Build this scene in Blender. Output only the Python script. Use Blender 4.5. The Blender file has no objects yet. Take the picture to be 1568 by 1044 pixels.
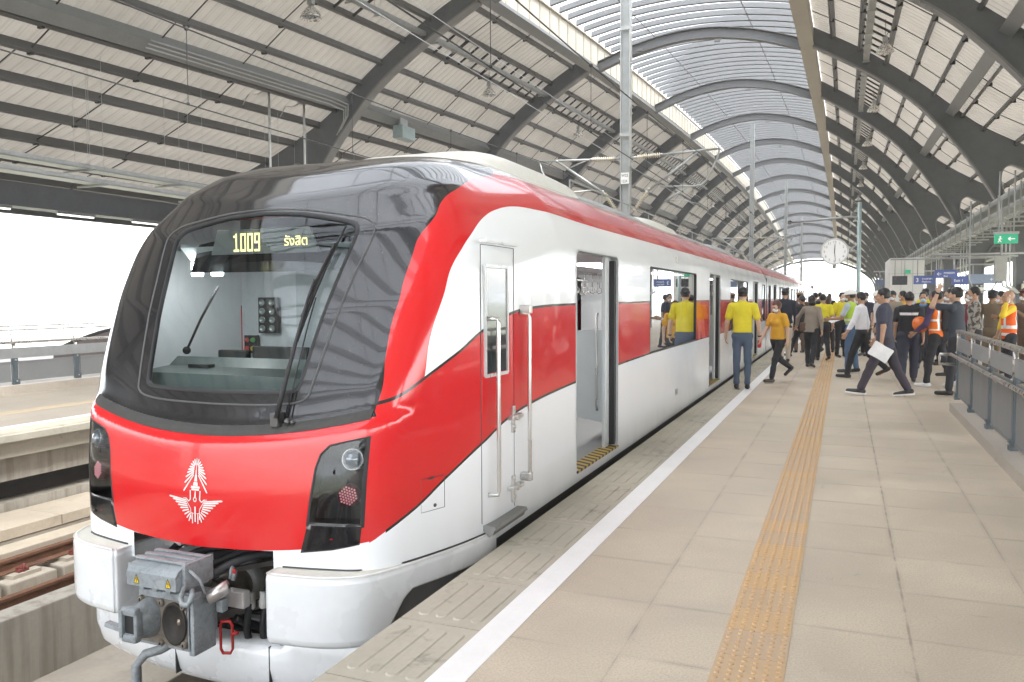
import bpy, bmesh, math, random
import numpy as np
from mathutils import Vector, Matrix
PI = math.pi
rad = math.radians
S = bpy.context.scene
COL = S.collection
# ---------------------------------------------------------------- camera
def set_camera():
    yaw, pitch, roll = rad(22.31), rad(2.99), rad(-0.243)
    f = Vector((-math.sin(yaw) * math.cos(pitch), math.cos(yaw) * math.cos(pitch), -math.sin(pitch)))
    r = Vector((math.cos(yaw), math.sin(yaw), 0)); u = r.cross(f)
    r2 = r * math.cos(roll) + u * math.sin(roll); u2 = u * math.cos(roll) - r * math.sin(roll)
    cam = bpy.data.cameras.new('camera'); o = bpy.data.objects.new('camera', cam); COL.objects.link(o)
    cam.sensor_width = 36; cam.lens = 36 * 1239.4 / 1568; cam.clip_start = .05; cam.clip_end = 6000
    m = Matrix((r2, u2, -f)).transposed().to_4x4(); m.translation = Vector((0, 0, 1.62))
    o.matrix_world = m; S.camera = o
set_camera()
# ---------------------------------------------------------------- light
W = bpy.data.worlds.new('World'); S.world = W; W.use_nodes = True
_nt = W.node_tree; _bg = _nt.nodes['Background']
_sky = _nt.nodes.new('ShaderNodeTexSky'); _sky.sky_type = 'NISHITA'; _sky.sun_disc = False
SUN_EL, SUN_AZ = 58, 105           # degrees; azimuth measured clockwise from +Y
_sky.sun_elevation = rad(SUN_EL); _sky.sun_rotation = rad(SUN_AZ); _sky.dust_density = 1.5; _sky.air_density = 1.0; _sky.ozone_density = 1.0
_hs = _nt.nodes.new('ShaderNodeHueSaturation'); _hs.inputs['Saturation'].default_value = .18   # thin bright overcast
_nt.links.new(_sky.outputs[0], _hs.inputs['Color']); _nt.links.new(_hs.outputs[0], _bg.inputs[0]); _bg.inputs[1].default_value = .15
_l = bpy.data.lights.new('sun', 'SUN'); _l.energy = .8; _l.angle = rad(20); _l.color = (1, .95, .88)
_so = bpy.data.objects.new('sun', _l); COL.objects.link(_so)
_sd = Vector((math.sin(rad(SUN_AZ)) * math.cos(rad(SUN_EL)), math.cos(rad(SUN_AZ)) * math.cos(rad(SUN_EL)), math.sin(rad(SUN_EL))))
_so.rotation_euler = _sd.to_track_quat('Z', 'Y').to_euler(); _so.location = (0, 0, 60)
S.view_settings.view_transform = 'Standard'; S.view_settings.look = 'None'; S.view_settings.gamma = 1
S.view_settings.exposure = 2.92
S.cycles.max_bounces = 8; S.cycles.diffuse_bounces = 4; S.cycles.glossy_bounces = 4; S.cycles.transmission_bounces = 6; S.cycles.transparent_max_bounces = 12
# ---------------------------------------------------------------- materials
class X:
    """tiny helper that writes shader maths as calls"""
    def __init__(s, m): s.nt = m.node_tree
    def n(s, t, **k):
        o = s.nt.nodes.new(t)
        for a, b in k.items(): setattr(o, a, b)
        return o
    def put(s, sock, v):
        if isinstance(v, bpy.types.NodeSocket): s.nt.links.new(v, sock)
        elif v is not None: sock.default_value = v
    def m(s, op, a, b=None, c=None, clamp=False):
        o = s.n('ShaderNodeMath', operation=op, use_clamp=clamp)
        s.put(o.inputs[0], a); s.put(o.inputs[1], b)
        if c is not None: s.put(o.inputs[2], c)
        return o.outputs[0]
    def gt(s, a, b): return s.m('GREATER_THAN', a, b)
    def lt(s, a, b): return s.m('LESS_THAN', a, b)
    def mul(s, a, b): return s.m('MULTIPLY', a, b)
    def add(s, a, b): return s.m('ADD', a, b)
    def sub(s, a, b): return s.m('SUBTRACT', a, b)
    def mx(s, a, b): return s.m('MAXIMUM', a, b)
    def mix(s, f, a, b):
        o = s.n('ShaderNodeMix', data_type='RGBA')
        s.put(o.inputs[0], f)
        for i, v in ((6, a), (7, b)):
            if isinstance(v, (tuple, list)): v = (*v[:3], 1)
            s.put(o.inputs[i], v)
        return o.outputs[2]
    def mixf(s, f, a, b):
        o = s.n('ShaderNodeMix', data_type='FLOAT')
        s.put(o.inputs[0], f); s.put(o.inputs[2], a); s.put(o.inputs[3], b)
        return o.outputs[0]
    def pos(s):
        g = s.n('ShaderNodeNewGeometry'); q = s.n('ShaderNodeSeparateXYZ'); s.nt.links.new(g.outputs['Position'], q.inputs[0])
        return g.outputs['Position'], q.outputs[0], q.outputs[1], q.outputs[2]
    def obj(s):
        g = s.n('ShaderNodeTexCoord'); return g.outputs['Object']
    def noise(s, vec, scale, detail=3, rough=.55, dist=0.):
        o = s.n('ShaderNodeTexNoise'); s.put(o.inputs['Vector'], vec)
        o.inputs['Scale'].default_value = scale; o.inputs['Detail'].default_value = detail; o.inputs['Roughness'].default_value = rough; o.inputs['Distortion'].default_value = dist
        return o.outputs[0]
    def scale(s, vec, sc):
        o = s.n('ShaderNodeVectorMath', operation='MULTIPLY'); s.put(o.inputs[0], vec); o.inputs[1].default_value = sc
        return o.outputs[0]
    def ramp(s, f, a, b, lo=0., hi=1.):
        o = s.n('ShaderNodeMapRange'); s.put(o.inputs[0], f)
        for i, v in enumerate((a, b, lo, hi)): o.inputs[i + 1].default_value = v
        return o.outputs[0]
    def curve(s, v, pts, x0, x1, y0, y1):
        """piecewise curve y(x) through pts"""
        o = s.n('ShaderNodeFloatCurve'); s.put(o.inputs[1], s.ramp(v, x0, x1))
        c = o.mapping.curves[0]
        P = [((x - x0) / (x1 - x0), (y - y0) / (y1 - y0)) for x, y in pts]
        c.points[0].location = P[0]; c.points[1].location = P[-1]
        for p in P[1:-1]: c.points.new(*p)
        for p in c.points: p.handle_type = 'AUTO'
        o.mapping.extend = 'HORIZONTAL'; o.mapping.update()
        return s.add(s.mul(o.outputs[0], y1 - y0), y0)
    def bump(s, h, strength=.3, dist=.01):
        o = s.n('ShaderNodeBump'); o.inputs['Strength'].default_value = strength; o.inputs['Distance'].default_value = dist
        s.put(o.inputs['Height'], h); return o.outputs[0]
def newmat(name):
    m = bpy.data.materials.new(name); m.use_nodes = True
    return m, X(m), m.node_tree.nodes['Principled BSDF']
_M = {}
def mat(name, col=(.5, .5, .5), rough=.6, metal=0., var=.12, sc=6., coat=0., bump=0., bsc=60., spec=.5, emit=None, es=1., dirt=0.):
    """painted / plain surface with gentle large and small variation"""
    if name in _M: return _M[name]
    m, x, p = newmat(name)
    v = x.obj()
    n1 = x.noise(v, sc, 4, .6); n2 = x.noise(v, sc * 9, 2)
    f = x.ramp(x.add(x.mul(n1, .7), x.mul(n2, .3)), .3, .7)
    lo = tuple(c * (1 - var) for c in col); hi = tuple(min(1, c * (1 + var)) for c in col)
    c = x.mix(f, lo, hi)
    if dirt:
        d = x.ramp(x.noise(v, sc * .6, 5, .65, .6), .52, .72); c = x.mix(x.mul(d, dirt), c, (.09, .075, .055))
    x.put(p.inputs['Base Color'], c)
    x.put(p.inputs['Roughness'], x.ramp(n1, .3, .7, max(.02, rough - .06), min(1, rough + .06)))
    p.inputs['Metallic'].default_value = metal; p.inputs['Coat Weight'].default_value = coat; p.inputs['Coat Roughness'].default_value = .03; p.inputs['Specular IOR Level'].default_value = spec
    if bump: x.put(p.inputs['Normal'], x.bump(x.noise(v, bsc, 3), bump, .01))
    if emit: p.inputs['Emission Color'].default_value = (*emit, 1); p.inputs['Emission Strength'].default_value = es
    _M[name] = m
    return m
def glassmat(name, tint=(.8, .85, .85), refl=.35, fk=1.2, rough=.01):
    if name in _M: return _M[name]
    m = bpy.data.materials.new(name); m.use_nodes = True; x = X(m); nt = m.node_tree; nt.nodes.clear()
    out = x.n('ShaderNodeOutputMaterial'); g = x.n('ShaderNodeBsdfGlossy'); t = x.n('ShaderNodeBsdfTransparent')
    g.inputs['Roughness'].default_value = rough; g.inputs['Color'].default_value = (.95, .97, 1, 1); t.inputs['Color'].default_value = (*tint, 1)
    fr = x.n('ShaderNodeFresnel'); fr.inputs[0].default_value = 1.5
    mx = x.n('ShaderNodeMixShader'); x.put(mx.inputs[0], x.m('ADD', x.mul(fr.outputs[0], fk), refl, clamp=True))
    nt.links.new(t.outputs[0], mx.inputs[1]); nt.links.new(g.outputs[0], mx.inputs[2]); nt.links.new(mx.outputs[0], out.inputs[0])
    _M[name] = m
    return m
# ---------------------------------------------------------------- mesh builder
class MB:
    def __init__(s): s.v = []; s.f = []; s.mi = []; s.sm = []; s.k = 0
    def add(s, vs, fs, smooth=False, mi=None):
        b = len(s.v); s.v += [tuple(v) for v in vs]
        s.f += [tuple(i + b for i in f) for f in fs]; s.mi += [s.k if mi is None else mi] * len(fs); s.sm += [smooth] * len(fs)
        return s
    def box(s, x0, x1, y0, y1, z0, z1, M=None, bev=0.):
        if bev <= 0:
            vs = [Vector((x, y, z)) for z in (z0, z1) for y in (y0, y1) for x in (x0, x1)]
            fs = [(0, 2, 3, 1), (4, 5, 7, 6), (0, 1, 5, 4), (2, 6, 7, 3), (0, 4, 6, 2), (1, 3, 7, 5)]
        else:
            bm = bmesh.new(); bmesh.ops.create_cube(bm, size=1)
            for v in bm.verts: v.co = Vector(((x0 + x1) / 2 + v.co.x * (x1 - x0), (y0 + y1) / 2 + v.co.y * (y1 - y0), (z0 + z1) / 2 + v.co.z * (z1 - z0)))
            bmesh.ops.bevel(bm, geom=bm.edges[:], offset=bev, segments=2, profile=.6, affect='EDGES')
            vs = [v.co.copy() for v in bm.verts]; fs = [tuple(v.index for v in f.verts) for f in bm.faces]; bm.free()
        if M is not None: vs = [M @ v for v in vs]
        return s.add(vs, fs, bev > 0 and False)
    def beam(s, a, b, w, h, up=(0, 0, 1)):
        """box bar from a to b, w wide (across), h high (along up)"""
        a, b = Vector(a), Vector(b); d = b - a; L = d.length; d.normalize(); u = Vector(up); r = d.cross(u)
        if r.length < 1e-4: r = d.cross(Vector((0, 1, 0)))
        r.normalize(); u = r.cross(d)
        M = Matrix((r, d, u)).transposed().to_4x4(); M.translation = a
        return s.box(-w / 2, w / 2, 0, L, -h / 2, h / 2, M)
    def tube(s, pts, r, n=8, cap=True, smooth=True, closed=False):
        P = [Vector(p) for p in pts]; N = len(P); rs = r if isinstance(r, (list, tuple)) else [r] * N
        T = []
        for i in range(N):
            if closed: t = P[(i + 1) % N] - P[i - 1]
            else: t = P[min(i + 1, N - 1)] - P[max(i - 1, 0)]
            T.append(t.normalized() if t.length > 0 else Vector((0, 0, 1)))
        u = T[0].orthogonal().normalized(); vs = []
        for i in range(N):
            u = (u - T[i] * u.dot(T[i])); u = u.normalized() if u.length > 1e-5 else T[i].orthogonal().normalized()
            w = T[i].cross(u)
            for k in range(n):
                a = 2 * PI * k / n; vs.append(P[i] + (u * math.cos(a) + w * math.sin(a)) * rs[i])
        fs = []
        for i in range(N if closed else N - 1):
            j = (i + 1) % N
            for k in range(n): fs.append((i * n + k, i * n + (k + 1) % n, j * n + (k + 1) % n, j * n + k))
        s.add(vs, fs, smooth)
        if cap and not closed:
            b = len(s.v) - len(vs)
            s.f += [tuple(b + k for k in range(n))[::-1], tuple(b + (N - 1) * n + k for k in range(n))]; s.mi += [s.k] * 2; s.sm += [False] * 2
        return s
    def lathe(s, prof, c=(0, 0, 0), axis=(0, 0, 1), n=24, smooth=True):
        """prof: list of (radius, height along axis)"""
        ax = Vector(axis).normalized(); u = ax.orthogonal().normalized(); w = ax.cross(u); c = Vector(c); vs = []
        for r, h in prof:
            for k in range(n):
                a = 2 * PI * k / n; vs.append(c + ax * h + (u * math.cos(a) + w * math.sin(a)) * max(r, 1e-5))
        fs = [(i * n + k, i * n + (k + 1) % n, (i + 1) * n + (k + 1) % n, (i + 1) * n + k) for i in range(len(prof) - 1) for k in range(n)]
        return s.add(vs, fs, smooth)
    def prism(s, poly, depth, M=None, smooth=False):
        """poly (u,v) in the local XY plane, extruded along +Z by depth, placed by M"""
        n = len(poly); M = M or Matrix()
        vs = [M @ Vector((u, v, 0)) for u, v in poly] + [M @ Vector((u, v, depth)) for u, v in poly]
        fs = [tuple(range(n))[::-1], tuple(range(n, 2 * n))] + [(i, (i + 1) % n, n + (i + 1) % n, n + i) for i in range(n)]
        return s.add(vs, fs, smooth)
    def sheet(s, rows, smooth=True, closed=False):
        n = len(rows[0]); vs = [v for r in rows for v in r]
        m = n if closed else n - 1
        fs = [(i * n + k, i * n + (k + 1) % n, (i + 1) * n + (k + 1) % n, (i + 1) * n + k) for i in range(len(rows) - 1) for k in range(m)]
        return s.add(vs, fs, smooth)
    def grid(s, x0, x1, y0, y1, z, nx=1, ny=1):
        return s.sheet([[(x0 + (x1 - x0) * i / nx, y0 + (y1 - y0) * j / ny, z) for i in range(nx + 1)] for j in range(ny + 1)], False)
    def ball(s, c, r, n=12, sc=(1, 1, 1)):
        bm = bmesh.new(); bmesh.ops.create_icosphere(bm, subdivisions=2 if n <= 12 else 3, radius=1)
        vs = [Vector((c[0] + v.co.x * r * sc[0], c[1] + v.co.y * r * sc[1], c[2] + v.co.z * r * sc[2])) for v in bm.verts]
        fs = [tuple(v.index for v in f.verts) for f in bm.faces]; bm.free()
        return s.add(vs, fs, True)
    def mesh(s, name, o=(0, 0, 0)):
        me = bpy.data.meshes.new(name); ox, oy, oz = o
        me.from_pydata([(x - ox, y - oy, z - oz) for x, y, z in s.v], [], s.f)
        me.polygons.foreach_set('use_smooth', s.sm); me.polygons.foreach_set('material_index', s.mi)
        me.update()
        return me
def wloc(o):
    v = Vector((0, 0, 0))
    while o is not None: v += o.location; o = o.parent
    return v
def obj(name, mb, m, parent=None, loc=None, recalc=True):
    """link a builder (world coordinates) as one mesh object; its origin is the parent's origin, or loc"""
    base = wloc(parent) if parent is not None else Vector((0, 0, 0))
    o0 = base if loc is None else Vector(loc)
    me = mb.mesh(name, o0) if isinstance(mb, MB) else mb
    if recalc and isinstance(mb, MB):
        bm = bmesh.new(); bm.from_mesh(me); bmesh.ops.recalc_face_normals(bm, faces=bm.faces[:]); bm.to_mesh(me); bm.free()
    o = bpy.data.objects.new(name, me); COL.objects.link(o)
    for q in (m if isinstance(m, (list, tuple)) else [m]): me.materials.append(q)
    o.parent = parent; o.location = o0 - base
    return o
def each(name, pieces, m, parent, most=100):
    """every piece an object of its own, nearest first; past `most` the rest become one object of kind stuff"""
    c = Vector((0, 0, 1.62)); pieces = [p for p in pieces if p.v]; pieces.sort(key=lambda p: (Vector(p.v[0]) - c).length if p.v[0][1] > 0 else 1e4)
    for p in pieces[:most]: obj(name, p, m, parent)
    if pieces[most:]:
        mb = MB()
        for p in pieces[most:]: mb.add(p.v, p.f)
        mb.sm = [s_ for p in pieces[most:] for s_ in p.sm]; obj(name, mb, m, parent)['kind'] = 'stuff'
def thing(name, label, cat, loc=(0, 0, 0), group=None):
    o = bpy.data.objects.new(name, None); COL.objects.link(o); o.location = loc; o.empty_display_size = .2
    return tag(o, label, cat, group)
def tag(o, label=None, cat=None, group=None, kind=None):
    if label: o['label'] = label
    if cat: o['category'] = cat
    if group: o['group'] = group
    if kind: o['kind'] = kind
    return o
def struct(name, mb, m, **k):
    o = obj(name, mb, m, **k); o['kind'] = 'structure'; return o
def dup(root, loc, label=None, rz=None):
    r = root.copy(); COL.objects.link(r); r.location = loc
    if rz is not None: r.rotation_euler.z = rz
    if label: r['label'] = label
    for ch in list(root.children):
        c = ch.copy(); COL.objects.link(c); c.parent = r
        for g in list(ch.children):
            d = g.copy(); COL.objects.link(d); d.parent = c
    return r
def lerp(a, b, t): return a + (b - a) * t
def rrect(x0, x1, y0, y1, r, n=5):
    P = []
    for cx, cy, a0 in ((x1 - r, y1 - r, 0), (x0 + r, y1 - r, 90), (x0 + r, y0 + r, 180), (x1 - r, y0 + r, 270)):
        for k in range(n + 1):
            a = rad(a0 + 90 * k / n); P.append((cx + r * math.cos(a), cy + r * math.sin(a)))
    return P
ORD = ['first', 'second', 'third', 'fourth', 'fifth', 'sixth', 'seventh', 'eighth', 'ninth', 'tenth', 'eleventh', 'twelfth', 'thirteenth', 'fourteenth', 'fifteenth', 'sixteenth', 'seventeenth', 'eighteenth']
_tid = [0]
def text(name, body, size, m, parent, origin, right, up, depth=.002, align='LEFT', wx=1.0, resolution=2):
    """writing as a thin raised mesh: origin = start of base line, right / up = world directions"""
    cu = bpy.data.curves.new('t', 'FONT'); cu.body = body; cu.size = size; cu.extrude = depth / 2; cu.align_x = align; cu.resolution_u = resolution
    t = bpy.data.objects.new('t', cu); COL.objects.link(t)
    bpy.context.view_layer.update()
    me = bpy.data.meshes.new_from_object(t.evaluated_get(bpy.context.evaluated_depsgraph_get()))
    bpy.data.objects.remove(t); bpy.data.curves.remove(cu)
    r = Vector(right).normalized(); u = Vector(up).normalized(); n = r.cross(u)
    base = wloc(parent) if parent is not None else Vector((0, 0, 0))
    for v in me.vertices:
        q = Vector(origin) + r * v.co.x * wx + u * v.co.y + n * (v.co.z + depth / 2)
        v.co = q - base
    me.materials.clear()
    o = bpy.data.objects.new(name, me); COL.objects.link(o); me.materials.append(m); o.parent = parent
    return o
# ---------------------------------------------------------------- nose shape (implicit surface, x measured from the train's centre line)
import numpy as np
XC = -3.58
_YC = np.array([(-1, 3.76), (.14, 3.75), (.46, 3.755), (.76, 3.79), (.80, 3.80), (.85, 3.87), (1.0, 3.915), (1.5, 4.085), (2.0, 4.30), (2.3, 4.52), (2.5, 4.78), (2.62, 5.06),
                (2.72, 5.48), (2.79, 6.0), (2.83, 6.6), (2.86, 7.6), (2.9, 9.5)])
_zs = np.linspace(-1, 2.9, 400)
_ys = np.interp(_zs, _YC[:, 1 - 1], _YC[:, 1])
_k = np.exp(-np.linspace(-2, 2, 13) ** 2); _k /= _k.sum()
_ysm = np.convolve(np.pad(_ys, 6, mode='edge'), _k, mode='valid')
_dys = np.gradient(_ysm, _zs)
def smax(a, b, k):
    h = np.clip(.5 + .5 * (a - b) / k, 0, 1)
    return b + (a - b) * h + k * h * (1 - h)
def nose_f(x, y, z):
    ax = np.abs(x)
    ze = z - .12 * np.minimum(ax / 1.09, 1.3) ** 2
    yc = np.interp(ze, _zs, _ysm); dy = np.interp(ze, _zs, _dys)
    cv = .16 + .10 * np.clip((z - 1.1) / 1.1, 0, 1.1) ** 1.5
    g1 = (yc + cv * (ax / 1.1) ** 2 * (1 + .06 * (ax / 1.1) ** 2 * np.clip(z - 1.2, 0, 1)) - .04 - y) / np.sqrt(1 + dy * dy)
    W = 1.43 - .285 * np.clip((4.95 - y) / 1.05, 0, 1.3) ** 1.6 - .012 * np.clip(z - 1.0, 0, 2) ** 2 * np.clip((5.6 - y) / 1.6, 0, 1)
    g2 = ax - W
    g3 = (z - (2.82 - .56 * (ax / 1.43) ** 3.4 - .20 * np.clip((6.2 - y) / 2, 0, 1) * ax ** 2)) * .9
    a = smax(g1, g2, .16)
    return smax(a, g3, .22)
def nose_hit(o, d, t0=0.05, t1=12.0, n=500):
    """first crossing of the surface along rays o + t d (arrays N,3); coordinates with x already centred"""
    o = np.asarray(o, float); d = np.asarray(d, float)
    ts = np.linspace(t0, t1, n)
    P = o[:, None, :] + d[:, None, :] * ts[None, :, None]
    F = nose_f(P[..., 0], P[..., 1], P[..., 2])
    s0 = np.sign(F[:, :1]); ch = (np.sign(F) != s0)
    i = np.argmax(ch, axis=1); ok = ch.any(axis=1)
    i = np.maximum(i, 1)
    lo = ts[i - 1]; hi = ts[i]
    for _ in range(26):
        m = (lo + hi) / 2; p = o + d * m[:, None]
        f = nose_f(p[:, 0], p[:, 1], p[:, 2]); same = np.sign(f) == s0[:, 0]
        lo = np.where(same, m, lo); hi = np.where(same, hi, m)
    return o + d * ((lo + hi) / 2)[:, None], ok
def nose_n(P, e=.004):
    P = np.asarray(P, float); x, y, z = P[:, 0], P[:, 1], P[:, 2]
    g = np.stack([nose_f(x + e, y, z) - nose_f(x - e, y, z), nose_f(x, y + e, z) - nose_f(x, y - e, z), nose_f(x, y, z + e) - nose_f(x, y, z - e)], 1)
    return g / np.linalg.norm(g, axis=1)[:, None]
def nose_y(x, z):
    """the y of the front surface seen from the front at (x, z)"""
    x = np.atleast_1d(np.asarray(x, float)); z = np.atleast_1d(np.asarray(z, float))
    o = np.stack([x, np.full_like(x, 2.5), z], 1); d = np.tile([0, 1., 0], (len(x), 1))
    p, ok = nose_hit(o, d, 0, 9, 700)
    return p[:, 1]
# ---------------------------------------------------------------- the setting: platforms, track bed, far ground
EDGE, EDGE2 = -2.07, -9.32
Y0, Y1 = -12.0, 182.0
def speckle(name, base, joints=None, tile=None):
    m, x, p = newmat(name); P, X_, Y_, Z_ = x.pos()
    n1 = x.noise(P, 1.1, 5, .6, .4); n2 = x.noise(P, 95, 2, .7); n3 = x.noise(P, 320, 1, .6)
    c = x.mix(x.ramp(n1, .3, .72), tuple(b * .80 for b in base), tuple(b * 1.12 for b in base))
    c = x.mix(x.mul(x.ramp(n2, .42, .66), .5), c, (base[0] * .58, base[1] * .56, base[2] * .54))
    c = x.mix(x.mul(x.ramp(n3, .55, .7), .3), c, (.85, .8, .72))
    if tile:
        tx, ty, ox, oy = tile
        u = x.m('DIVIDE', x.sub(X_, ox), tx); v = x.m('DIVIDE', x.sub(Y_, oy), ty)
        cu = x.m('FLOOR', u); cv = x.m('FLOOR', v)
        w = x.n('ShaderNodeTexWhiteNoise', noise_dimensions='2D'); cc = x.n('ShaderNodeCombineXYZ'); x.put(cc.inputs[0], cu); x.put(cc.inputs[1], cv); x.put(w.inputs['Vector'], cc.outputs[0])
        c = x.mix(x.mul(x.ramp(w.outputs[0], 0, 1), .20), c, (base[0] * .55, base[1] * .53, base[2] * .5))
        fu = x.m('ABSOLUTE', x.sub(x.m('FRACT', u), .5)); fv = x.m('ABSOLUTE', x.sub(x.m('FRACT', v), .5))
        ju = x.gt(fu, .5 - .0035 / tx); jv = x.gt(fv, .5 - .0035 / ty); j = x.mx(ju, x.mul(jv, x.ramp(x.noise(x.scale(P, (.8, 3., 1)), 1., 2), .42, .6)))
        wear = x.ramp(x.noise(P, 2.3, 3), .38, .66)
        c = x.mix(x.mul(j, x.add(x.mul(wear, .36), .07)), c, (.16, .125, .10))
        near = x.mx(x.ramp(fu, .5 - .03 / tx, .5, 0, 1), x.ramp(fv, .5 - .03 / ty, .5, 0, 1))
        c = x.mix(x.mul(near, x.mul(wear, .35)), c, (.2, .17, .14))
    if tile:
        jd = x.mul(x.lt(x.m('ABSOLUTE', x.sub(X_, .314)), .007), x.ramp(x.noise(x.scale(P, (1, 1, 1)), 5.5, 3), .42, .58)); c = x.mix(x.mul(jd, .45), c, (.17, .13, .10))
    st = x.ramp(x.noise(P, 3.1, 6, .7, 1.2), .64, .74)
    c = x.mix(x.mul(st, .38), c, (.15, .12, .09))
    x.put(p.inputs['Base Color'], c); x.put(p.inputs['Roughness'], x.ramp(n1, .3, .7, .42, .62)); p.inputs['Specular IOR Level'].default_value = .4
    x.put(p.inputs['Normal'], x.bump(x.add(n2, n3), .12, .002))
    return m
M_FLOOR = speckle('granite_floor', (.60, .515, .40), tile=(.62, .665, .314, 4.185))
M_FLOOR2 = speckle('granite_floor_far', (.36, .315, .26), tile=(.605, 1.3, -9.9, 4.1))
M_KERB = speckle('kerb_stone', (.38, .335, .28))
def concrete(name, base, stain=.3, streak=False, green=0.):
    m, x, p = newmat(name); P, X_, Y_, Z_ = x.pos()
    n1 = x.noise(P, .8, 5, .62, .5); n2 = x.noise(P, 22, 3, .6)
    c = x.mix(x.ramp(n1, .3, .72), tuple(b * .80 for b in base), tuple(b * 1.1 for b in base))
    c = x.mix(x.mul(x.ramp(n2, .4, .7), .2), c, tuple(b * .66 for b in base))
    if streak:
        sv = x.scale(P, (9., 9., .7)); s_ = x.ramp(x.noise(sv, 1., 4, .6, .2), .46, .68)
        c = x.mix(x.mul(s_, stain), c, (.14, .12, .09))
    else:
        c = x.mix(x.mul(x.ramp(x.noise(P, 2.7, 6, .7, 1.), .56, .72), stain), c, (.13, .11, .09))
    x.put(p.inputs['Base Color'], c); p.inputs['Roughness'].default_value = .85; p.inputs['Specular IOR Level'].default_value = .25
    x.put(p.inputs['Normal'], x.bump(n2, .25, .004))
    return m
M_CONC = concrete('concrete', (.44, .39, .32)); M_WALL = concrete('stained_concrete', (.40, .37, .32), .45, True)
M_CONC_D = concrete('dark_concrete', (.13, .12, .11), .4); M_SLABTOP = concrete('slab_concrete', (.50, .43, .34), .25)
M_EDGE = concrete('edge_slab_concrete', (.50, .465, .385), .5)
M_VOID = mat('shadow_void', (.03, .028, .026), .95)
M_RAIL = mat('rusty_rail', (.17, .085, .05), .75, .2, .35, 8, bump=.3)
M_RAILTOP = mat('rail_head', (.28, .22, .18), .4, .8, .2)
M_WHITE_LINE = mat('white_line_paint', (.86, .86, .85), .55, 0, .05, 3)

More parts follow.
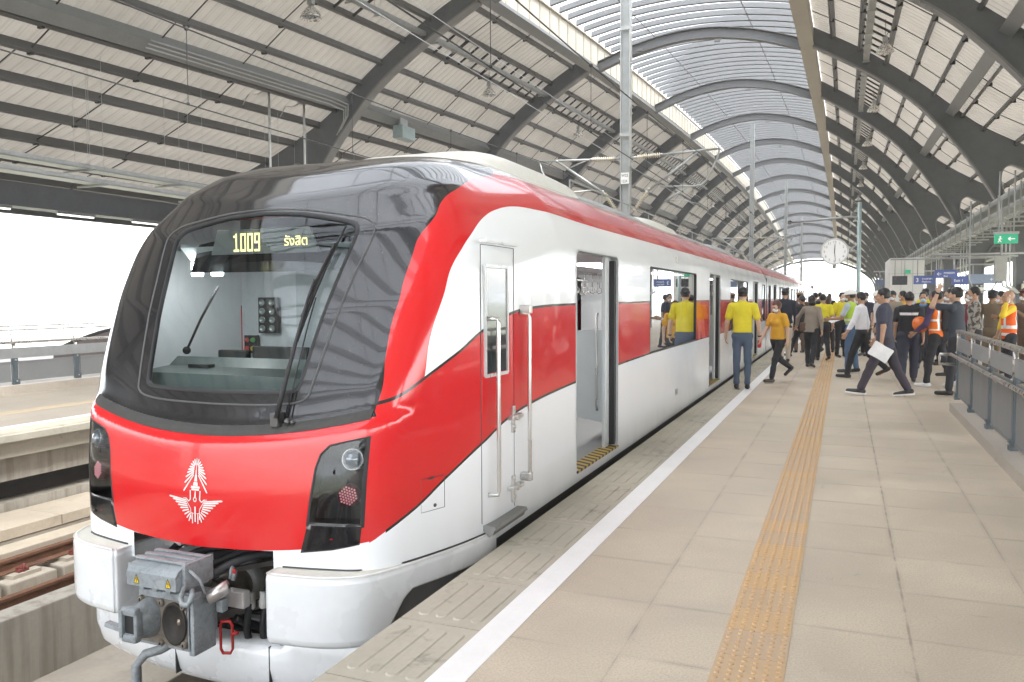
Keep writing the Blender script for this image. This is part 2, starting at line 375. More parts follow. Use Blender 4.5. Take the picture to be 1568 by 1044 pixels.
def build_place():
    # platform of the near side: paving, white line, edge slabs, drop
    mb = MB(); mb.grid(-1.46, 9.6, Y0, Y1, 0, 4, 60)
    struct('platform', mb, M_FLOOR)
    mb = MB(); mb.box(EDGE + .02, 9.6, Y0, Y1, -.34, -.012); struct('platform_slab', mb, M_WALL)
    mb = MB(); mb.box(-1.62, -1.46, Y0, Y1, -.01, .003); struct('white_line', mb, M_WHITE_LINE)
    # grooved edge slabs, one every .655 m
    mb = MB(); p = .655
    ya = 3.53 - p * 22; i = 0; y = ya
    while y < 66:
        g = .004; x0, x1 = EDGE, -1.622
        mb.box(x0, x1, y + g, y + p - g, -.09, -.002 if y < 30 else 0)
        if -1 < y < 30:
            for k in range(4):
                cx = x0 + .085 + k * .098
                P = rrect(cx - .031, cx + .031, y + .07, y + p - .07, .03, 4 if y < 12 else 1)
                n = len(P)
                vs = [(u, v, -.002) for u, v in P] + [((u - cx) * .78 + cx, (v - (y + p / 2)) * .97 + y + p / 2, .0035) for u, v in P]
                mb.add(vs, [tuple(range(n, 2 * n))] + [(a, (a + 1) % n, n + (a + 1) % n, n + a) for a in range(n)], False)
        y += p; i += 1
    mb.box(EDGE, -1.622, y, Y1, -.09, 0)
    struct('platform_edge_slabs', mb, M_EDGE)
    # tactile paving: plates .3 m square with six rows of raised studs
    m, x, q = newmat('tactile_tile'); P, X_, Y_, Z_ = x.pos()
    v = x.m('FLOOR', x.m('DIVIDE', x.sub(Y_, .1), .3)); w = x.n('ShaderNodeTexWhiteNoise', noise_dimensions='1D'); x.put(w.inputs['W'], v)
    n1 = x.noise(P, 1.3, 4, .6); n2 = x.noise(P, 60, 2)
    f = x.add(x.mul(w.outputs[0], .75), x.mul(x.ramp(n1, .3, .7), .35))
    c = x.mix(x.ramp(f, .15, .95), (.50, .37, .245), (.58, .38, .19))
    c = x.mix(x.mul(x.ramp(n2, .4, .7), .2), c, (.38, .30, .22))
    fv = x.m('ABSOLUTE', x.sub(x.m('FRACT', x.m('DIVIDE', x.sub(Y_, .1), .3)), .5)); c = x.mix(x.mul(x.gt(fv, .49), .35), c, (.25, .18, .12))
    stud = x.gt(Z_, .0055); c = x.mix(x.mul(stud, .55), c, (.56, .33, .14))
    x.put(q.inputs['Base Color'], c); q.inputs['Roughness'].default_value = .6
    mb = MB(); X0, X1 = -.512, -.212
    mb.box(X0, X1, Y0, Y1, -.01, .0035)
    y = 1.6
    while y < 40:
        near = y < 13; step = .05
        for k in range(6):
            cx = X0 + .025 + k * .05
            n = 8 if near else 4; r0, r1 = .0125, .009
            a0 = 0 if near else PI / 4
            vs = [(cx + r0 * math.cos(a0 + 2 * PI * j / n), y + r0 * 1.15 * math.sin(a0 + 2 * PI * j / n), .0035) for j in range(n)] + \
                 [(cx + r1 * math.cos(a0 + 2 * PI * j / n), y + r1 * 1.15 * math.sin(a0 + 2 * PI * j / n), .0085) for j in range(n)]
            mb.add(vs, [tuple(range(n, 2 * n))] + [(a, (a + 1) % n, n + (a + 1) % n, n + a) for a in range(n)], False)
        y += step
    struct('tactile_strip', mb, m)
    # kerb round the stair opening (from y = 13 towards and past the camera)
    mb = MB(); mb.box(1.405, 1.80, Y0, 12.95, -.01, .118, bev=.006); mb.box(1.80, 5.2, 12.62, 12.95, -.01, .118)
    tag(obj('stair_kerb', mb, M_KERB), kind='structure')
    # beams and walls under the near platform edge
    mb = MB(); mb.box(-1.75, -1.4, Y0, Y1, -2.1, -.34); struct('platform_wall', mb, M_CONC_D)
    # track bed
    mb = MB(); mb.box(-30, 9, Y0, Y1, -2.6, -1.85); struct('track_bed', mb, M_CONC)
    for nm, xc in (('near', XC), ('far', -7.81)):
        t = thing('railway_track', 'track under the red and white train' if nm == 'near' else 'empty rusty track beside the far platform', 'track', (xc, 5, -1.85), None)
        for sgn in (-1, 1):
            xr = xc + sgn * .535
            mb = MB(); pr = [(-.0635, 0), (.0635, 0), (.0635, .012), (.012, .03), (.010, .10), (.034, .115), (.034, .142), (.026, .148), (-.026, .148), (-.034, .142), (-.034, .115), (-.010, .10), (-.012, .03), (-.0635, .012)]
            M = Matrix(((1, 0, 0, xr), (0, 0, 1, Y0), (0, 1, 0, -1.318), (0, 0, 0, 1)))
            mb.prism(pr, Y1 - Y0, M); obj('rail', mb, M_RAIL, t)
        # concrete plinth blocks under each rail with fasteners between
        SL, FA = [], []
        y = -6.
        while y < 60:
            for sgn in (-1, 1):
                xr = xc + sgn * .535
                mb = MB(); SL.append(mb); mb.box(xr - .26, xr + .26, y + .03, y + .60, -1.86, -1.365, bev=.02 if y < 14 else 0)
                mb.box(xr - .17, xr + .17, y + .14, y + .48, -1.365, -1.322)
                if y < 16:
                    for s2 in (-1, 1):
                        mf = MB(); FA.append(mf); mf.box(xr + s2 * .105 - .03, xr + s2 * .105 + .03, y + .24, y + .36, -1.322, -1.29, bev=.005)
                        mf.tube([(xr + s2 * .13, y + .30, -1.32), (xr + s2 * .13, y + .30, -1.235)], .016, 6)
                        mf.tube([(xr + s2 * .07, y + .25, -1.29), (xr + s2 * .10, y + .28, -1.262), (xr + s2 * .10, y + .34, -1.262), (xr + s2 * .07, y + .35, -1.285)], .011, 6)
            y += .65
        each('sleeper', SL, M_CONC, t, 60); each('rail_fastener', FA, mat('fastener_red_rust', (.22, .06, .05), .7, .3, .3), t, 60)
    # derailment walls between the tracks
    mb = MB(); mb.box(-7.06, -6.80, Y0, Y1, -1.9, -1.19, bev=.015); o = obj('guard_wall', mb, M_WALL); tag(o, kind='structure')
    mb = MB(); mb.box(-5.45, -5.02, Y0, Y1, -1.9, -1.46, bev=.015); o = obj('guard_wall', mb, M_CONC); tag(o, kind='structure')
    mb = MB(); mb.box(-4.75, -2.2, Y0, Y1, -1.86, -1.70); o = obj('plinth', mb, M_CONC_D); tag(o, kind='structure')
    # trough and covers beside the far track
    mb = MB(); mb.box(-8.82, -8.52, Y0, Y1, -1.9, -1.16, bev=.01); 
    o = struct('trough_kerb', mb, M_SLABTOP)
    mb = MB(); y = 4.05 - .98 * 12
    k = 0
    while y < 70:
        mb.box(-9.60, -8.86, y + .006, y + .974, -1.13, -1.0 - .004 * (k % 2), bev=.006)
        y += .98; k += 1
    struct('trough_covers', mb, M_SLABTOP)
    mb = MB(); mb.box(-9.62, -8.87, Y0, Y1, -1.9, -1.14); struct('cable_trough', mb, M_CONC)
    mb = MB(); mb.box(-9.90, -9.63, Y0, Y1, -1.9, -.90); struct('ledge', mb, M_WALL)
    # far platform
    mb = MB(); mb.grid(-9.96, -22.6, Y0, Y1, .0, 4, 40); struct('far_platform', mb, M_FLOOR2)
    mb = MB(); mb.box(-22.6, EDGE2, Y0, Y1, -.09, -.010); struct('far_platform_slab', mb, M_EDGE)
    mb = MB(); mb.box(-9.96, -9.44, Y0, Y1, -.012, .0)
    mb.box(-22.6, -9.44, Y0, Y1, -.30, -.10); struct('far_platform_edge', mb, M_EDGE)
    mb = MB(); mb.box(-10.15, -9.60, Y0, Y1, -.62, -.30); struct('far_platform_beam', mb, M_WALL)
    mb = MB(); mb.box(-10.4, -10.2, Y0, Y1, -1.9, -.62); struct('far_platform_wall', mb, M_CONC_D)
    mb = MB(); mb.box(-9.96, -9.82, Y0, Y1, -.009, .004); struct('far_white_line', mb, M_WHITE_LINE)
    mb = MB(); mb.box(-11.30, -11.0, Y0, Y1, -.009, .004); struct('far_tactile_strip', mb, mat('far_tactile', (.42, .34, .24), .6, 0, .15, 1.2))
    mb = MB(); mb.box(-13.75, -13.28, Y0, 60, -.01, .155, bev=.006); tag(obj('far_stair_kerb', mb, M_KERB), kind='structure')
    # outer floor of the near side, under the roof's far wing
    mb = MB(); mb.grid(-5000, 5000, -4000, 5500, -9.5, 8, 8)
    m, x, q = newmat('ground_grass'); P, *_ = x.pos(); n = x.noise(P, .03, 6, .6); n2 = x.noise(P, .6, 4)
    c = x.mix(x.ramp(n, .35, .65), (.14, .17, .09), (.34, .33, .27)); c = x.mix(x.mul(n2, .3), c, (.07, .09, .04))
    x.put(q.inputs['Base Color'], c); q.inputs['Roughness'].default_value = .9
    struct('ground', mb, m)
build_place()
# ---------------------------------------------------------------- the canopy: arched ribs, cladding, purlins, roof light
CX = -5.70
RIBS = [.3 + 11 * n for n in range(-1, 17)]; RIBS[2] = 9.3
def camb(Y): return 1.44 - .0001 * (Y - 88) ** 2
def zf(z, Y): return z if z < 4.8 else 4.8 + (z - 4.8) * camb(Y)
def cr(P, n=6):
    """Catmull-Rom through 2-D points"""
    out = []
    for i in range(len(P) - 1):
        p0, p1, p2, p3 = P[max(i - 1, 0)], P[i], P[i + 1], P[min(i + 2, len(P) - 1)]
        for k in range(n):
            t = k / n; q = []
            for a in range(len(p1)):
                q.append(.5 * (2 * p1[a] + (p2[a] - p0[a]) * t + (2 * p0[a] - 5 * p1[a] + 4 * p2[a] - p3[a]) * t * t + (3 * p1[a] - p0[a] - 3 * p2[a] + p3[a]) * t ** 3))
            out.append(tuple(q))
    out.append(tuple(P[-1])); return out
SOFF = cr([(11.25, 2.6), (11.12, 3.8), (10.7, 4.82), (10.2, 5.65), (9.5, 6.6), (8.7, 7.5), (7.8, 8.35), (6.3, 9.35), (4.45, 10.35)], 4)
OUT = cr([(4.45, 10.98), (6.3, 10.02), (8.0, 8.92), (9.2, 8.0), (10.2, 7.28), (12, 6.4), (14, 5.62), (17, 4.6)], 4)
LOW = cr([(17, 4.28), (14.5, 4.62), (12.84, 4.45), (12.3, 4.15), (11.95, 3.65), (11.8, 2.9)], 4)
HOLE = cr([(10.74, 5.6), (10.78, 5.9), (11.0, 6.07), (11.3, 5.98), (12.1, 5.6), (12.85, 5.28), (12.98, 5.12), (12.85, 5.0), (12.4, 4.86), (11.7, 4.32), (11.5, 4.17), (11.3, 4.3), (10.95, 4.95), (10.74, 5.6)], 3)[:-1]
_ox = [p[0] for p in OUT]; _oz = [p[1] for p in OUT]
def zo(dx): return float(np.interp(dx, _ox, _oz))
_sx = [p[0] for p in SOFF][::-1]; _sz = [p[1] for p in SOFF][::-1]
def zs_(dx): return float(np.interp(dx, _sx, _sz))
M_STEEL = mat('grey_steel_paint', (.115, .122, .13), .5, 0, .14, 2.5, dirt=.25)
M_PURL = mat('purlin_paint', (.12, .122, .122), .5, .1, .14, 2.)
M_PURL2 = mat('channel_galvanised', (.24, .25, .25), .5, .3, .12, 2.)
M_GALV = mat('galvanised_steel', (.38, .39, .385), .45, .4, .15, 5.)
M_ROD = mat('dark_rod', (.05, .05, .05), .6)
M_BOX = mat('roof_light_upstand', (.46, .42, .355), .6, 0, .08, 1.2)
M_MROOF = mat('roof_light_rib', (.13, .13, .132), .5, 0, .1, 2.)
m, x, q = newmat('roof_cladding'); P_, X_, Y_, Z_ = x.pos()
_w = x.n('ShaderNodeTexWhiteNoise', noise_dimensions='1D'); x.put(_w.inputs['W'], x.m('FLOOR', x.m('DIVIDE', Y_, .99)))
c_ = x.mix(x.ramp(x.noise(P_, .5, 4), .3, .7), (.36, .335, .295), (.45, .42, .375))
c_ = x.mix(x.mul(_w.outputs[0], .12), c_, (.34, .32, .285))
_fr = x.m('FRACT', x.m('DIVIDE', Y_, .33)); c_ = x.mix(x.mul(x.lt(_fr, .09), .45), c_, (.30, .27, .23))
c_ = x.mix(x.mul(x.ramp(x.noise(x.scale(P_, (1, 8, 1)), .8, 4), .55, .75), .10), c_, (.33, .28, .22))
x.put(q.inputs['Base Color'], c_); q.inputs['Roughness'].default_value = .6
_tr = x.n('ShaderNodeBsdfTranslucent'); x.put(_tr.inputs[0], c_); _ms = x.n('ShaderNodeMixShader'); _ms.inputs[0].default_value = .16
_out = m.node_tree.nodes['Material Output']; m.node_tree.links.new(q.outputs[0], _ms.inputs[1]); m.node_tree.links.new(_tr.outputs[0], _ms.inputs[2]); m.node_tree.links.new(_ms.outputs[0], _out.inputs[0])
M_CLAD = m
def sweepY(mb, dxz, w, h, ys, side, tilt=0.):
    """a bar w x h following the camber; dxz = (dx, z of its centre)"""
    dx, z = dxz; c, s_ = math.cos(tilt), math.sin(tilt); rows = []
    for Y in ys:
        zz = zf(z, Y); r = []
        for u, v in ((-w / 2, -h / 2), (w / 2, -h / 2), (w / 2, h / 2), (-w / 2, h / 2)):
            r.append((CX + side * (dx + u * c - v * s_), Y, zz + u * s_ + v * c))
        rows.append(r)
    b = len(mb.v); mb.sheet(rows, False, closed=True); n = len(rows)
    mb.f += [(b, b + 1, b + 2, b + 3), tuple(b + 4 * (n - 1) + k for k in range(4))]; mb.mi += [mb.k] * 2; mb.sm += [False] * 2
M_POLY = bpy.data.materials.new('polycarbonate'); M_POLY.use_nodes = True; _x = X(M_POLY); M_POLY.node_tree.nodes.clear()
_a = _x.n('ShaderNodeBsdfTransparent'); _a.inputs[0].default_value = (.85, .88, .9, 1); _b = _x.n('ShaderNodeBsdfTranslucent'); _b.inputs[0].default_value = (.85, .87, .88, 1); _c = _x.n('ShaderNodeMixShader'); _c.inputs[0].default_value = .3; _d = _x.n('ShaderNodeOutputMaterial')
M_POLY.node_tree.links.new(_a.outputs[0], _c.inputs[1]); M_POLY.node_tree.links.new(_b.outputs[0], _c.inputs[2]); M_POLY.node_tree.links.new(_c.outputs[0], _d.inputs[0])
def build_canopy():
    from mathutils.geometry import tessellate_polygon
    T = thing('station_canopy', 'great arched station roof of dark steel ribs and cream cladding over both platforms', 'roof', (CX, 60, 0))
    YS = [RIBS[0] + 2.75 * i for i in range(int((RIBS[-1] - RIBS[0]) / 2.75) + 1)]
    for Y in RIBS:
        for sd in (-1, 1):
            mb = MB(); fl = MB()
            outer = [(11.25, 0)] + SOFF + OUT + LOW + [(11.8, 0)]
            o3 = [Vector((d, zf(z, Y), 0)) for d, z in outer]; h3 = [Vector((d, zf(z, Y), 0)) for d, z in HOLE]
            tri = tessellate_polygon([o3, h3]); A = o3 + h3; n = len(A)
            for t0, sgn in ((-.06, 1), (.06, -1)):
                mb.add([(CX + sd * v.x, Y + t0, v.y) for v in A], tri)
            for ring, off in ((o3, 0), (h3, len(o3))):
                L = len(ring)
                mb.add([(CX + sd * v.x, Y - .06, v.y) for v in ring] + [(CX + sd * v.x, Y + .06, v.y) for v in ring], [(a, (a + 1) % L, L + (a + 1) % L, L + a) for a in range(L)])
            # flanges on the soffit, on the column edges and round the hole
            def flange(P, w=.36, t=.028, closed=False):
                pts = [Vector((CX + sd * d, 0, zf(z, Y))) for d, z in P]; N = len(pts); rows = []
                for i in range(N):
                    a, b = pts[(i - 1) % N if closed else max(i - 1, 0)], pts[(i + 1) % N if closed else min(i + 1, N - 1)]
                    tg = (b - a).normalized(); nn = Vector((-tg.z, 0, tg.x)) * t
                    p = pts[i]
                    rows.append([(p.x - nn.x, Y - w / 2, p.z - nn.z), (p.x + nn.x, Y - w / 2, p.z + nn.z), (p.x + nn.x, Y + w / 2, p.z + nn.z), (p.x - nn.x, Y + w / 2, p.z - nn.z)])
                if closed: rows.append(rows[0])
                fl.sheet(rows, False, closed=True)
            flange([(11.25, 0)] + SOFF); flange(LOW + [(11.8, 0)]); flange(HOLE, .26, .02, True)
            for k in range(6):   # bolts of the splice
                d0 = 6.9 + k * .13
                for j in (-.12, .12): fl.ball((CX + sd * d0, Y + j, zf(zs_(d0), Y) - .03), .022, 12)
            r = obj('arch_rib', mb, M_STEEL, T); obj('flange', fl, mat('flange_paint', (.20, .20, .198), .5, 0, .1, 2.), r)
    # ribs of the roof light
    CR = cr([(-4.0, 10.3), (-2.6, 10.72), (-1.2, 10.98), (0, 11.06), (1.2, 10.98), (2.6, 10.72), (4.0, 10.3)], 4)
    for Y in RIBS:
        mb = MB(); rows = []
        for d, z in CR:
            z0, z1 = zf(z, Y), zf(z, Y) + .42; x_ = CX + d
            rows.append([(x_, Y - .15, z0), (x_, Y + .15, z0), (x_, Y + .15, z0 + .03), (x_, Y + .04, z0 + .03), (x_, Y + .04, z1 - .03), (x_, Y + .15, z1 - .03), (x_, Y + .15, z1), (x_, Y - .15, z1), (x_, Y - .15, z1 - .03), (x_, Y - .04, z1 - .03), (x_, Y - .04, z0 + .03), (x_, Y - .15, z0 + .03)])
        mb.sheet(rows, False, closed=True)
        for d in (-2.2, .9): mb.box(CX + d - .12, CX + d + .12, Y - .2, Y - .13, zf(10.85, Y), zf(10.85, Y) + .10)
        obj('roof_light_rib', mb, M_MROOF, T)
    ZB = lambda d: 11.38 + .42 * (1 - (abs(d) / 4.0) ** 2)
    # battens of the roof light, one object per bay
    for Y in RIBS[:-1]:
        mb = MB(); rodm = MB()
        n = 11
        for k in range(0, n):
            y = Y + 11 * k / n; rows = []
            for d, z in CR:
                zz = zf(ZB(d), y); x_ = CX + d
                rows.append([(x_, y - .075, zz), (x_, y + .075, zz), (x_, y + .06, zz + .20), (x_, y - .06, zz + .20)])
            mb.sheet(rows, False, closed=True)
        for d in (-2.0, 2.0):
            mb.tube([(CX + d, Y + 11 * k / 11, zf(ZB(d), Y + 11 * k / 11) + .01) for k in range(12)], .022, 5)
        obj('roof_light_battens', mb, M_MROOF, T)
        mb = MB(); mb.sheet([[(CX + d * 1.03, y, zf(ZB(d), y) + .24) for d, z in CR] for y in (Y, Y + 2.75, Y + 5.5, Y + 8.25, Y + 11)], True); obj('added_diffuser_sheet', mb, M_POLY, T)  # sheet added over the battens to dim and soften the sky light
    for sd in (-1, 1):
        # box beam / upstand along the roof light
        mb = MB(); sweepY(mb, (4.22, 10.42), .50, .10, YS, sd); obj('edge_beam', mb, M_PURL2 if sd < 0 else M_BOX, T)
        mb = MB()
        sweepY(mb, (4.06, 10.92), .05, .88, YS, sd); sweepY(mb, (4.02, 11.33), .14, .06, YS, sd)
        sweepY(mb, (4.44, 10.76), .03, .58, YS, sd)
        for i in range(int((YS[-1] - YS[0]) / 1.0)):
            y = YS[0] + i * 1.0
            if y < 100: mb.box(CX + sd * 4.02 - .012, CX + sd * 4.02 + .012, y, y + .03, zf(10.5, y), zf(11.3, y))
        obj('upstand', mb, M_BOX, T)
        # cladding with real corrugations
        mb = MB(); rows = []
        y = RIBS[0]; D = [4.45, 5.4, 6.3, 7.2, 8.0, 8.6, 9.2, 9.7, 10.2, 11, 12, 13, 14, 15.5, 17.2]
        while y < RIBS[-1]:
            for dy, up in ((0, .03), (.06, .03), (.09, 0), (.30, 0)):
                yy = y + dy
                rows.append([(CX + sd * d, yy, zf(zo(min(d, 17)) - (.07 if d > 17 else 0), yy) + .14 + up) for d in D])
            y += .33
        mb.sheet(rows, False); obj('roof_cladding', mb, M_CLAD, T)
        # purlins
        PU = [5.15, 6.1, 7.0, 7.85, 8.6, 9.55, 10.2, 11.2, 12.3, 13.4, 14.5, 15.6]
        for d in PU:
            mb = MB(); sl = math.atan2(zo(d + .1) - zo(d - .1), .2); big = d in (9.55,)
            w, h = (.09, .24)
            sweepY(mb, (d, zo(d) - .02), w, h, YS, sd, sl if sd > 0 else sl)
            obj('purlin', mb, M_PURL, T)
        mb = MB(); sweepY(mb, (9.18, zo(9.18) - .16), .34, .34, YS, sd, math.atan2(zo(9.3) - zo(9.1), .2)); obj('box_purlin', mb, M_PURL2, T)
        mb = MB(); sweepY(mb, (16.9, 4.42), .22, .5, YS, sd); sweepY(mb, (15.2, 4.5), .30, .66, YS, sd); sweepY(mb, (15.0, 4.16), .6, .04, YS, sd); obj('eaves_beam', mb, M_STEEL, T)
        # sag rods with cleats, and the short bars beside the lamp tray
        RO, BA = [], []
        allp = [4.5] + PU + [16.8]
        for Y in RIBS[:-1]:
            if Y > 110: continue
            for k in (1, 2, 3):
                yy = Y + 2.75 * k
                for a, b in zip(allp[:-1], allp[1:]):
                    off = (.12 if PU.index(a) % 2 else -.12) if a in PU else 0
                    rod = cl = MB(); RO.append(rod); rod.beam((CX + sd * a, yy + off, zf(zo(a) - .05, yy)), (CX + sd * b, yy + off, zf(zo(b) - .05, yy)), .022, .022)
                    cl.box(CX + sd * b - .07, CX + sd * b + .07, yy + off - .035, yy + off + .035, zf(zo(b), yy) - .16, zf(zo(b), yy) - .06)
            for k in range(1, 12):
                yy = Y + 11 * k / 12
                rod = MB(); BA.append(rod); rod.beam((CX + sd * 6.15, yy, zf(zo(6.15) - .06, yy)), (CX + sd * 7.0, yy, zf(zo(7.0) - .06, yy)), .05, .06)
        each('sag_rod', RO, M_ROD, T, 50); each('tray_bar', BA, M_ROD, T, 50)
    return T
CAN = build_canopy()

def build_services():
    YS = [RIBS[0] + 2.75 * i for i in range(int((RIBS[-1] - RIBS[0]) / 2.75) + 1)]
    # lamp trays under the cladding
    for sd, side in ((-1, 'far'), (1, 'near')):
        t = thing('lamp_tray', f'long galvanised tray carrying the bell lamps over the {side} platform', 'cable tray', (CX + sd * 6.2, 60, zf(9.7, 60)), None)
        mb = MB(); sweepY(mb, (6.3, 9.62), .16, .05, YS, sd); sweepY(mb, (6.39, 9.66), .015, .11, YS, sd); sweepY(mb, (6.21, 9.66), .015, .11, YS, sd)
        obj('tray', mb, M_GALV, t)
        HR = []
        for Y in RIBS[:9]:
            for k in range(8):
                yy = Y + 11 * (k + .5) / 8
                mb = MB(); HR.append(mb)
                for e in (-.1, .1): mb.tube([(CX + sd * (6.3 + e), yy, zf(9.58, yy)), (CX + sd * (6.3 + e), yy, zf(zo(6.3), yy))], .008, 4, False)
                mb.box(CX + sd * 6.3 - .13, CX + sd * 6.3 + .13, yy - .02, yy + .02, zf(9.58, yy) - .05, zf(9.58, yy) - .02)
        each('hanger', HR, M_GALV, t, 50)
    # bell lamps
    def lamp():
        t = thing('bell_lamp', '', 'lamp', (0, 0, 0), 'bell lamps hanging under the arched roof')
        k = 1.12
        mb = MB(); mb.lathe([(.055 * k, .30), (.075 * k, .27), (.13 * k, .22), (.20 * k, .12), (.235 * k, .03), (.245 * k, 0), (.235 * k, .002), (.19 * k, .11), (.12 * k, .20), (.03 * k, .25)], (0, 0, -.6), n=28)
        obj('reflector', mb, mat('lamp_aluminium', (.62, .60, .57), .28, .7, .1, 20), t)
        mb = MB(); mb.lathe([(.01, .02), (.16, .045), (.222, .02)], (0, 0, -.6), n=24); obj('lamp_glass', mb, glassmat('lamp_lens', (.9, .95, .95), .25), t)
        mb = MB(); mb.box(-.08, .08, -.07, .07, -.28, -.12, bev=.015); mb.tube([(0, 0, -.3), (0, 0, -.27)], .045, 12); obj('ballast_box', mb, M_GALV, t)
        mb = MB(); mb.tube([(0, 0, -.12), (0, 0, .42)], .008, 6); mb.tube([(.0, .0, -.12), (.10, 0, .02), (.03, 0, .12), (-.15, 0, .2)], .011, 6); obj('hanger', mb, M_ROD, t)
        return t
    L = lamp(); first = True
    for sd in (-1, 1):
        for k in range(0, 9):
            Y = 17.2 + 11 * k; xx = CX + sd * 6.75; zz = zf(8.95, Y) + .55
            lab = f'{ORD[k]} bell lamp from the camera in the row over the {"platform" if sd > 0 else "far platform"}'
            if first: L.location = (xx, Y, zz); L['label'] = lab; first = False
            else: dup(L, (xx, Y, zz), lab)
    # masts of the overhead line
    for k in range(4):
        Y = 22.3 + 33 * k; top = zf(10.9, Y)
        t = thing('catenary_mast', f'{ORD[k]} grey overhead line mast from the camera, standing between the tracks', 'mast', (CX, Y, -1.85), 'overhead line masts between the tracks')
        mb = MB(); w = .125
        for sx in (-1, 1): mb.box(CX + sx * w - .012, CX + sx * w + .012, Y - .12, Y + .12, -1.85, top)
        mb.box(CX - w, CX + w, Y - .014, Y + .014, -1.85, top)
        for z in np.arange(3.2, top - .6, 2.9 if k == 0 else 5): mb.box(CX - .145, CX + .145, Y - .13, Y - .122, z, z + .10)
        obj('pole', mb, M_GALV, t)
        bo = MB()
        BO = []
        for z in (5.3, 5.6, 6.75, 6.9, 8.1, 8.25):
            for sx in (-1, 1):
                bo = MB(); BO.append(bo); bo.tube([(CX + sx * .17, Y - .08, z), (CX + sx * .17, Y + .08, z)], .016, 6)
        each('bolt', BO, M_GALV, t)
        if k == 0:
            mb = MB(); mb.box(CX - .10, CX + .13, Y - .150, Y - .138, 4.79, 5.10, bev=.004); pl = obj('number_plate', mb, mat('white_enamel', (.8, .8, .78), .35), t)
            text('writing', 'W22', .105, mat('black_letter', (.02, .02, .02), .5), pl, (CX - .085, Y - .1515, 4.985), (1, 0, 0), (0, 0, 1), .002, wx=.9)
            text('writing', '1224', .105, _M['black_letter'], pl, (CX - .085, Y - .1515, 4.83), (1, 0, 0), (0, 0, 1), .002, wx=.8)
        def ins(mb, a, b, r=.075, n=11):
            a, b = Vector(a), Vector(b); L_ = (b - a).length; pr = [(.03, 0)]
            for i in range(n):
                h = L_ * (i + .15) / n; pr += [(.035, h), (r, h + L_ / n * .25), (r * .92, h + L_ / n * .38), (.035, h + L_ / n * .6)]
            pr.append((.03, L_)); mb.lathe(pr, a, b - a, n=14)
        for sd, tx in ((1, XC), (-1, -7.81)):
            a = thing('cantilever_arm', f'pipe cantilever arm with ribbed insulators on the {"train" if sd > 0 else "far track"} side of the {ORD[k]} mast', 'bracket', (CX, Y, 5.5), 'cantilever arms of the overhead line')
            P = MB(); I = MB(); I2 = MB()
            ins(I, (CX + sd * .32, Y, 5.52), (CX + sd * .98, Y, 5.54)); ins(I2, (CX + sd * .24, Y, 4.05), (CX + sd * .62, Y, 4.58))
            P.tube([(CX + sd * .12, Y, 5.52), (CX + sd * .32, Y, 5.52)], .03, 8); P.tube([(CX + sd * .98, Y, 5.54), (CX + sd * 2.55, Y, 5.60)], .032, 8)
            P.tube([(CX + sd * .62, Y, 4.58), (CX + sd * 2.02, Y, 5.56)], .036, 8); P.tube([(CX + sd * .12, Y, 3.95), (CX + sd * .24, Y, 4.05)], .03, 8)
            P.tube([(CX + sd * 2.55, Y, 5.58), (CX + sd * 2.5, Y, 5.35), (CX + sd * 2.22, Y, 4.78), (CX + sd * 2.08, Y, 4.66), (CX + sd * 1.9, Y, 4.64), (CX + sd * .98, Y, 4.68)], .026, 8)
            P.tube([(CX + sd * 1.12, Y, 5.54), (CX + sd * 1.75, Y, 5.32)], .02, 6)
            P.tube([(CX + sd * 1.7, Y, 4.62), (CX + sd * 1.1, Y - .0, 4.26)], .035, 6); P.tube([(CX + sd * 1.1, Y, 4.27), (CX + sd * 1.5, Y, 4.30), (CX + sd * 2.1, Y, 4.14)], .014, 6)
            for q in ((1.0, 5.54), (2.02, 5.56), (.66, 4.62)): P.ball((CX + sd * q[0], Y, q[1]), .05, 12)
            obj('pipes', P, M_GALV, a); obj('insulator', I, mat('porcelain', (.55, .50, .40), .3, 0, .06, 9), a); obj('insulator', I2, _M['porcelain'], a)
    # messenger and contact wires with droppers
    for tx, nm in ((XC, 'the train'), (-7.81, 'the far track')):
        t = thing('overhead_wire', f'black overhead wires strung above {nm}', 'wire', (tx, 60, 5)); mb = MB(); DR = []
        ys = np.arange(-11, 176, 1.1); n = []
        def sag(y): u = ((y - 22.3) / 33) % 1; return 5.45 - .55 * 4 * u * (1 - u) * .7
        mb.tube([(tx, y, sag(y)) for y in ys], .011, 5, False); mb.tube([(tx, -11, 4.12), (tx, 175, 4.12)], .009, 5, False)
        for y in np.arange(-10.6, 120, 3.75):
            d = MB(); DR.append(d); d.tube([(tx, y, sag(y)), (tx, y, 4.12)], .005, 4, False); d.ball((tx, y, sag(y)), .03, 12); d.ball((tx, y, 4.13), .022, 12)
        obj('wire', mb, M_ROD, t); each('dropper', DR, M_ROD, t)
    mb = MB(); mb.tube([(-9.2, -11, 7.6), (-9.2, 170, 7.9)], .011, 5, False); mb.tube([(-8.6, -11, 7.9), (-8.6, 170, 8.2)], .009, 5, False)
    tag(obj('earth_wire', mb, M_GALV, loc=(-9, 60, 7.8)), 'pair of bright bare wires running high beside the masts', 'wire')
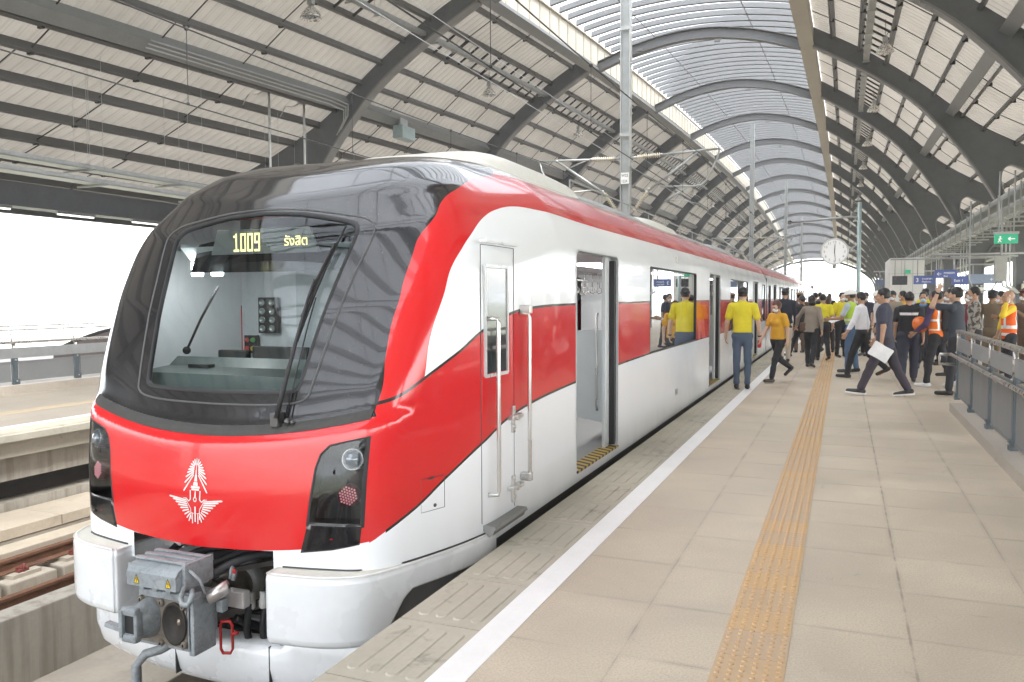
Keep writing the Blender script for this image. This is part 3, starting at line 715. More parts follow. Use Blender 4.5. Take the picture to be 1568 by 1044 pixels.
    # hung trays with strip lights over the far platform
    for zz, nm, xx in ((4.62, 'upper', -16.2), (4.28, 'lower', -15.9)):
        HS = []
        t = thing('service_tray', f'{nm} dusty galvanised tray hung over the far platform stairs', 'cable tray', (xx, 20, zz)); mb = MB(); h = MB()
        mb.box(xx - .22, xx + .22, -11, 60, zz - .01, zz + .01); mb.box(xx - .22, xx - .2, -11, 60, zz, zz + .10); mb.box(xx + .2, xx + .22, -11, 60, zz, zz + .10)
        for y in np.arange(-8, 58, 2.7 if zz > 4.5 else 3.1):
            h = MB(); HS.append(h); h.beam((xx - .6, y, zz - .035), (xx + .45, y, zz - .035), .04, .04)
            for e in (-.24, .24): h.tube([(xx + e, y, zz - .04), (xx + e, y, zo(abs(xx - CX)) - .1)], .005, 4, False)
        obj('tray', mb, M_GALV, t); each('hanger', HS, M_GALV, t)
    k = 0
    for y in np.arange(6.0, 30, 2.6):
        t = thing('strip_light', f'{ORD[k]} thin white strip light from the camera under the eaves of the far platform', 'light', (-20.6, y, 4.1), 'strip lights under the far eaves'); k += 1
        mb = MB(); mb.box(-20.65, -20.55, y, y + 1.25, 4.08, 4.14); obj('housing', mb, M_GALV, t)
        mb = MB(); mb.tube([(-20.6, y + .03, 4.06), (-20.6, y + 1.22, 4.06)], .022, 8); obj('tube', mb, mat('strip_tube', (.85, .85, .83), .4, emit=(1, 1, 1), es=.35), t)
    # two drop pipes on the left
    for i, (px, Y) in enumerate(((-15.4, 19.2), (-15.4, 20.83))):
        t = thing('drop_pipe', ('left' if i == 0 else 'right') + ' one of two thin white pipes hanging from the roof behind the cab', 'pipe', (px, Y, 7.8), 'drop pipes over the far platform')
        mb = MB(); mb.tube([(px, Y, 7.75), (px, Y, 2.7)], .035, 10); obj('pipe', mb, mat('pipe_white', (.55, .56, .54), .4, .3), t)
        mb = MB(); mb.box(px - .12, px + .12, Y - .12, Y + .12, 7.6, 7.8); mb.tube([(px - .05, Y, 7.7), (px - .2, Y - .2, 7.5), (px - .35, Y - .45, 7.45), (px - .35, Y - .7, 7.1)], .014, 6); obj('clamp', mb, M_GALV, t)
    t = thing('hanging_sign', 'white sign hung on two pipes beyond the cab roof', 'sign', (-15.4, 20, 2.6)); mb = MB(); mb.box(-15.46, -15.34, 18.9, 21.1, 2.3, 2.75, bev=.01); obj('panel', mb, mat('sign_blue', (.10, .14, .36), .4), t)
    # grey junction box on the big purlin
    t = thing('junction_box', 'pale grey box fixed to the big roof beam above the cab', 'box', (CX - 8.9, 25.5, zf(7.6, 25.5))); mb = MB(); mb.box(CX - 9.1, CX - 8.7, 25.1, 26.0, zf(7.6, 25.5) - .45, zf(7.6, 25.5), bev=.02); obj('case', mb, mat('box_teal', (.30, .37, .37), .5), t)
    mb = MB(); mb.box(CX - 9.0, CX - 8.9, 25.3, 25.8, zf(7.6, 25.5), zf(7.6, 25.5) + .3); obj('bracket', mb, M_GALV, t)
    # conduits below the box purlin near the first visible rib
    mb = MB()
    for e in (0, .08, .16):
        X_ = CX - 8.75 - e; mb.tube([(X_, y, zf(7.75 - e, y)) for y in np.arange(14, 21.4, 1.0)] + [(X_, 21.8, zf(7.7 - e, 21.8)), (X_ - .15, 22.0, zf(7.4 - e, 22)), (X_ - .45, 22.05, zf(7.0 - e, 22))], .022, 6)
    tag(obj('conduit', mb, M_GALV, loc=(CX - 8.8, 20, 7.6)), 'bundle of thin steel conduits running under the big roof beam on the left', 'conduit')
build_services()
# ---------------------------------------------------------------- railings, signs, clock, rooms and the world outside
M_RPOST = mat('railing_post', (.09, .11, .12), .45, .2, .12, 6.)
M_PANEL = mat('perforated_panel', (.20, .205, .205), .5, .25, .06, 2.)
M_STAIN = mat('brushed_steel', (.50, .48, .45), .3, .9, .1, 14.)
def railing(name, label, X0, ys, z0, rail, sd):
    """panels between posts at the Y positions ys (ascending)"""
    t = thing(name, label, 'railing', (X0, ys[-1], z0)); N = len(ys)
    for y in ys:
        mb = MB(); mb.box(X0 - .028, X0 + .028, y - .045, y + .045, z0, z0 + rail - .30, bev=.004); mb.box(X0 - sd * .028, X0 - sd * .05, y - .06, y + .06, z0, z0 + .10)
        mb.box(X0 - .012, X0 + .012, y - .06, y + .06, z0 + rail - .42, z0 + rail - .25, bev=.004); p = obj('post', mb, M_RPOST, t)
        mb = MB(); mb.tube([(X0 - .01, y, z0 + rail - .32), (X0 - .01, y, z0 + rail - .04)], .026, 10); obj('stub', mb, M_STAIN, p)
        mb = MB(); mb.ball((X0 - sd * .035, y, z0 + rail - .33), .016, 12); mb.ball((X0 - sd * .055, y, z0 + .06), .014, 12); obj('bolt', mb, M_STAIN, p)
    for a, b in zip(ys[:-1], ys[1:]):
        mb = MB(); mb.box(X0 - .008, X0 + .008, a + .075, b - .075, z0 + .055, z0 + rail - .36, bev=.003)
        for u, v, w, h in ((a + .075, b - .075, z0 + .05, z0 + .075), (a + .075, b - .075, z0 + rail - .38, z0 + rail - .355)): mb.box(X0 - .014, X0 + .014, u, v, w, h)
        obj('panel', mb, M_PANEL, t)
    a, b = ys[0], ys[-1]
    mb = MB(); mb.box(X0 - .045, X0 + .045, a, b + .05, z0 + rail - .045, z0 + rail, bev=.012); obj('top_rail', mb, M_STAIN, t)
    mb = MB(); mb.box(X0 - .02, X0 + .02, a, b, z0 + rail - .30, z0 + rail - .12, bev=.004); obj('kick_rail', mb, mat('rail_band', (.30, .31, .31), .4, .4), t)
    if sd > 0:
        mb = MB(); mb.tube([(X0 - .10, a, z0 + rail - .36), (X0 - .10, b + .03, z0 + rail - .36)], .024, 12)
        mb.tube([(X0 - .10, b + .03, z0 + rail - .36), (X0 - .24, b + .03, z0 + rail - .36), (X0 - .25, b + .03, z0 + rail - .40), (X0 - .25, b + .03, z0 + rail - .50), (X0 - .03, b + .03, z0 + rail - .51)], .022, 10)
        obj('handrail', mb, M_STAIN, t)
        HB_ = []
        for y in ys[:-1]: mb = MB(); HB_.append(mb); mb.tube([(X0, y + .7, z0 + rail - .40), (X0 - .06, y + .7, z0 + rail - .42), (X0 - .10, y + .7, z0 + rail - .37)], .010, 6)
        each('handrail_bracket', HB_, M_STAIN, t)
    return t
railing('stair_railing', 'grey panelled railing with steel handrails round the near stair opening', 1.56, [13.38 - 1.42 * i for i in range(17)][::-1], .118, 1.02, 1)
railing('stair_railing', 'panelled railing on the far platform seen left of the cab', -13.45, [9.786 + 1.24 * i for i in range(-12, 26)], .155, .76, -1)
def build_far_rail():
    t = thing('wire_guard', 'two thin pipes carried on posts above the far platform railing', 'railing', (-13.5, 9.8, .9)); mb = MB()
    for z in (1.10, 1.17): mb.tube([(-13.75, -6, z), (-13.75, 42, z)], .011, 6, False)
    obj('pipe', mb, M_STAIN, t); SU = []
    for y in np.arange(-5.6, 42, 1.24): mb = MB(); SU.append(mb); mb.tube([(-13.5, y + .5, .85), (-13.5, y + .5, 1.03), (-13.75, y + .5, 1.08), (-13.75, y + .5, 1.18)], .013, 6)
    each('support', SU, M_STAIN, t)
    # curved dark balustrades of an escalator beyond
    for i, (y0, zt, lab) in enumerate(((16.3, .86, 'dark curved escalator balustrade behind the far railing, left one'), (18.6, .84, 'dark curved escalator balustrade behind the far railing, right one nearer the cab'))):
        t = thing('escalator_balustrade', lab, 'balustrade', (-18.2, y0, 0)); P = cr([(y0 - 2.0, .35), (y0 - 1.2, .62), (y0, zt), (y0 + 1.6, zt + .06), (y0 + 7, zt + .06)], 6)
        mb = MB(); rows = [[(-18.2 - i * .9, a, z), (-18.2 - i * .9, a, -.3)] for a, z in P]; mb.sheet(rows, True)
        rows = [[(-18.24 - i * .9, a, z), (-18.24 - i * .9, a, -.3)] for a, z in P]; mb.sheet(rows, True); obj('panel', mb, mat('escalator_panel', (.20, .17, .16), .5), t)
        mb = MB(); mb.tube([(-18.22 - i * .9, a, z + .02) for a, z in P], .045, 8); obj('handrail', mb, M_ROD, t)
build_far_rail()
def sign(name, label, x0, x1, Y, z0, z1, m, cat='sign', writing=None, rods=None, col=(.9, .9, .9), th=.06, group=None, em=None):
    t = thing(name, label, cat, ((x0 + x1) / 2, Y, z0), group)
    mb = MB(); mb.box(x0, x1, Y, Y + th, z0, z1, bev=.008); obj('panel', mb, m, t)
    if rods:
        mb = MB()
        for rx in (x0 + (x1 - x0) * .18, x1 - (x1 - x0) * .18): mb.tube([(rx, Y + th / 2, z1), (rx, Y + th / 2, rods)], .018, 6)
        obj('hanger_rods', mb, M_GALV, t)
    for s_, sx, sz, size in (writing or []): text('writing', s_, size, mat('sign_white', (.85, .85, .85), .5, emit=(1, 1, 1), es=.03), t, (x0 + sx, Y - .004, z0 + sz), (1, 0, 0), (0, 0, 1), .003)
    return t
def build_station():
    BL = mat('sign_blue', (.13, .17, .36), .4)
    # white lift room
    t = thing('lift_room', 'white cladded lift room standing on the platform behind the crowd', 'room', (2.4, 38, 0)); mb = MB(); mb.box(1.77, 3.08, 38, 42.5, 0, 3.27, bev=.02); obj('wall', mb, mat('white_panel', (.66, .66, .63), .5, 0, .05, 1.), t)
    mb = MB()
    for z in (.9, 1.75, 2.6): mb.box(1.765, 3.085, 37.992, 38.0, z, z + .012)
    for x_ in (2.2, 2.64): mb.box(x_, x_ + .012, 37.992, 38, 0, 3.27)
    obj('panel_joints', mb, mat('joint_grey', (.3, .3, .3), .6), t)
    mb = MB(); mb.box(2.32, 2.56, 37.9, 37.99, 2.62, 2.76, bev=.01); e = obj('exit_sign', mb, mat('exit_green', (.04, .42, .24), .4, emit=(.05, .6, .3), es=.03), t)
    sign('train_display', 'black hanging train display beside the white lift room', 1.67, 2.19, 34.0, 2.08, 2.42, mat('display_black', (.03, .03, .035), .25), 'display', None, 3.02)
    sign('direction_sign', 'blue hanging direction sign with a white number 3 in front of the lift room', 2.40, 3.12, 34.0, 2.10, 2.42, BL, writing=[('3', .07, .08, .22), ('ชานชาลา', .28, .17, .10), ('Platform', .28, .06, .09)], rods=3.02)
    sign('direction_sign', 'blue direction sign hung higher, right of the lift room', 2.82, 3.52, 31.0, 2.26, 2.54, BL, writing=[('\u2190', .06, .08, .18), ('ทางออก', .28, .14, .1), ('Exit', .28, .04, .08)], rods=3.02)
    sign('direction_sign', 'small pale blue sign below and right of the high blue sign', 3.55, 4.1, 33.0, 2.06, 2.36, BL, writing=[('Exit 1', .08, .1, .13)], rods=3.02)
    sign('direction_sign', 'dark slate hanging sign far off left of the train display', 1.62, 2.75, 50.0, 2.25, 2.62, mat('sign_slate', (.13, .16, .24), .4), rods=3.02)
    sign('direction_sign', 'grey blue sign seen between the columns', 5.0, 6.4, 41.0, 2.2, 2.62, mat('sign_greyblue', (.22, .27, .36), .4), writing=[('\u2190 1', .9, .12, .2)], rods=3.02)
    t = sign('exit_sign', 'green running man exit sign hanging on two rods at the right edge', 3.24, 3.72, 22.0, 2.86, 3.08, mat('exit_green', (.04, .42, .24), .4), rods=4.55)
    mb = MB(); mb.box(3.22, 3.74, 21.98, 22.08, 3.08, 3.14); obj('top_cap', mb, M_GALV, t)
    mb = MB(); Y = 21.992                                     # the running man and the arrow
    mb.ball((3.36, Y, 3.02), .020, 12, (1, .2, 1)); mb.beam((3.36, Y, 3.0), (3.345, Y, 2.94), .006, .03); mb.beam((3.345, Y, 2.94), (3.385, Y, 2.90), .006, .018); mb.beam((3.345, Y, 2.94), (3.315, Y, 2.895), .006, .018); mb.beam((3.36, Y, 2.99), (3.395, Y, 2.965), .006, .014); mb.beam((3.355, Y, 2.985), (3.32, Y, 2.96), .006, .014)
    mb.beam((3.52, Y, 2.97), (3.66, Y, 2.97), .006, .025); mb.beam((3.52, Y, 2.97), (3.57, Y, 3.01), .006, .022); mb.beam((3.52, Y, 2.97), (3.57, Y, 2.93), .006, .022)
    obj('pictogram', mb, mat('sign_white', (.85, .85, .85), .5), t)
    mb = MB(); [mb.tube([(a, Y_, 3.05), (b, Y_, 3.05)], .035, 8) for a, b, Y_ in ((1.6, 5.6, 34.03), (2.7, 5.6, 31.03), (3.5, 5.6, 33.03), (1.5, 5.6, 50.03), (4.9, 6.5, 41.03))]
    tag(obj('sign_beam', mb, M_GALV, loc=(3, 34, 3.05)), 'thin horizontal pipes from the columns that the blue signs hang on', 'pipe')
    # clock on its pole
    t = thing('platform_clock', 'round white clock on a pale pole over the crowd', 'clock', (.36, 25.0, 0)); cx, cy, cz, R = -.28, 24.8, 2.92, .355
    mb = MB(); mb.tube([(.36, 25, 0), (.36, 25, 4.3)], .055, 14); mb.box(.26, .46, 24.9, 25.1, 0, .03); obj('pole', mb, mat('pole_pale_teal', (.40, .50, .50), .4, .3), t)
    mb = MB(); mb.tube([(.36, 25, 2.92), (cx, 25, 2.92)], .03, 8); mb.tube([(.36, 25, 3.12), (.1, 25, 2.98)], .02, 8); mb.tube([(cx, 24.9, cz - R), (cx, 24.9, cz - R - .12)], .05, 8); obj('bracket', mb, M_GALV, t)
    mb = MB(); mb.lathe([(0, .16), (R, .16), (R + .02, .12), (R + .02, 0), (R, -.012), (R - .02, 0), (R - .02, .01)], (cx, cy, cz), (0, 1, 0), 48); obj('case', mb, mat('clock_case', (.62, .63, .62), .4), t)
    mb = MB(); mb.lathe([(0, 0), (R - .02, 0)], (cx, cy + .012, cz), (0, 1, 0), 48); face = obj('face', mb, mat('clock_face', (.82, .82, .82), .4, 0, .02, emit=(1, 1, 1), es=.02), t)
    bk = mat('clock_black', (.30, .31, .32), .5)
    for h in range(12):
        a = rad(90 - 30 * (h if h else 12)); s_ = str(h if h else 12); r_ = R * .76
        text('numeral', s_, .10, bk, face, (cx + r_ * math.cos(a), cy + .008, cz + r_ * math.sin(a) - .04), (1, 0, 0), (0, 0, 1), .003, 'CENTER')
    for nm, ang, L_, w in (('hour_hand', 90 - 3, .20, .025), ('minute_hand', 90 + 180 + 6, .28, .018)):
        a = rad(ang); mb = MB(); mb.beam((cx - .05 * math.cos(a), cy, cz - .05 * math.sin(a)), (cx + L_ * math.cos(a), cy, cz + L_ * math.sin(a)), .006, w, (0, 1, 0)) if False else mb.prism([(-.05, -w / 2), (L_, -w / 3), (L_, w / 3), (-.05, w / 2)], .004, Matrix(((math.cos(a), -math.sin(a), 0, cx), (0, 0, 1, cy), (math.sin(a), math.cos(a), 0, cz), (0, 0, 0, 1)))); obj(nm, mb, mat('clock_hand', (.12, .12, .13), .5), face)
    # camera arm on the clock pole
    t = thing('surveillance_camera', 'thin horizontal arm with a dark camera at its left end above the clock', 'camera', (.36, 25, 3.85)); mb = MB(); mb.tube([(.36, 25, 3.86), (.15, 25, 3.9), (-1.5, 25, 3.80)], .032, 8); obj('arm', mb, M_GALV, t)
    mb = MB(); mb.lathe([(.03, 0), (.06, .02), (.06, .16), (.045, .18)], (-1.5, 25.05, 3.8), (0, -1, 0), 14); obj('camera', mb, mat('camera_grey', (.12, .12, .12), .4), t)
    mb = MB(); mb.tube([(.15, 24.2, 0), (.15, 24.2, 2.9)], .035, 8); mb.tube([(.15, 24.2, 2.6), (.3, 24.6, 2.65)], .02, 6)
    # gantry of trays and pipes along the columns, and its drops
    t = thing('service_gantry', 'crowded run of trays and pipes fixed along the columns on the right', 'cable tray', (4.9, 30, 4.4)); mb = MB()
    for zz, x0, x1 in ((4.66, 4.55, 5.1), (4.30, 4.6, 5.05)):
        mb.box(x0, x1, -8, 110, zz - .01, zz + .01); mb.box(x0, x0 + .02, -8, 110, zz, zz + .1); mb.box(x1 - .02, x1, -8, 110, zz, zz + .1)
    obj('tray', mb, M_GALV, t); mb = MB()
    for i, (xx, zz) in enumerate(((4.62, 4.40), (4.72, 4.42), (4.82, 4.40), (4.95, 4.18), (4.7, 4.12), (4.58, 4.78), (4.85, 4.76))): mb.tube([(xx, -8, zz), (xx, 110, zz)], .028 + .012 * (i % 3), 7, False)
    obj('pipe', mb, mat('pipe_pale', (.50, .51, .49), .4, .4), t); BK = []
    for y in np.arange(-6, 100, 1.8): mb = MB(); BK.append(mb); mb.beam((4.45, y, 4.0), (5.55, y, 4.0), .05, .05); mb.beam((4.5, y, 4.0), (4.5, y, 4.85), .04, .04); mb.beam((5.08, y, 4.0), (5.08, y, 4.75), .04, .04); mb.beam((4.5, y, 4.0), (5.5, y + .1, 4.7), .03, .03)
    each('bracket', BK, M_GALV, t)
    k = 0
    for Y in (33.3, 44.3, 55.3):
        mb = MB()
        for e in range(3): mb.tube([(5.35 - e * .12, Y - .25, 4.2), (5.35 - e * .12, Y - .25, 2.4), (5.4 - e * .12, Y - .25, 2.0), (5.7 - e * .05, Y - .25, 1.75), (6.1, Y - .25, 1.85), (6.25, Y - .25, 2.1)], .03, 7)
        tag(obj('drop_conduit', mb, mat('pipe_pale', (.5, .5, .5)), loc=(5.3, Y, 3)), f'bundle of three pale conduits curving down the {("nearest", "second", "third")[k]} visible column on the right', 'conduit', 'drop conduits on the columns')
        t = thing('emergency_light', f'twin emergency light box on the {("nearest", "second", "third")[k]} visible column on the right', 'light', (5.9, Y - .25, 2.0), 'emergency lights on the columns')
        mb = MB(); mb.box(5.72, 6.08, Y - .36, Y - .2, 1.85, 2.07, bev=.012); obj('case', mb, mat('light_box_cream', (.62, .60, .50), .5), t)
        mb = MB(); [mb.ball((5.9 + e, Y - .32, 2.13), .055, 12) for e in (-.09, .09)]; obj('lamp_head', mb, mat('lens_grey', (.4, .42, .42), .3), t); k += 1
    t = thing('electrical_box', 'grey electrical cabinet fixed between the columns on the right', 'box', (4.0, 26, 2.1)); mb = MB(); mb.box(3.86, 4.16, 26, 26.2, 2.05, 2.75, bev=.01); obj('case', mb, mat('cabinet_grey', (.42, .42, .39), .5), t)
    mb = MB(); mb.tube([(4.01, 26.1, 2.75), (4.01, 26.1, 4.3)], .02, 6); mb.tube([(3.95, 26.1, 2.05), (3.8, 26.1, 1.8), (3.4, 26.1, 1.75), (3.25, 26.1, 2.1), (3.25, 26.1, 4.3)], .022, 6); obj('conduit', mb, M_GALV, t)
    # far world: tree belt, blocks and hazy city
    rng = random.Random(5)
    for i in range(26):
        x0 = -130 - rng.random() * 70 ; y0 = 22 + i * 11 + rng.random() * 5; h = 4.5 + rng.random() * 4
        t = thing('tree', 'pale green tree in the bright distance beyond the far platform', 'tree', (x0, y0, -9.5), 'trees beyond the station'); mb = MB(); mb.tube([(x0, y0, -9.5), (x0 + .3, y0, -9.5 + h * .6)], [.22, .1], 6)
        for b in range(4): a = rng.random() * 6.28; mb.tube([(x0, y0, -9.5 + h * .35), (x0 + math.cos(a) * h * .25, y0 + math.sin(a) * h * .25, -9.5 + h * .7)], [.09, .03], 5)
        obj('trunk', mb, mat('bark', (.12, .09, .06), .9), t)
        mb = MB(); R_ = h * .42
        for c in range(420):
            u = rng.random() * 6.28; v = math.acos(2 * rng.random() - 1); r = R_ * (.55 + .45 * rng.random()) * (1 + .25 * math.sin(3 * u + i) * math.sin(2 * v))
            p = Vector((x0 + r * math.sin(v) * math.cos(u), y0 + r * math.sin(v) * math.sin(u), -9.5 + h * .68 + r * .75 * math.cos(v))); d = Vector((rng.random() - .5, rng.random() - .5, rng.random() - .5)).normalized(); e = d.orthogonal().normalized(); s_ = .22 + .2 * rng.random()
            mb.add([p - d * s_, p + e * s_ * .6, p + d * s_, p - e * s_ * .6], [(0, 1, 2, 3)])
        obj('crown', mb, mat('leaves', (.07, .11, .03), .7, 0, .4, .8), t, recalc=False)
    for i, (x0, y0, w, d, h, lab) in enumerate(((-150, 70, 46, 22, 9, 'long low pale building beyond the railing, left of the cab'), (-190, 190, 30, 24, 15, 'pale distant block behind the tree belt'), (-230, 110, 60, 20, 12, 'faint distant block at the left edge'))):
        t = thing('distant_building', lab, 'building', (x0, y0, -9.5)); mb = MB(); mb.box(x0, x0 + d, y0, y0 + w, -9.5, -9.5 + h); obj('wall', mb, mat('far_wall', (.5, .5, .48), .8), t)
        mb = MB(); mb.box(x0 - .5, x0 + d + .5, y0 - .5, y0 + w + .5, -9.5 + h, -9.2 + h); obj('roof', mb, mat('far_roof', (.28, .27, .3), .8), t)
        WN = []
        for z in np.arange(-7.6, -9.5 + h - 1.5, 3.2):
            for y in np.arange(y0 + 2, y0 + w - 2, 3.4): mb = MB(); WN.append(mb); mb.box(x0 + d, x0 + d + .05, y, y + 1.7, z, z + 1.4)
        each('window', WN, mat('far_glass', (.30, .33, .35), .2), t)
build_station()
# ---------------------------------------------------------------- the train
AP = [(3.8, .95), (4.01, 1.02), (4.24, 1.15), (4.53, 1.29), (4.86, 1.44), (5.2, 1.515), (5.58, 1.55), (6.69, 1.572), (8.5, 1.575), (12, 1.575)]
BP = [(3.8, .17), (3.87, .21), (3.99, .30), (4.19, .40), (4.44, .54), (4.82, .70), (5.10, .78), (5.56, .84), (6.7, .895), (9, .95), (12, .955)]
def livery():
    m, x, p = newmat('train_livery'); P, X_, Y_, Z_ = x.pos()
    xl = x.m('ABSOLUTE', x.sub(X_, XC)); y, z = Y_, Z_
    my = x.curve(z, [(.9, 3.955), (1.02, 4.01), (1.3, 4.105), (1.6, 4.235), (1.88, 4.39), (2.04, 4.49), (2.16, 4.60), (2.28, 4.75), (2.37, 4.96), (2.49, 5.34), (2.60, 5.85), (2.7, 6.0)], .9, 2.7, 3.9, 6.1)
    zmb = x.add(x.mul(x.m('POWER', x.m('DIVIDE', xl, 1.09), 2.), .13), .815)
    mask = x.mul(x.lt(y, my), x.gt(z, zmb))
    my = x.add(my, x.mul(x.lt(X_, XC), x.ramp(z, 1.0, 1.8, .05, .20)))
    mask = x.mul(x.lt(y, my), x.gt(z, zmb))
    A = x.curve(y, AP, 3.8, 12, .9, 1.7); B = x.curve(y, BP, 3.8, 12, .1, 1.0)
    zin = x.curve(y, [(4.2, 1.0), (4.24, 1.15), (4.29, 1.37), (4.42, 1.65), (4.52, 1.84), (4.62, 1.94), (4.73, 2.02), (5.02, 2.17), (5.33, 2.26), (5.62, 2.305), (6, 2.315), (7.2, 2.30), (9, 2.30)], 4.2, 9, .9, 2.4)
    wm = x.mul(x.mul(x.gt(z, A), x.lt(z, zin)), x.gt(y, 4.235))
    rb = x.add(x.mul(x.m('POWER', x.m('DIVIDE', xl, 1.07), 2.), .09), .145)
    front = x.lt(y, 3.9); low = x.mixf(front, B, rb)
    wl = x.lt(z, low)
    st = x.mul(x.mx(x.lt(x.m('ABSOLUTE', x.sub(z, A)), .0095), x.lt(x.m('ABSOLUTE', x.sub(z, B)), .0095)), x.gt(y, 3.97))
    dn = x.noise(P, 1.4, 5, .6, .6); sp = x.ramp(x.noise(P, 70, 2), .70, .76); dust = x.ramp(dn, .35, .75)
    white = x.mix(x.mul(dust, .2), (.90, .93, .97), (.84, .87, .90))
    red = x.mix(x.mul(dust, .18), (.64, .014, .018), (.59, .032, .030))
    black = x.mix(x.mul(dust, .35), (.013, .013, .016), (.036, .034, .033))
    black = x.mix(x.mul(sp, .25), black, (.25, .24, .22))
    c = x.mix(wm, red, white); c = x.mix(wl, c, white)
    c = x.mix(x.gt(z, 2.60), c, (.36, .35, .33)); c = x.mix(st, c, (.015, .015, .015)); c = x.mix(mask, c, black)
    low_d = x.mul(x.ramp(z, .35, -.1), x.ramp(x.noise(x.scale(P, (3, 3, .6)), 1.6, 4), .35, .7)); c = x.mix(x.mul(low_d, .18), c, (.42, .38, .32))
    x.put(p.inputs['Base Color'], c)
    x.put(p.inputs['Roughness'], x.mixf(mask, x.ramp(dn, .3, .75, .13, .24), x.ramp(dn, .3, .75, .10, .26)))
    x.put(p.inputs['Coat Weight'], x.mixf(mask, .45, .5)); p.inputs['Coat Roughness'].default_value = .03
    nb = x.bump(x.noise(P, 2.2, 1, .5), .03, .05); x.put(p.inputs['Normal'], nb); x.put(p.inputs['Coat Normal'], nb)
    return m
M_LIV = livery()
M_BLK = mat('black_rubber', (.018, .018, .02), .55); M_GBLK = mat('black_gloss', (.012, .012, .014), .12, 0, .1, coat=.5)
M_BUMP = mat('bumper_white', (.78, .80, .82), .28, 0, .05, 2.2, coat=.5, dirt=.08)
M_UNDER = mat('underframe_dark', (.06, .058, .055), .7, .1, .2, 4, dirt=.3)
M_CHROME = mat('handrail_steel', (.62, .61, .59), .28, .75, .03, 2)
M_INT = mat('interior_panel', (.62, .65, .67), .45, 0, .04); M_INTD = mat('interior_grey', (.22, .24, .26), .5, 0, .06)
M_SEAM = mat('panel_seam', (.06, .06, .06), .6)
def cut(bm, poly, ax, flt):
    """cut the outline poly (u, v) out of bm; ax = indices of u and v"""
    us = [p[0] for p in poly]; vs = [p[1] for p in poly]; bb = (min(us) - .01, max(us) + .01, min(vs) - .01, max(vs) + .01)
    def near(f):
        if not flt(f.calc_center_median()): return False
        a = [v.co[ax[0]] for v in f.verts]; b = [v.co[ax[1]] for v in f.verts]
        return max(a) > bb[0] and min(a) < bb[1] and max(b) > bb[2] and min(b) < bb[3]
    n = len(poly)
    for i in range(n):
        p, q = poly[i], poly[(i + 1) % n]; du, dv = q[0] - p[0], q[1] - p[1]
        L = math.hypot(du, dv)
        if L < 1e-5: continue
        lo = (min(p[0], q[0]) - .03, max(p[0], q[0]) + .03, min(p[1], q[1]) - .03, max(p[1], q[1]) + .03)
        F = []
        for f in bm.faces:
            if not near(f): continue
            a = [v.co[ax[0]] for v in f.verts]; b = [v.co[ax[1]] for v in f.verts]
            if max(a) > lo[0] and min(a) < lo[1] and max(b) > lo[2] and min(b) < lo[3]: F.append(f)
        if not F: continue
        co = Vector((0, 0, 0)); co[ax[0]] = p[0]; co[ax[1]] = p[1]; no = Vector((0, 0, 0)); no[ax[0]] = -dv / L; no[ax[1]] = du / L
        g = list({e for f in F for e in f.edges} | {v for f in F for v in f.verts} | set(F))
        bmesh.ops.bisect_plane(bm, geom=g, plane_co=co, plane_no=no, dist=1e-5)
    def inside(u, v):
        c = False
        for i in range(n):
            (x1, y1), (x2, y2) = poly[i], poly[(i + 1) % n]
            if (y1 > v) != (y2 > v) and u < (x2 - x1) * (v - y1) / (y2 - y1) + x1: c = not c
        return c
    D = [f for f in bm.faces if near(f) and inside(f.calc_center_median()[ax[0]], f.calc_center_median()[ax[1]])]
    bmesh.ops.delete(bm, geom=D, context='FACES')
def mirror(P): return P + [(-u, v) for u, v in P[::-1]]
WS = [(.0, 1.068), (.3, 1.072), (.50, 1.08), (.565, 1.095), (.592, 1.14), (.63, 1.40), (.685, 1.75), (.725, 1.98), (.725, 2.045), (.69, 2.09), (.6, 2.118), (.3, 2.168), (0, 2.185)]
WS = cr(WS, 3); WS = WS[:-1] + [WS[-1]] + [(-u, v) for u, v in WS[-2:0:-1]]
FR = cr([(.0, .985), (.35, .99), (.56, 1.005), (.655, 1.04), (.68, 1.12), (.73, 1.40), (.79, 1.75), (.845, 2.0), (.835, 2.08), (.76, 2.135), (.6, 2.165), (.3, 2.208), (0, 2.222)], 3); FR = FR + [(-u, v) for u, v in FR[-2:0:-1]]
HL = [(.755, .335), (.80, .66), (.825, .735), (.875, .785), (.95, .805), (1.085, .835), (1.062, .335)]
HT = [(.71, .165), (.757, .345), (1.062, .345), (1.05, .225), (.9, .19)]
def on_nose(P, off=0.):
    """(x, z) pairs on the front surface, pushed out along the normal by off; world coordinates"""
    a = np.array(P, float); y = nose_y(a[:, 0], a[:, 1]); Q = np.stack([a[:, 0], y, a[:, 1]], 1)
    if off: Q = Q + nose_n(Q) * off
    Q[:, 0] += XC
    return [Vector(q) for q in Q]
def side_x(y, z=1.):
    o = np.array([[0., y, z]]); p, ok = nose_hit(o, np.array([[1., 0, 0]]), .2, 2.5, 60); return float(p[0, 0])
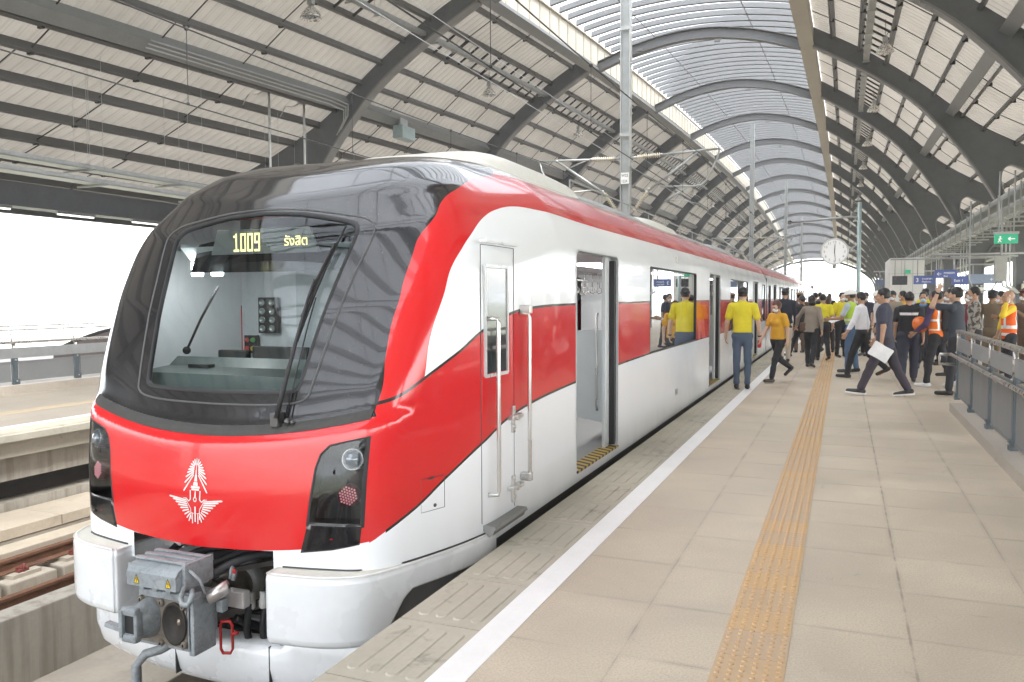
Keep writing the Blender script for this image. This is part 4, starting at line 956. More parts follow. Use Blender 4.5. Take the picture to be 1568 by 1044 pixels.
def ring_shell(ys_, nose):
    N = 220; th = np.linspace(0, 2 * PI, N, endpoint=False); rows = []; valid = []
    O, D = [], []
    if nose:
        for ph in np.concatenate([np.linspace(1.5, 60, 62), np.linspace(61, 90, 30)[:-1]]):
            s_, c_ = math.sin(rad(ph)), math.cos(rad(ph))
            O.append(np.tile([0, 5.0, 1.4], (N, 1))); D.append(np.stack([s_ * np.cos(th), np.full(N, -c_), s_ * np.sin(th)], 1))
    for y in ys_:
        O.append(np.tile([0, y, 1.4], (N, 1))); D.append(np.stack([np.cos(th), np.zeros(N), np.sin(th)], 1))
    O = np.concatenate(O); D = np.concatenate(D).astype(float); n = len(O)
    P = np.zeros((n, 3)); ok = np.zeros(n, bool)
    for i in range(0, n, 6000):
        P[i:i + 6000], ok[i:i + 6000] = nose_hit(O[i:i + 6000], D[i:i + 6000], .3, 3.6, 90)
    ok &= P[:, 2] > -.22
    bm = bmesh.new(); V = [bm.verts.new(p) if o else None for p, o in zip(P, ok)]; R = n // N
    for r in range(R - 1):
        for k in range(N):
            q = [V[r * N + k], V[r * N + (k + 1) % N], V[(r + 1) * N + (k + 1) % N], V[(r + 1) * N + k]]
            if all(q): bm.faces.new(q)
    bmesh.ops.bisect_plane(bm, geom=bm.faces[:] + bm.edges[:] + bm.verts[:], plane_co=(0, 0, .004), plane_no=(0, 0, -1), clear_outer=True)
    return bm
def finish_shell(bm, name, parent):
    bmesh.ops.delete(bm, geom=[v for v in bm.verts if not v.link_faces], context='VERTS')
    me = bpy.data.meshes.new(name); bm.to_mesh(me); bm.free()
    n = len(me.vertices); co = np.zeros(n * 3); me.vertices.foreach_get('co', co); co = co.reshape(-1, 3)
    nn = nose_n(co); base = wloc(parent)
    # faces must wind outward
    co2 = co + np.array([XC, 0, 0]) - np.array(base); 
    bm = bmesh.new(); bm.from_mesh(me); bm.verts.ensure_lookup_table(); fl = []
    for f in bm.faces:
        f.smooth = True; f.normal_update()
        if f.normal.dot(Vector(nn[f.verts[0].index])) < 0: fl.append(f)
    bmesh.ops.reverse_faces(bm, faces=fl); bm.to_mesh(me); bm.free()
    me.vertices.foreach_set('co', co2.ravel()); me.update()
    me.normals_split_custom_set_from_vertices([tuple(v) for v in nn])
    o = bpy.data.objects.new(name, me); COL.objects.link(o); o.parent = parent; me.materials.append(M_LIV)
    return o
def holes_for(doors, wins):
    return [rrect(a, b, .10, 2.035, .07, 4) for a, b in doors] + [rrect(a, b, .965, 1.985, .035, 3) for a, b in wins]
def fill_side(T, doors, wins, y0, y1, detail):
    """frames, panes, liners and door leaves of one car; both sides"""
    from mathutils.geometry import tessellate_polygon
    H = holes_for(doors, wins)
    for sd in (1, -1):
        X1 = XC + sd * 1.43
        for i, P in enumerate(H):
            isdoor = i < len(doors)
            mb = MB(); cu = (min(u for u, v in P) + max(u for u, v in P)) / 2; cv = (min(v for u, v in P) + max(v for u, v in P)) / 2
            w = .016
            O_ = [(u + math.copysign(w, u - cu), v + math.copysign(w, v - cv)) for u, v in P]
            rows = [[(X1 + sd * .0015, u, v) for u, v in O_], [(X1 + sd * .004, u, v) for u, v in P], [(X1 - sd * .07, u, v) for u, v in P]]
            mb.sheet(rows, False, closed=True)
            if isdoor:
                if sd > 0 or detail:
                    fr = obj('door_frame', mb, mat('door_frame_grey', (.50, .52, .54), .4), T)
                a, b = doors[i]
                if sd > 0:   # open: leaf tucked at the far edge with its rubber lip
                    mb = MB(); mb.box(X1 - .11, X1 - .075, b - .21, b + .02, .10, 2.04, bev=.004); lf = obj('door_leaf', mb, M_INT, T)
                    mb = MB(); mb.box(X1 - .072, X1 - .02, b - .075, b - .004, .12, 2.0); obj('rubber_lip', mb, M_BLK, lf)
                    mb = MB(); mb.box(X1 - .11, X1 - .075, a - .02, a + .03, .10, 2.04); obj('door_leaf', mb, M_INT, T)
                    mb = MB(); mb.box(X1 - .13, X1 + .012, a + .01, b - .01, .085, .106); obj('sill', mb, M_HAZ, T)
                else:
                    mb = MB(); mb.box(X1 + .03, X1 + .06, a - .02, (a + b) / 2 - .004, .10, 2.04); mb.box(X1 + .03, X1 + .06, (a + b) / 2 + .004, b + .02, .10, 2.04); lf = obj('door_leaf', mb, M_INT, T)
                    mb = MB()
                    for c in ((a + (b - a) * .25), (a + (b - a) * .75)): mb.box(X1 + .062, X1 + .066, c - .22, c + .22, .95, 1.85)
                    obj('door_glass', mb, mat('door_window_light', (.55, .62, .66), .15, emit=(.8, .9, 1), es=.0), lf)
            else:
                fr = obj('window', mb, M_BLK, T)
                mb = MB(); mb.add([(X1 - sd * .018, u, v) for u, v in P], [tuple(range(len(P)))]); obj('pane', mb, M_SGLASS, fr)
        # liner
        o3 = [Vector((y0 + .1, .09, 0)), Vector((y1 - .1, .09, 0)), Vector((y1 - .1, 2.14, 0)), Vector((y0 + .1, 2.14, 0))]
        h3 = [[Vector((u, max(v, .1), 0)) for u, v in P] for P in H]
        tri = tessellate_polygon([o3] + h3); A = o3 + [v for h in h3 for v in h]
        mb = MB(); mb.add([(X1 - sd * .14, v.x, v.y) for v in A], tri); obj('inner_wall', mb, M_INT, T, recalc=False)
    mb = MB(); mb.box(XC - 1.36, XC + 1.36, y0 + .1, y1 - .1, .02, .09); obj('floor', mb, mat('floor_vinyl', (.26, .27, .27), .45, 0, .08), T)
    mb = MB(); mb.box(XC - 1.29, XC + 1.29, y0 + .1, y1 - .1, 2.14, 2.16)
    obj('ceiling', mb, mat('ceiling_white', (.75, .76, .76), .5), T)
def grimy():
    m, x, p = newmat('coupler_grey'); P, X_, Y_, Z_ = x.pos(); n = x.noise(P, 16, 5, .7, .8); n2 = x.noise(P, 5, 3)
    c = x.mix(x.ramp(n2, .3, .7), (.22, .25, .27), (.33, .36, .38)); c = x.mix(x.mul(x.ramp(n, .47, .75), .7), c, (.11, .09, .07)); c = x.mix(x.mul(x.ramp(x.noise(P, 60, 3), .58, .7), .25), c, (.05, .042, .035))
    x.put(p.inputs['Base Color'], c); p.inputs['Roughness'].default_value = .45; x.put(p.inputs['Normal'], x.bump(n, .25, .006)); _M['coupler_grey'] = m; return m
def build_train():
    T = thing('passenger_train', 'red and white commuter train with a black nose and open doors standing at the platform', 'train', (XC, 3.7, -1.17))
    doors = [(6.71, 8.11), (14.2, 15.52), (21.4, 22.65)]; wins = [(9.60, 12.86), (17.0, 20.2), (23.85, 24.7)]
    # ---- lead car shell with real openings
    ys_ = list(np.arange(5.0, 6.6, .06)) + list(np.arange(6.6, 25.2, .31)) + [25.2]
    bm = ring_shell(ys_, True)
    cut(bm, WS, (0, 2), lambda c: c.y < 4.9 and c.z > .9)
    for s_ in (1, -1): cut(bm, [(s_ * u, v) for u, v in HL], (0, 2), lambda c: c.y < 4.1)
    arc = [(-.54, -.2), (-.54, .165), (-.3, .155), (0, .145), (.3, .155), (.54, .165), (.54, -.2)]
    cut(bm, arc, (0, 2), lambda c: c.y < 4.2 and c.z < .4)
    for s_ in (1, -1):
        for P in holes_for(doors, wins): cut(bm, P, (1, 2), lambda c: c.x * s_ > 1.2)
    finish_shell(bm, 'body', T)
    fill_side(T, doors, wins, 6.0, 25.2, True)
    # ---- following cars
    yy = 25.42
    for k in range(2):
        L = 19.9
        dr = [(yy + 2.3 + 6.9 * j, yy + 3.6 + 6.9 * j) for j in range(3)]; wn = [(yy + .5, yy + 1.3), (yy + 5.0, yy + 7.9), (yy + 11.9, yy + 14.8), (yy + 18.6, yy + 19.4)]
        bm = ring_shell(list(np.linspace(yy + 20, yy + 20 + L, 30)), False)
        for v in bm.verts: v.co.y -= 20
        for P in holes_for(dr, wn): cut(bm, P, (1, 2), lambda c: c.x > 1.2)
        finish_shell(bm, 'body', T)
        fill_side(T, dr, wn, yy, yy + L, False)
        mb = MB(); mb.box(XC - 1.2, XC + 1.2, yy - .22, yy + .02, -.3, 2.35); obj('gangway', mb, mat('gangway_grey', (.30, .31, .32), .7), T)
        for e in (yy - .2, yy + .0):
            mb = MB(); mb.box(XC - 1.42, XC + 1.42, e - .012, e + .012, -.05, 2.2); obj('end_wall', mb, M_BLK, T)
        yy += L + .22
    mb = MB(); mb.box(XC - 1.40, XC + 1.40, yy - .3, yy - .2, -.05, 2.5); obj('end_wall', mb, M_BLK, T)
    # ---- roof gear
    for (a, b, hz, w, mm, nm) in ((6.05, 8.35, 2.925, 1.02, mat('roof_cream', (.62, .60, .53), .4), 'roof_fairing'), (8.45, 11.9, 2.86, .96, mat('roof_grey', (.34, .34, .34), .45), 'air_conditioner'), (12.0, 14.0, 2.90, 1.0, mat('roof_cream', (0, 0, 0)), 'roof_fairing'), (14.1, 18.4, 2.85, .96, mat('roof_grey', (0, 0, 0)), 'air_conditioner'), (18.6, 22.0, 2.90, .96, mat('roof_grey', (0, 0, 0)), 'air_conditioner'), (27, 31, 2.88, .96, mat('roof_grey', (0, 0, 0)), 'air_conditioner'), (36, 40, 2.88, .96, mat('roof_grey', (0, 0, 0)), 'air_conditioner'), (48, 52, 2.88, .96, mat('roof_grey', (0, 0, 0)), 'air_conditioner'), (57, 61, 2.88, .96, mat('roof_grey', (0, 0, 0)), 'air_conditioner')):
        mb = MB(); rows = []
        for t_, s_ in ((0, .02), (.03, .45), (.08, .8), (.16, .96), (.3, 1), (.7, 1), (.84, .97), (.93, .85), (.98, .5), (1, .02)):
            y = lerp(a, b, t_); r = []
            for i in range(15):
                u = -1 + 2 * i / 14; zz = 2.58 + (hz - 2.58) * s_ * (1 - abs(u) ** 5 * .9); r.append((XC + u * w * (1 + .06 * abs(u)), y, zz if abs(u) < 1 else 2.50))
            rows.append(r)
        mb.sheet(rows, True); obj(nm, mb, mm, T)
    mb = MB()
    for a, b in ((8.6, 25), (26, 45)): 
        for e in (.75,): mb.tube([(XC + e, a, 2.93), (XC + e, b, 2.93)], .012, 5); [mb.tube([(XC + e, y, 2.7), (XC + e, y, 2.93)], .01, 5) for y in np.arange(a, b, 1.3)]
    obj('roof_rail', mb, M_GALV, T)
    # ---- windscreen
    C0 = (0, 1.62); rows = []
    for t_ in np.linspace(0.02, 1, 12): rows.append(on_nose([(C0[0] + (u - C0[0]) * t_, C0[1] + (v - C0[1]) * t_) for u, v in WS], -.006))
    mb = MB(); mb.sheet(rows, True, closed=True); n = len(WS); mb.f.append(tuple(range(n))); mb.mi.append(0); mb.sm.append(True)
    ws = obj('windscreen', mb, glassmat('windscreen_glass', (.80, .85, .84), .0, .85), T)
    mb = MB(); big = lambda k: [(u * (1 + k / .7), 1.62 + (v - 1.62) * (1 + k / .56)) for u, v in WS]
    mb.sheet([on_nose(WS, -.02), on_nose(WS, .004), on_nose(big(.012), .007), on_nose(big(.022), .001)], True, closed=True); obj('seal', mb, M_BLK, ws)
    mb = MB(); mb.tube(on_nose(FR, .001), .0065, 6, closed=True); obj('frame_ridge', mb, mat('ridge_grey', (.10, .10, .10), .5), T)
    # mask lower ledge: dusty seam
    mb = MB(); P = [(u, .812 + .13 * (u / 1.09) ** 2) for u in np.linspace(-1.08, 1.08, 61)]
    mb.sheet([on_nose([(u, v - .006) for u, v in P], .001), on_nose([(u, v + .005) for u, v in P], .010), on_nose([(u, v + .040) for u, v in P], .008), on_nose([(u, v + .052) for u, v in P], .0)], True); obj('ledge_strip', mb, mat('dusty_black', (.05, .048, .045), .7, 0, .3, 12), T)
    # ---- display band behind the top of the glass
    zd = lambda u: 1.868 + .012 * (u / .7) ** 2
    band = [(u, zd(u)) for u in np.linspace(-.70, .70, 25)]
    mb = MB(); top = [(u * 1.03, min(2.17 - .06 * (u / .7) ** 2, 2.17)) for u, v in band]
    R = [on_nose([(lerp(a[0], b[0], t_), lerp(a[1], b[1], t_)) for a, b in zip(band, top)], -.16) for t_ in np.linspace(0, 1, 8)]
    mb.sheet(R, True); dsp = obj('display_band', mb, M_GBLK, T)
    TR = [(-.37, 1.93), (.53, 1.93), (.46, 2.065), (-.29, 2.065)]
    def quadpatch(c, off, n=8):
        rows = []
        for j in range(n + 1):
            v = j / n; rows.append(on_nose([(lerp(lerp(c[0][0], c[1][0], i / n), lerp(c[3][0], c[2][0], i / n), v), lerp(lerp(c[0][1], c[1][1], i / n), lerp(c[3][1], c[2][1], i / n), v)) for i in range(n + 1)], off))
        return rows
    mb = MB(); mb.prism([(XC - .41, 1.925), (XC + .475, 1.925), (XC + .40, 2.09), (XC - .35, 2.09)], .01, Matrix(((1, 0, 0, 0), (0, 0, 1, 4.34), (0, 1, 0, 0), (0, 0, 0, 1)))); sc = obj('display_panel', mb, mat('display_grey', (.10, .11, .11), .4), dsp)
    led = mat('led_yellow', (.6, .6, .25), .5, emit=(1, .9, .35), es=.28)
    g = {'1': ['010', '110', '010', '010', '010', '010', '010', '010', '111'], '0': ['111', '101', '101', '101', '101', '101', '101', '101', '111'], '9': ['111', '101', '101', '101', '111', '001', '001', '001', '111']}
    mb = MB(); x0 = -.135
    YD = 4.335; x0 = -.215; mb = MB()
    for ch in '1009':
        for j, row in enumerate(g[ch]):
            for i, b_ in enumerate(row):
                if b_ == '1':
                    u, v = XC + x0 + .008 + i * .0175, 2.055 - j * .0133; l_ = .0045 + (.0045 if i and row[i - 1] == '1' else 0); r_ = .0045 + (.0045 if i < 2 and row[i + 1] == '1' else 0)
                    mb.box(u - l_, u + r_, YD - .001, YD + .001, v - .0068, v + .0068)
        x0 += .0575
    obj('train_number', mb, led, dsp)
    text('destination', 'รังสิต', .085, led, dsp, (XC + .20, YD, 1.972), (1, 0, 0), (0, 0, 1), .002)
    # ---- wiper
    mb = MB(); mb.tube(on_nose([(.515, .905), (.53, 1.1), (.548, 1.35), (.565, 1.60), (.575, 1.72)], .055), [.016, .014, .011, .009, .008], 8); mb.tube(on_nose([(.565, .93), (.575, 1.15), (.59, 1.45), (.60, 1.62)], .03), .0045, 6)
    w = obj('wiper', mb, M_BLK, T)
    mb = MB(); q = on_nose([(.535, 1.36), (.555, 1.5), (.58, 1.68), (.62, 1.88), (.665, 2.07)], .022); mb.tube(q, [.008, .012, .014, .012, .006], 6); q2 = on_nose([(.545, 1.5), (.58, 1.72), (.64, 1.95)], .045); mb.tube(q2, .007, 6); obj('blade', mb, M_BLK, w)
    mb = MB(); a = on_nose([(.50, .90), (.575, .895), (.61, .89)], .025); mb.box(a[0].x - .025, a[0].x + .03, a[0].y - .03, a[0].y + .04, a[0].z - .035, a[0].z + .05, bev=.008); mb.ball(a[1], .022); mb.ball(a[2], .014); obj('pivot', mb, mat('pivot_metal', (.12, .12, .12), .35, .6), w)
    # ---- headlight clusters
    for s_ in (1, -1):
        P = [(s_ * u, v) for u, v in HL]; n = len(P)
        mb = MB(); fr_ = on_nose(P, .0); back = [Vector((q.x - s_ * .04, q.y + .13, q.z)) for q in fr_]; mb.sheet([fr_, back], False, closed=True); b0 = len(mb.v); mb.add(back, [tuple(range(n))])
        hc = obj('headlight', mb, mat('lamp_housing', (.015, .015, .017), .6, spec=.2), T)
        for (u, v, r, nm) in ((1.005, .71, .058, 'headlamp'), (.985, .50, .062, 'tail_lamp')):
            c = on_nose([(s_ * u, v)], -.035)[0]; ax = Vector((s_ * .35, -1, .12)).normalized(); mb = MB()
            if nm == 'headlamp': mb.lathe([(r * 1.1, -.05), (r * 1.12, .012), (r, .016), (r * .92, 0), (r * .8, -.02)], c, ax, 28); obj('lamp_bezel', mb, M_CHROME, hc); mb = MB(); mb.lathe([(r * .95, 0), (r * .8, .022), (r * .5, .036), (.001, .042)], c, ax, 24); obj(nm, mb, mat('projector_lens', (.22, .25, .28), .06, .3, .1, coat=1.), hc)
            else:
                mb.lathe([(r * 1.05, -.04), (r, .004), (0.001, .006)], c, ax, 28); obj(nm, mb, mat('tail_base', (.10, .02, .025), .3), hc); mb = MB(); uu = ax.orthogonal().normalized(); ww = ax.cross(uu)
                for i in range(-5, 6):
                    for j in range(-5, 6):
                        a, b = (i + (j % 2) * .5) * .0165, j * .0143
                        if math.hypot(a, b) < r * .9: mb.ball(c + uu * a + ww * b + ax * .007, .0066, 12)
                obj('led_beads', mb, mat('led_bead', (.80, .45, .48), .12, emit=(1, .25, .3), es=.03), hc)
        mb = MB()
        for k_ in range(0): z_ = .37 + .065 * k_; q = on_nose([(s_ * (.79 + .012 * k_), z_), (s_ * .90, z_)], -.07); mb.beam(q[0], q[1], .03, .006)
        mb.box(0, .001, 0, .001, 0, .001) if False else None
        rows = []; cu = sum(u for u, v in P) / n; cv = sum(v for u, v in P) / n
        Pd = []
        for i in range(n):
            a, b = P[i], P[(i + 1) % n]; Pd += [(lerp(a[0], b[0], t_), lerp(a[1], b[1], t_)) for t_ in (0, .25, .5, .75)]
        for t_ in np.linspace(.05, 1, 7): rows.append(on_nose([(cu + (u - cu) * t_, cv + (v - cv) * t_) for u, v in Pd], -.001))
        mb = MB(); mb.sheet(rows, True, closed=True); obj('lens_cover', mb, glassmat('lamp_cover', (.80, .82, .84), .02), hc)
        mb = MB(); k2 = lambda k: [(cu + (u - cu) * (1 + k), cv + (v - cv) * (1 + k * .6)) for u, v in Pd]; mb.sheet([on_nose(k2(-.06), .001), on_nose(k2(0), .004), on_nose(k2(.07), .001)], True, closed=True); obj('lamp_seal', mb, M_BLK, hc)
        Q = [(s_ * u, v) for u, v in HT]; cu2 = sum(u for u, v in Q) / len(Q); cv2 = sum(v for u, v in Q) / len(Q); Qd = []
        for i in range(len(Q)):
            a, b = Q[i], Q[(i + 1) % len(Q)]; Qd += [(lerp(a[0], b[0], t_), lerp(a[1], b[1], t_)) for t_ in (0, .25, .5, .75)]
        rows = [on_nose([(cu2 + (u - cu2) * t_, cv2 + (v - cv2) * t_) for u, v in Qd], .0035 if t_ < 1 else .0005) for t_ in (.05, .4, .8, .98, 1)]
        mb = MB(); mb.sheet(rows, True, closed=True); obj('lower_trim', mb, M_GBLK, hc)
    # ---- emblem
    mb = MB()
    def E_(cx, cy): cy -= (cx - 637) * .15; return ((cx - 637) * .00061, .665 - (cy - 110) * .000485)
    def stroke(a, b, w0, w1, tip=False):
        a, b = Vector(E_(*a)), Vector(E_(*b)); d = (b - a).normalized(); n_ = Vector((-d.y, d.x)); k = .00044
        P = [a + n_ * w0 * k, a - n_ * w0 * k, b - n_ * w1 * k, b + n_ * w1 * k]; mb.add(on_nose([(p.x, p.y) for p in P], .0035), [(0, 1, 2, 3)])
        if tip: mb.add(on_nose([(p.x, p.y) for p in (P[2], b + d * w1 * k * 1.6, P[3])], .0035), [(0, 1, 2)])
    tips = [(637, 108), (613, 118), (592, 142), (574, 172), (559, 205), (545, 240), (531, 278), (516, 330), (504, 400), (494, 500)]; roots = [(637, 178), (627, 178), (619, 186), (614, 198), (612, 212), (612, 226), (611, 240), (610, 256), (609, 275), (608, 300)]
    for s_ in (1, -1):
        for t_, r_ in zip(tips, roots):
            f = lambda p: ((p[0] if s_ > 0 else 1274 - p[0]), p[1] + (p[0] - 637) * .15 * (0 if s_ > 0 else 0) + ((1274 - 2 * p[0]) * .15 * .5 if s_ < 0 else -(1274 - 2 * p[0]) * .15 * .5))
            stroke(f(r_), f(t_), 7, 11, True)
    stroke((637, 180), (637, 300), 3, 9); stroke((637, 300), (637, 380), 16, 26); stroke((637, 388), (637, 432), 34, 42); stroke((637, 438), (637, 462), 72, 80); stroke((637, 468), (637, 490), 66, 66)
    for s_ in (1, -1):
        sh = lambda dx, y: (637 + s_ * dx, y + s_ * dx * .15)
        stroke(sh(62, 490), sh(58, 600), 9, 9); stroke(sh(58, 600), sh(82, 628), 9, 7); stroke(sh(82, 628), sh(120, 590), 8, 5); stroke(sh(100, 600), sh(150, 592), 6, 3)
        for k_ in range(9):
            t_ = k_ / 8; a = sh(lerp(118, 56, t_), lerp(618, 800, t_)); b = sh(lerp(325, 78, t_ ** .8), lerp(590, 870, t_ ** 1.1)); stroke(a, b, 9, 12 - 3 * t_, True)
        stroke(sh(118, 610), sh(56, 720), 5, 5); stroke(sh(56, 720), sh(50, 850), 5, 7); stroke(sh(32, 770), sh(34, 900), 5, 9); stroke(sh(60, 770), sh(18, 775), 4, 4)
    stroke((637, 690), (637, 880), 13, 9); stroke((640, 500), (637, 570), 8, 12)
    for k_ in range(10): a = k_ / 10 * 2 * PI; b = (k_ + 1) / 10 * 2 * PI; stroke((636 + 18 * math.cos(a), 600 + 26 * math.sin(a)), (636 + 18 * math.cos(b), 600 + 26 * math.sin(b)), 7, 7)
    obj('emblem', mb, mat('emblem_white', (.72, .70, .69), .4), T, recalc=False)
    # ---- cab door, windows, rails, locks on both sides
    for s_ in (1, -1):
        sx = lambda y, o=0., z=1.: XC + s_ * (side_x(y, z) + o)
        mb = MB()
        def seam(y0_, z0_, y1_, z1_, w_=.004): mb.beam((sx(y0_, .0004), y0_, z0_), (sx(y1_, .0004), y1_, z1_), w_, w_ * 1.0) if abs(y1_ - y0_) < 1e-6 else [mb.beam((sx(lerp(y0_, y1_, i / 4), .0004), lerp(y0_, y1_, i / 4), z0_), (sx(lerp(y0_, y1_, (i + 1) / 4), .0004), lerp(y0_, y1_, (i + 1) / 4), z1_), w_, w_) for i in range(4)]
        seam(4.755, .15, 4.755, 1.97); seam(5.27, .15, 5.27, 1.97); seam(4.755, 1.97, 5.27, 1.97)
        cd = obj('cab_door', mb, M_SEAM, T)
        mb = MB(); P = [(4.82, 1.13), (5.12, 1.13), (5.12, 1.82), (4.82, 1.82)]; mb.add([(sx(u, .006), u, v) for u, v in P], [(0, 1, 2, 3)]); obj('door_window', mb, M_DGLASS, cd)
        mb = MB()
        for (a, b) in (((4.80, 1.115), (5.14, 1.115)), ((5.14, 1.115), (5.14, 1.835)), ((5.14, 1.835), (4.80, 1.835)), ((4.80, 1.835), (4.80, 1.115))): mb.beam((sx(a[0], .006), a[0], a[1]), (sx(b[0], .006), b[0], b[1]), .016, .022)
        obj('window_frame', mb, mat('frame_silver', (.62, .63, .64), .3, .3), cd)
        mb = MB(); mb.box(min(sx(4.75, .0), sx(4.75, .045)), max(sx(4.75, .0), sx(4.75, .045)), 4.745, 5.31, 1.985, 2.0, bev=.004); obj('rain_strip', mb, mat('bumper_white', (0, 0, 0)), cd)
        for (y, z0_, z1_) in ((4.86, .325, 1.49), (5.41, .335, 1.515)):
            mb = MB(); a = sx(y); o_ = s_ * .065
            mb.tube([(a, y - .03, z1_), (a + o_ * .9, y, z1_), (a + o_, y, z1_ - .03), (a + o_, y, z0_ + .03), (a + o_ * .9, y, z0_), (a, y - .03, z0_)], .0145, 10); h = obj('grab_rail', mb, M_CHROME, T)
            mb = MB(); [mb.box(min(a, a + o_ * 1.25), max(a, a + o_ * 1.25), y - .025, y + .025, z_ - .03, z_ + .03, bev=.006) for z_ in ((z1_ + .03, z0_ - .0) if y > 5 else ())]
            if mb.v: obj('rail_end', mb, M_CHROME, h)
        for z_ in (.79, .295):
            mb = MB(); a = sx(5.25); mb.box(min(a, a + s_ * .02), max(a, a + s_ * .02), 5.215, 5.255, z_ - .11, z_ + .08, bev=.004); mb.box(min(a, a + s_ * .05), max(a, a + s_ * .05), 5.14, 5.34, z_ - .012, z_ + .018, bev=.006); mb.tube([(a + s_ * .02, 5.235, z_), (a + s_ * .055, 5.235, z_)], .022, 12); mb.ball((a + s_ * .022, 5.235, z_ - .07), .012, 12); obj('door_lock', mb, M_CHROME, cd)
        mb = MB(); a = sx(5.0); Mx = [(0, .0), (.09, 0), (.10, -.02), (.085, -.022), (.07, -.06), (.045, -.075), (.0, -.03)]
        mb.prism([(s_ * u, v) for u, v in Mx], .56, Matrix(((1, 0, 0, a - s_ * .02), (0, 0, 1, 4.77), (0, 1, 0, .135), (0, 0, 0, 1)))); obj('step_plate', mb, mat('step_grey', (.26, .26, .25), .5, .3), T)
        mb = MB(); 
        for (y0_, z0_, y1_, z1_) in ((4.205, .345, 4.205, .545), (4.39, .345, 4.39, .545), (4.205, .545, 4.39, .545), (4.205, .345, 4.39, .345)): seam(y0_, z0_, y1_, z1_, .003)
        mb.box(sx(4.3, .001, .5) - .002, sx(4.3, .001, .5) + .002, 4.25, 4.33, .538, .55); mb.ball((sx(4.31, .0, .37), 4.31, .372), .012, 12)
        obj('hatch', mb, M_SEAM, T)
    t_ = text('car_number', '1031', .13, mat('number_grey', (.42, .43, .42), .5), T, (XC + 1.4315, 11.15, .27), (0, 1, 0), (0, 0, 1), .0015)
    mb = MB(); mb.box(XC + 1.42, XC + 1.44, 11.22, 11.27, 2.10, 2.19, bev=.003); obj('side_lamp', mb, mat('side_lamp', (.6, .55, .5), .3), T)
    # ---- bumpers
    OUTL = cr([(.565, 4.6), (.565, 3.9), (.566, 3.67), (.585, 3.635), (.62, 3.625), (.85, 3.655), (1.01, 3.71), (1.13, 3.80), (1.22, 3.97), (1.315, 4.23), (1.40, 4.52), (1.447, 4.78), (1.450, 4.90)], 4)
    for s_ in (1, -1):
        mb = MB(); rows = []; P = [Vector(p) for p in OUTL]; N = len(P)
        nr = []
        for i in range(N): d = (P[min(i + 1, N - 1)] - P[max(i - 1, 0)]).normalized(); nr.append(Vector((-d.y, d.x)))   # towards the inside of the bumper
        for ins_, kz in ((.25, 'T'), (.022, 'T'), (.006, 't'), (0, .97), (0, .90), (0, .5), (0, .12), (.004, .05), (.02, .0), (.12, -.01)):
            r = []
            for i in range(N):
                y = P[i].y; on_side = P[i].x > 1.12; zb = -.33 + (.25 * min(1, max(0, (y - 3.90) / .16)) if on_side else 0)
                endk = 1 - max(0, (y - 4.80) / .10) ** 2 * .35 if on_side else 1
                zt = .078; z_ = zt if kz == 'T' else zt - .006 if kz == 't' else zb + (zt - .03 - zb) * kz
                q = P[i] + nr[i] * -ins_ if False else P[i] - nr[i] * -ins_
                z_ = (z_ - (zb + zt) / 2) * endk + (zb + zt) / 2
                r.append((XC + s_ * q.x, q.y, z_))
            rows.append(r)
        tp = MB(); tp.add([(XC + s_ * q.x, q.y, .074) for q in P], [tuple(range(N))]); tp.sheet(rows[:2], True) if False else None; sm_ = MB(); sm_.tube(on_nose([(s_ * u, .078) for u in np.linspace(.60, 1.04, 9)], .003) + [Vector((XC + s_ * (side_x(y_, .078) + .002), y_, .080)) for y_ in (4.08, 4.2, 4.35, 4.5, 4.65, 4.8)], .006, 5); mb.sheet(rows[1:4], True); mb.sheet(rows[3:7], True); mb.sheet(rows[6:], True); b = obj('bumper', mb, M_BUMP, T); obj('dusty_top', tp, mat('bumper_dust', (.62, .59, .52), .55, 0, .12, 6), b); obj('top_seam', sm_, M_SEAM, b)
    # apron under the bumpers, with its ledge
    mb = MB(); A = cr([(-1.30, 4.5), (-1.22, 4.1), (-1.10, 3.93), (-.9, 3.86), (-.55, 3.79), (0, 3.75), (.55, 3.79), (.9, 3.86), (1.10, 3.93), (1.22, 4.1), (1.30, 4.5)], 5)
    rows = []
    for ins_, z_ in ((.16, -.435), (.02, -.425), (0, -.44), (.0, -.56), (.03, -.68), (.08, -.74)):
        rows.append([(XC + u * (1 - ins_ * .5), v + ins_, z_ + (.10 * min(1, max(0, (abs(u) - .56) / .02)) if z_ > -.5 else 0)) for u, v in A])
    mb.sheet(rows, True); ap = obj('apron', mb, M_BUMP, T)
    mb = MB()
    for u in (-.23, .47): q = .0; yv = float(np.interp(u, [a[0] for a in A], [a[1] for a in A])); mb.box(XC + u - .003, XC + u + .003, yv - .002, yv + .1, -.70, -.427)
    obj('apron_joint', mb, M_SEAM, ap)
    for s_ in (1, -1):
        mb = MB(); rows = []
        for z_ in (-.07, -.75): rows.append([(XC + s_ * u, v, z_) for u, v in ((1.10, 4.02), (1.22, 4.15), (1.31, 4.5), (1.36, 4.95), (1.36, 25))])
        mb.sheet(rows, False); obj('side_skirt', mb, mat('skirt_grey', (.15, .15, .15), .6), T)
        mb = MB(); mb.box(min(XC + s_ * 1.34, XC + s_ * 1.42), max(XC + s_ * 1.34, XC + s_ * 1.42), 4.85, 65, -.15, .002); obj('sole_bar', mb, mat('sole_grey', (.045, .045, .047), .5), T)
    mb = MB(); mb.box(XC - 1.2, XC + 1.2, 4.5, 65, -.95, -.06); obj('underframe', mb, M_UNDER, T)
    mb = MB(); mb.box(XC - 1.05, XC + 1.05, 4.10, 4.14, .14, 1.0); mb.box(XC - 1.1, XC + 1.1, 4.46, 4.5, -.8, .3); mb.box(XC - .58, XC + .58, 3.86, 4.5, .16, .19); obj('void_backing', mb, mat('void_shade_black', (.02, .02, .02), .9), T)  # black panels added to stand for the dark void inside the nose
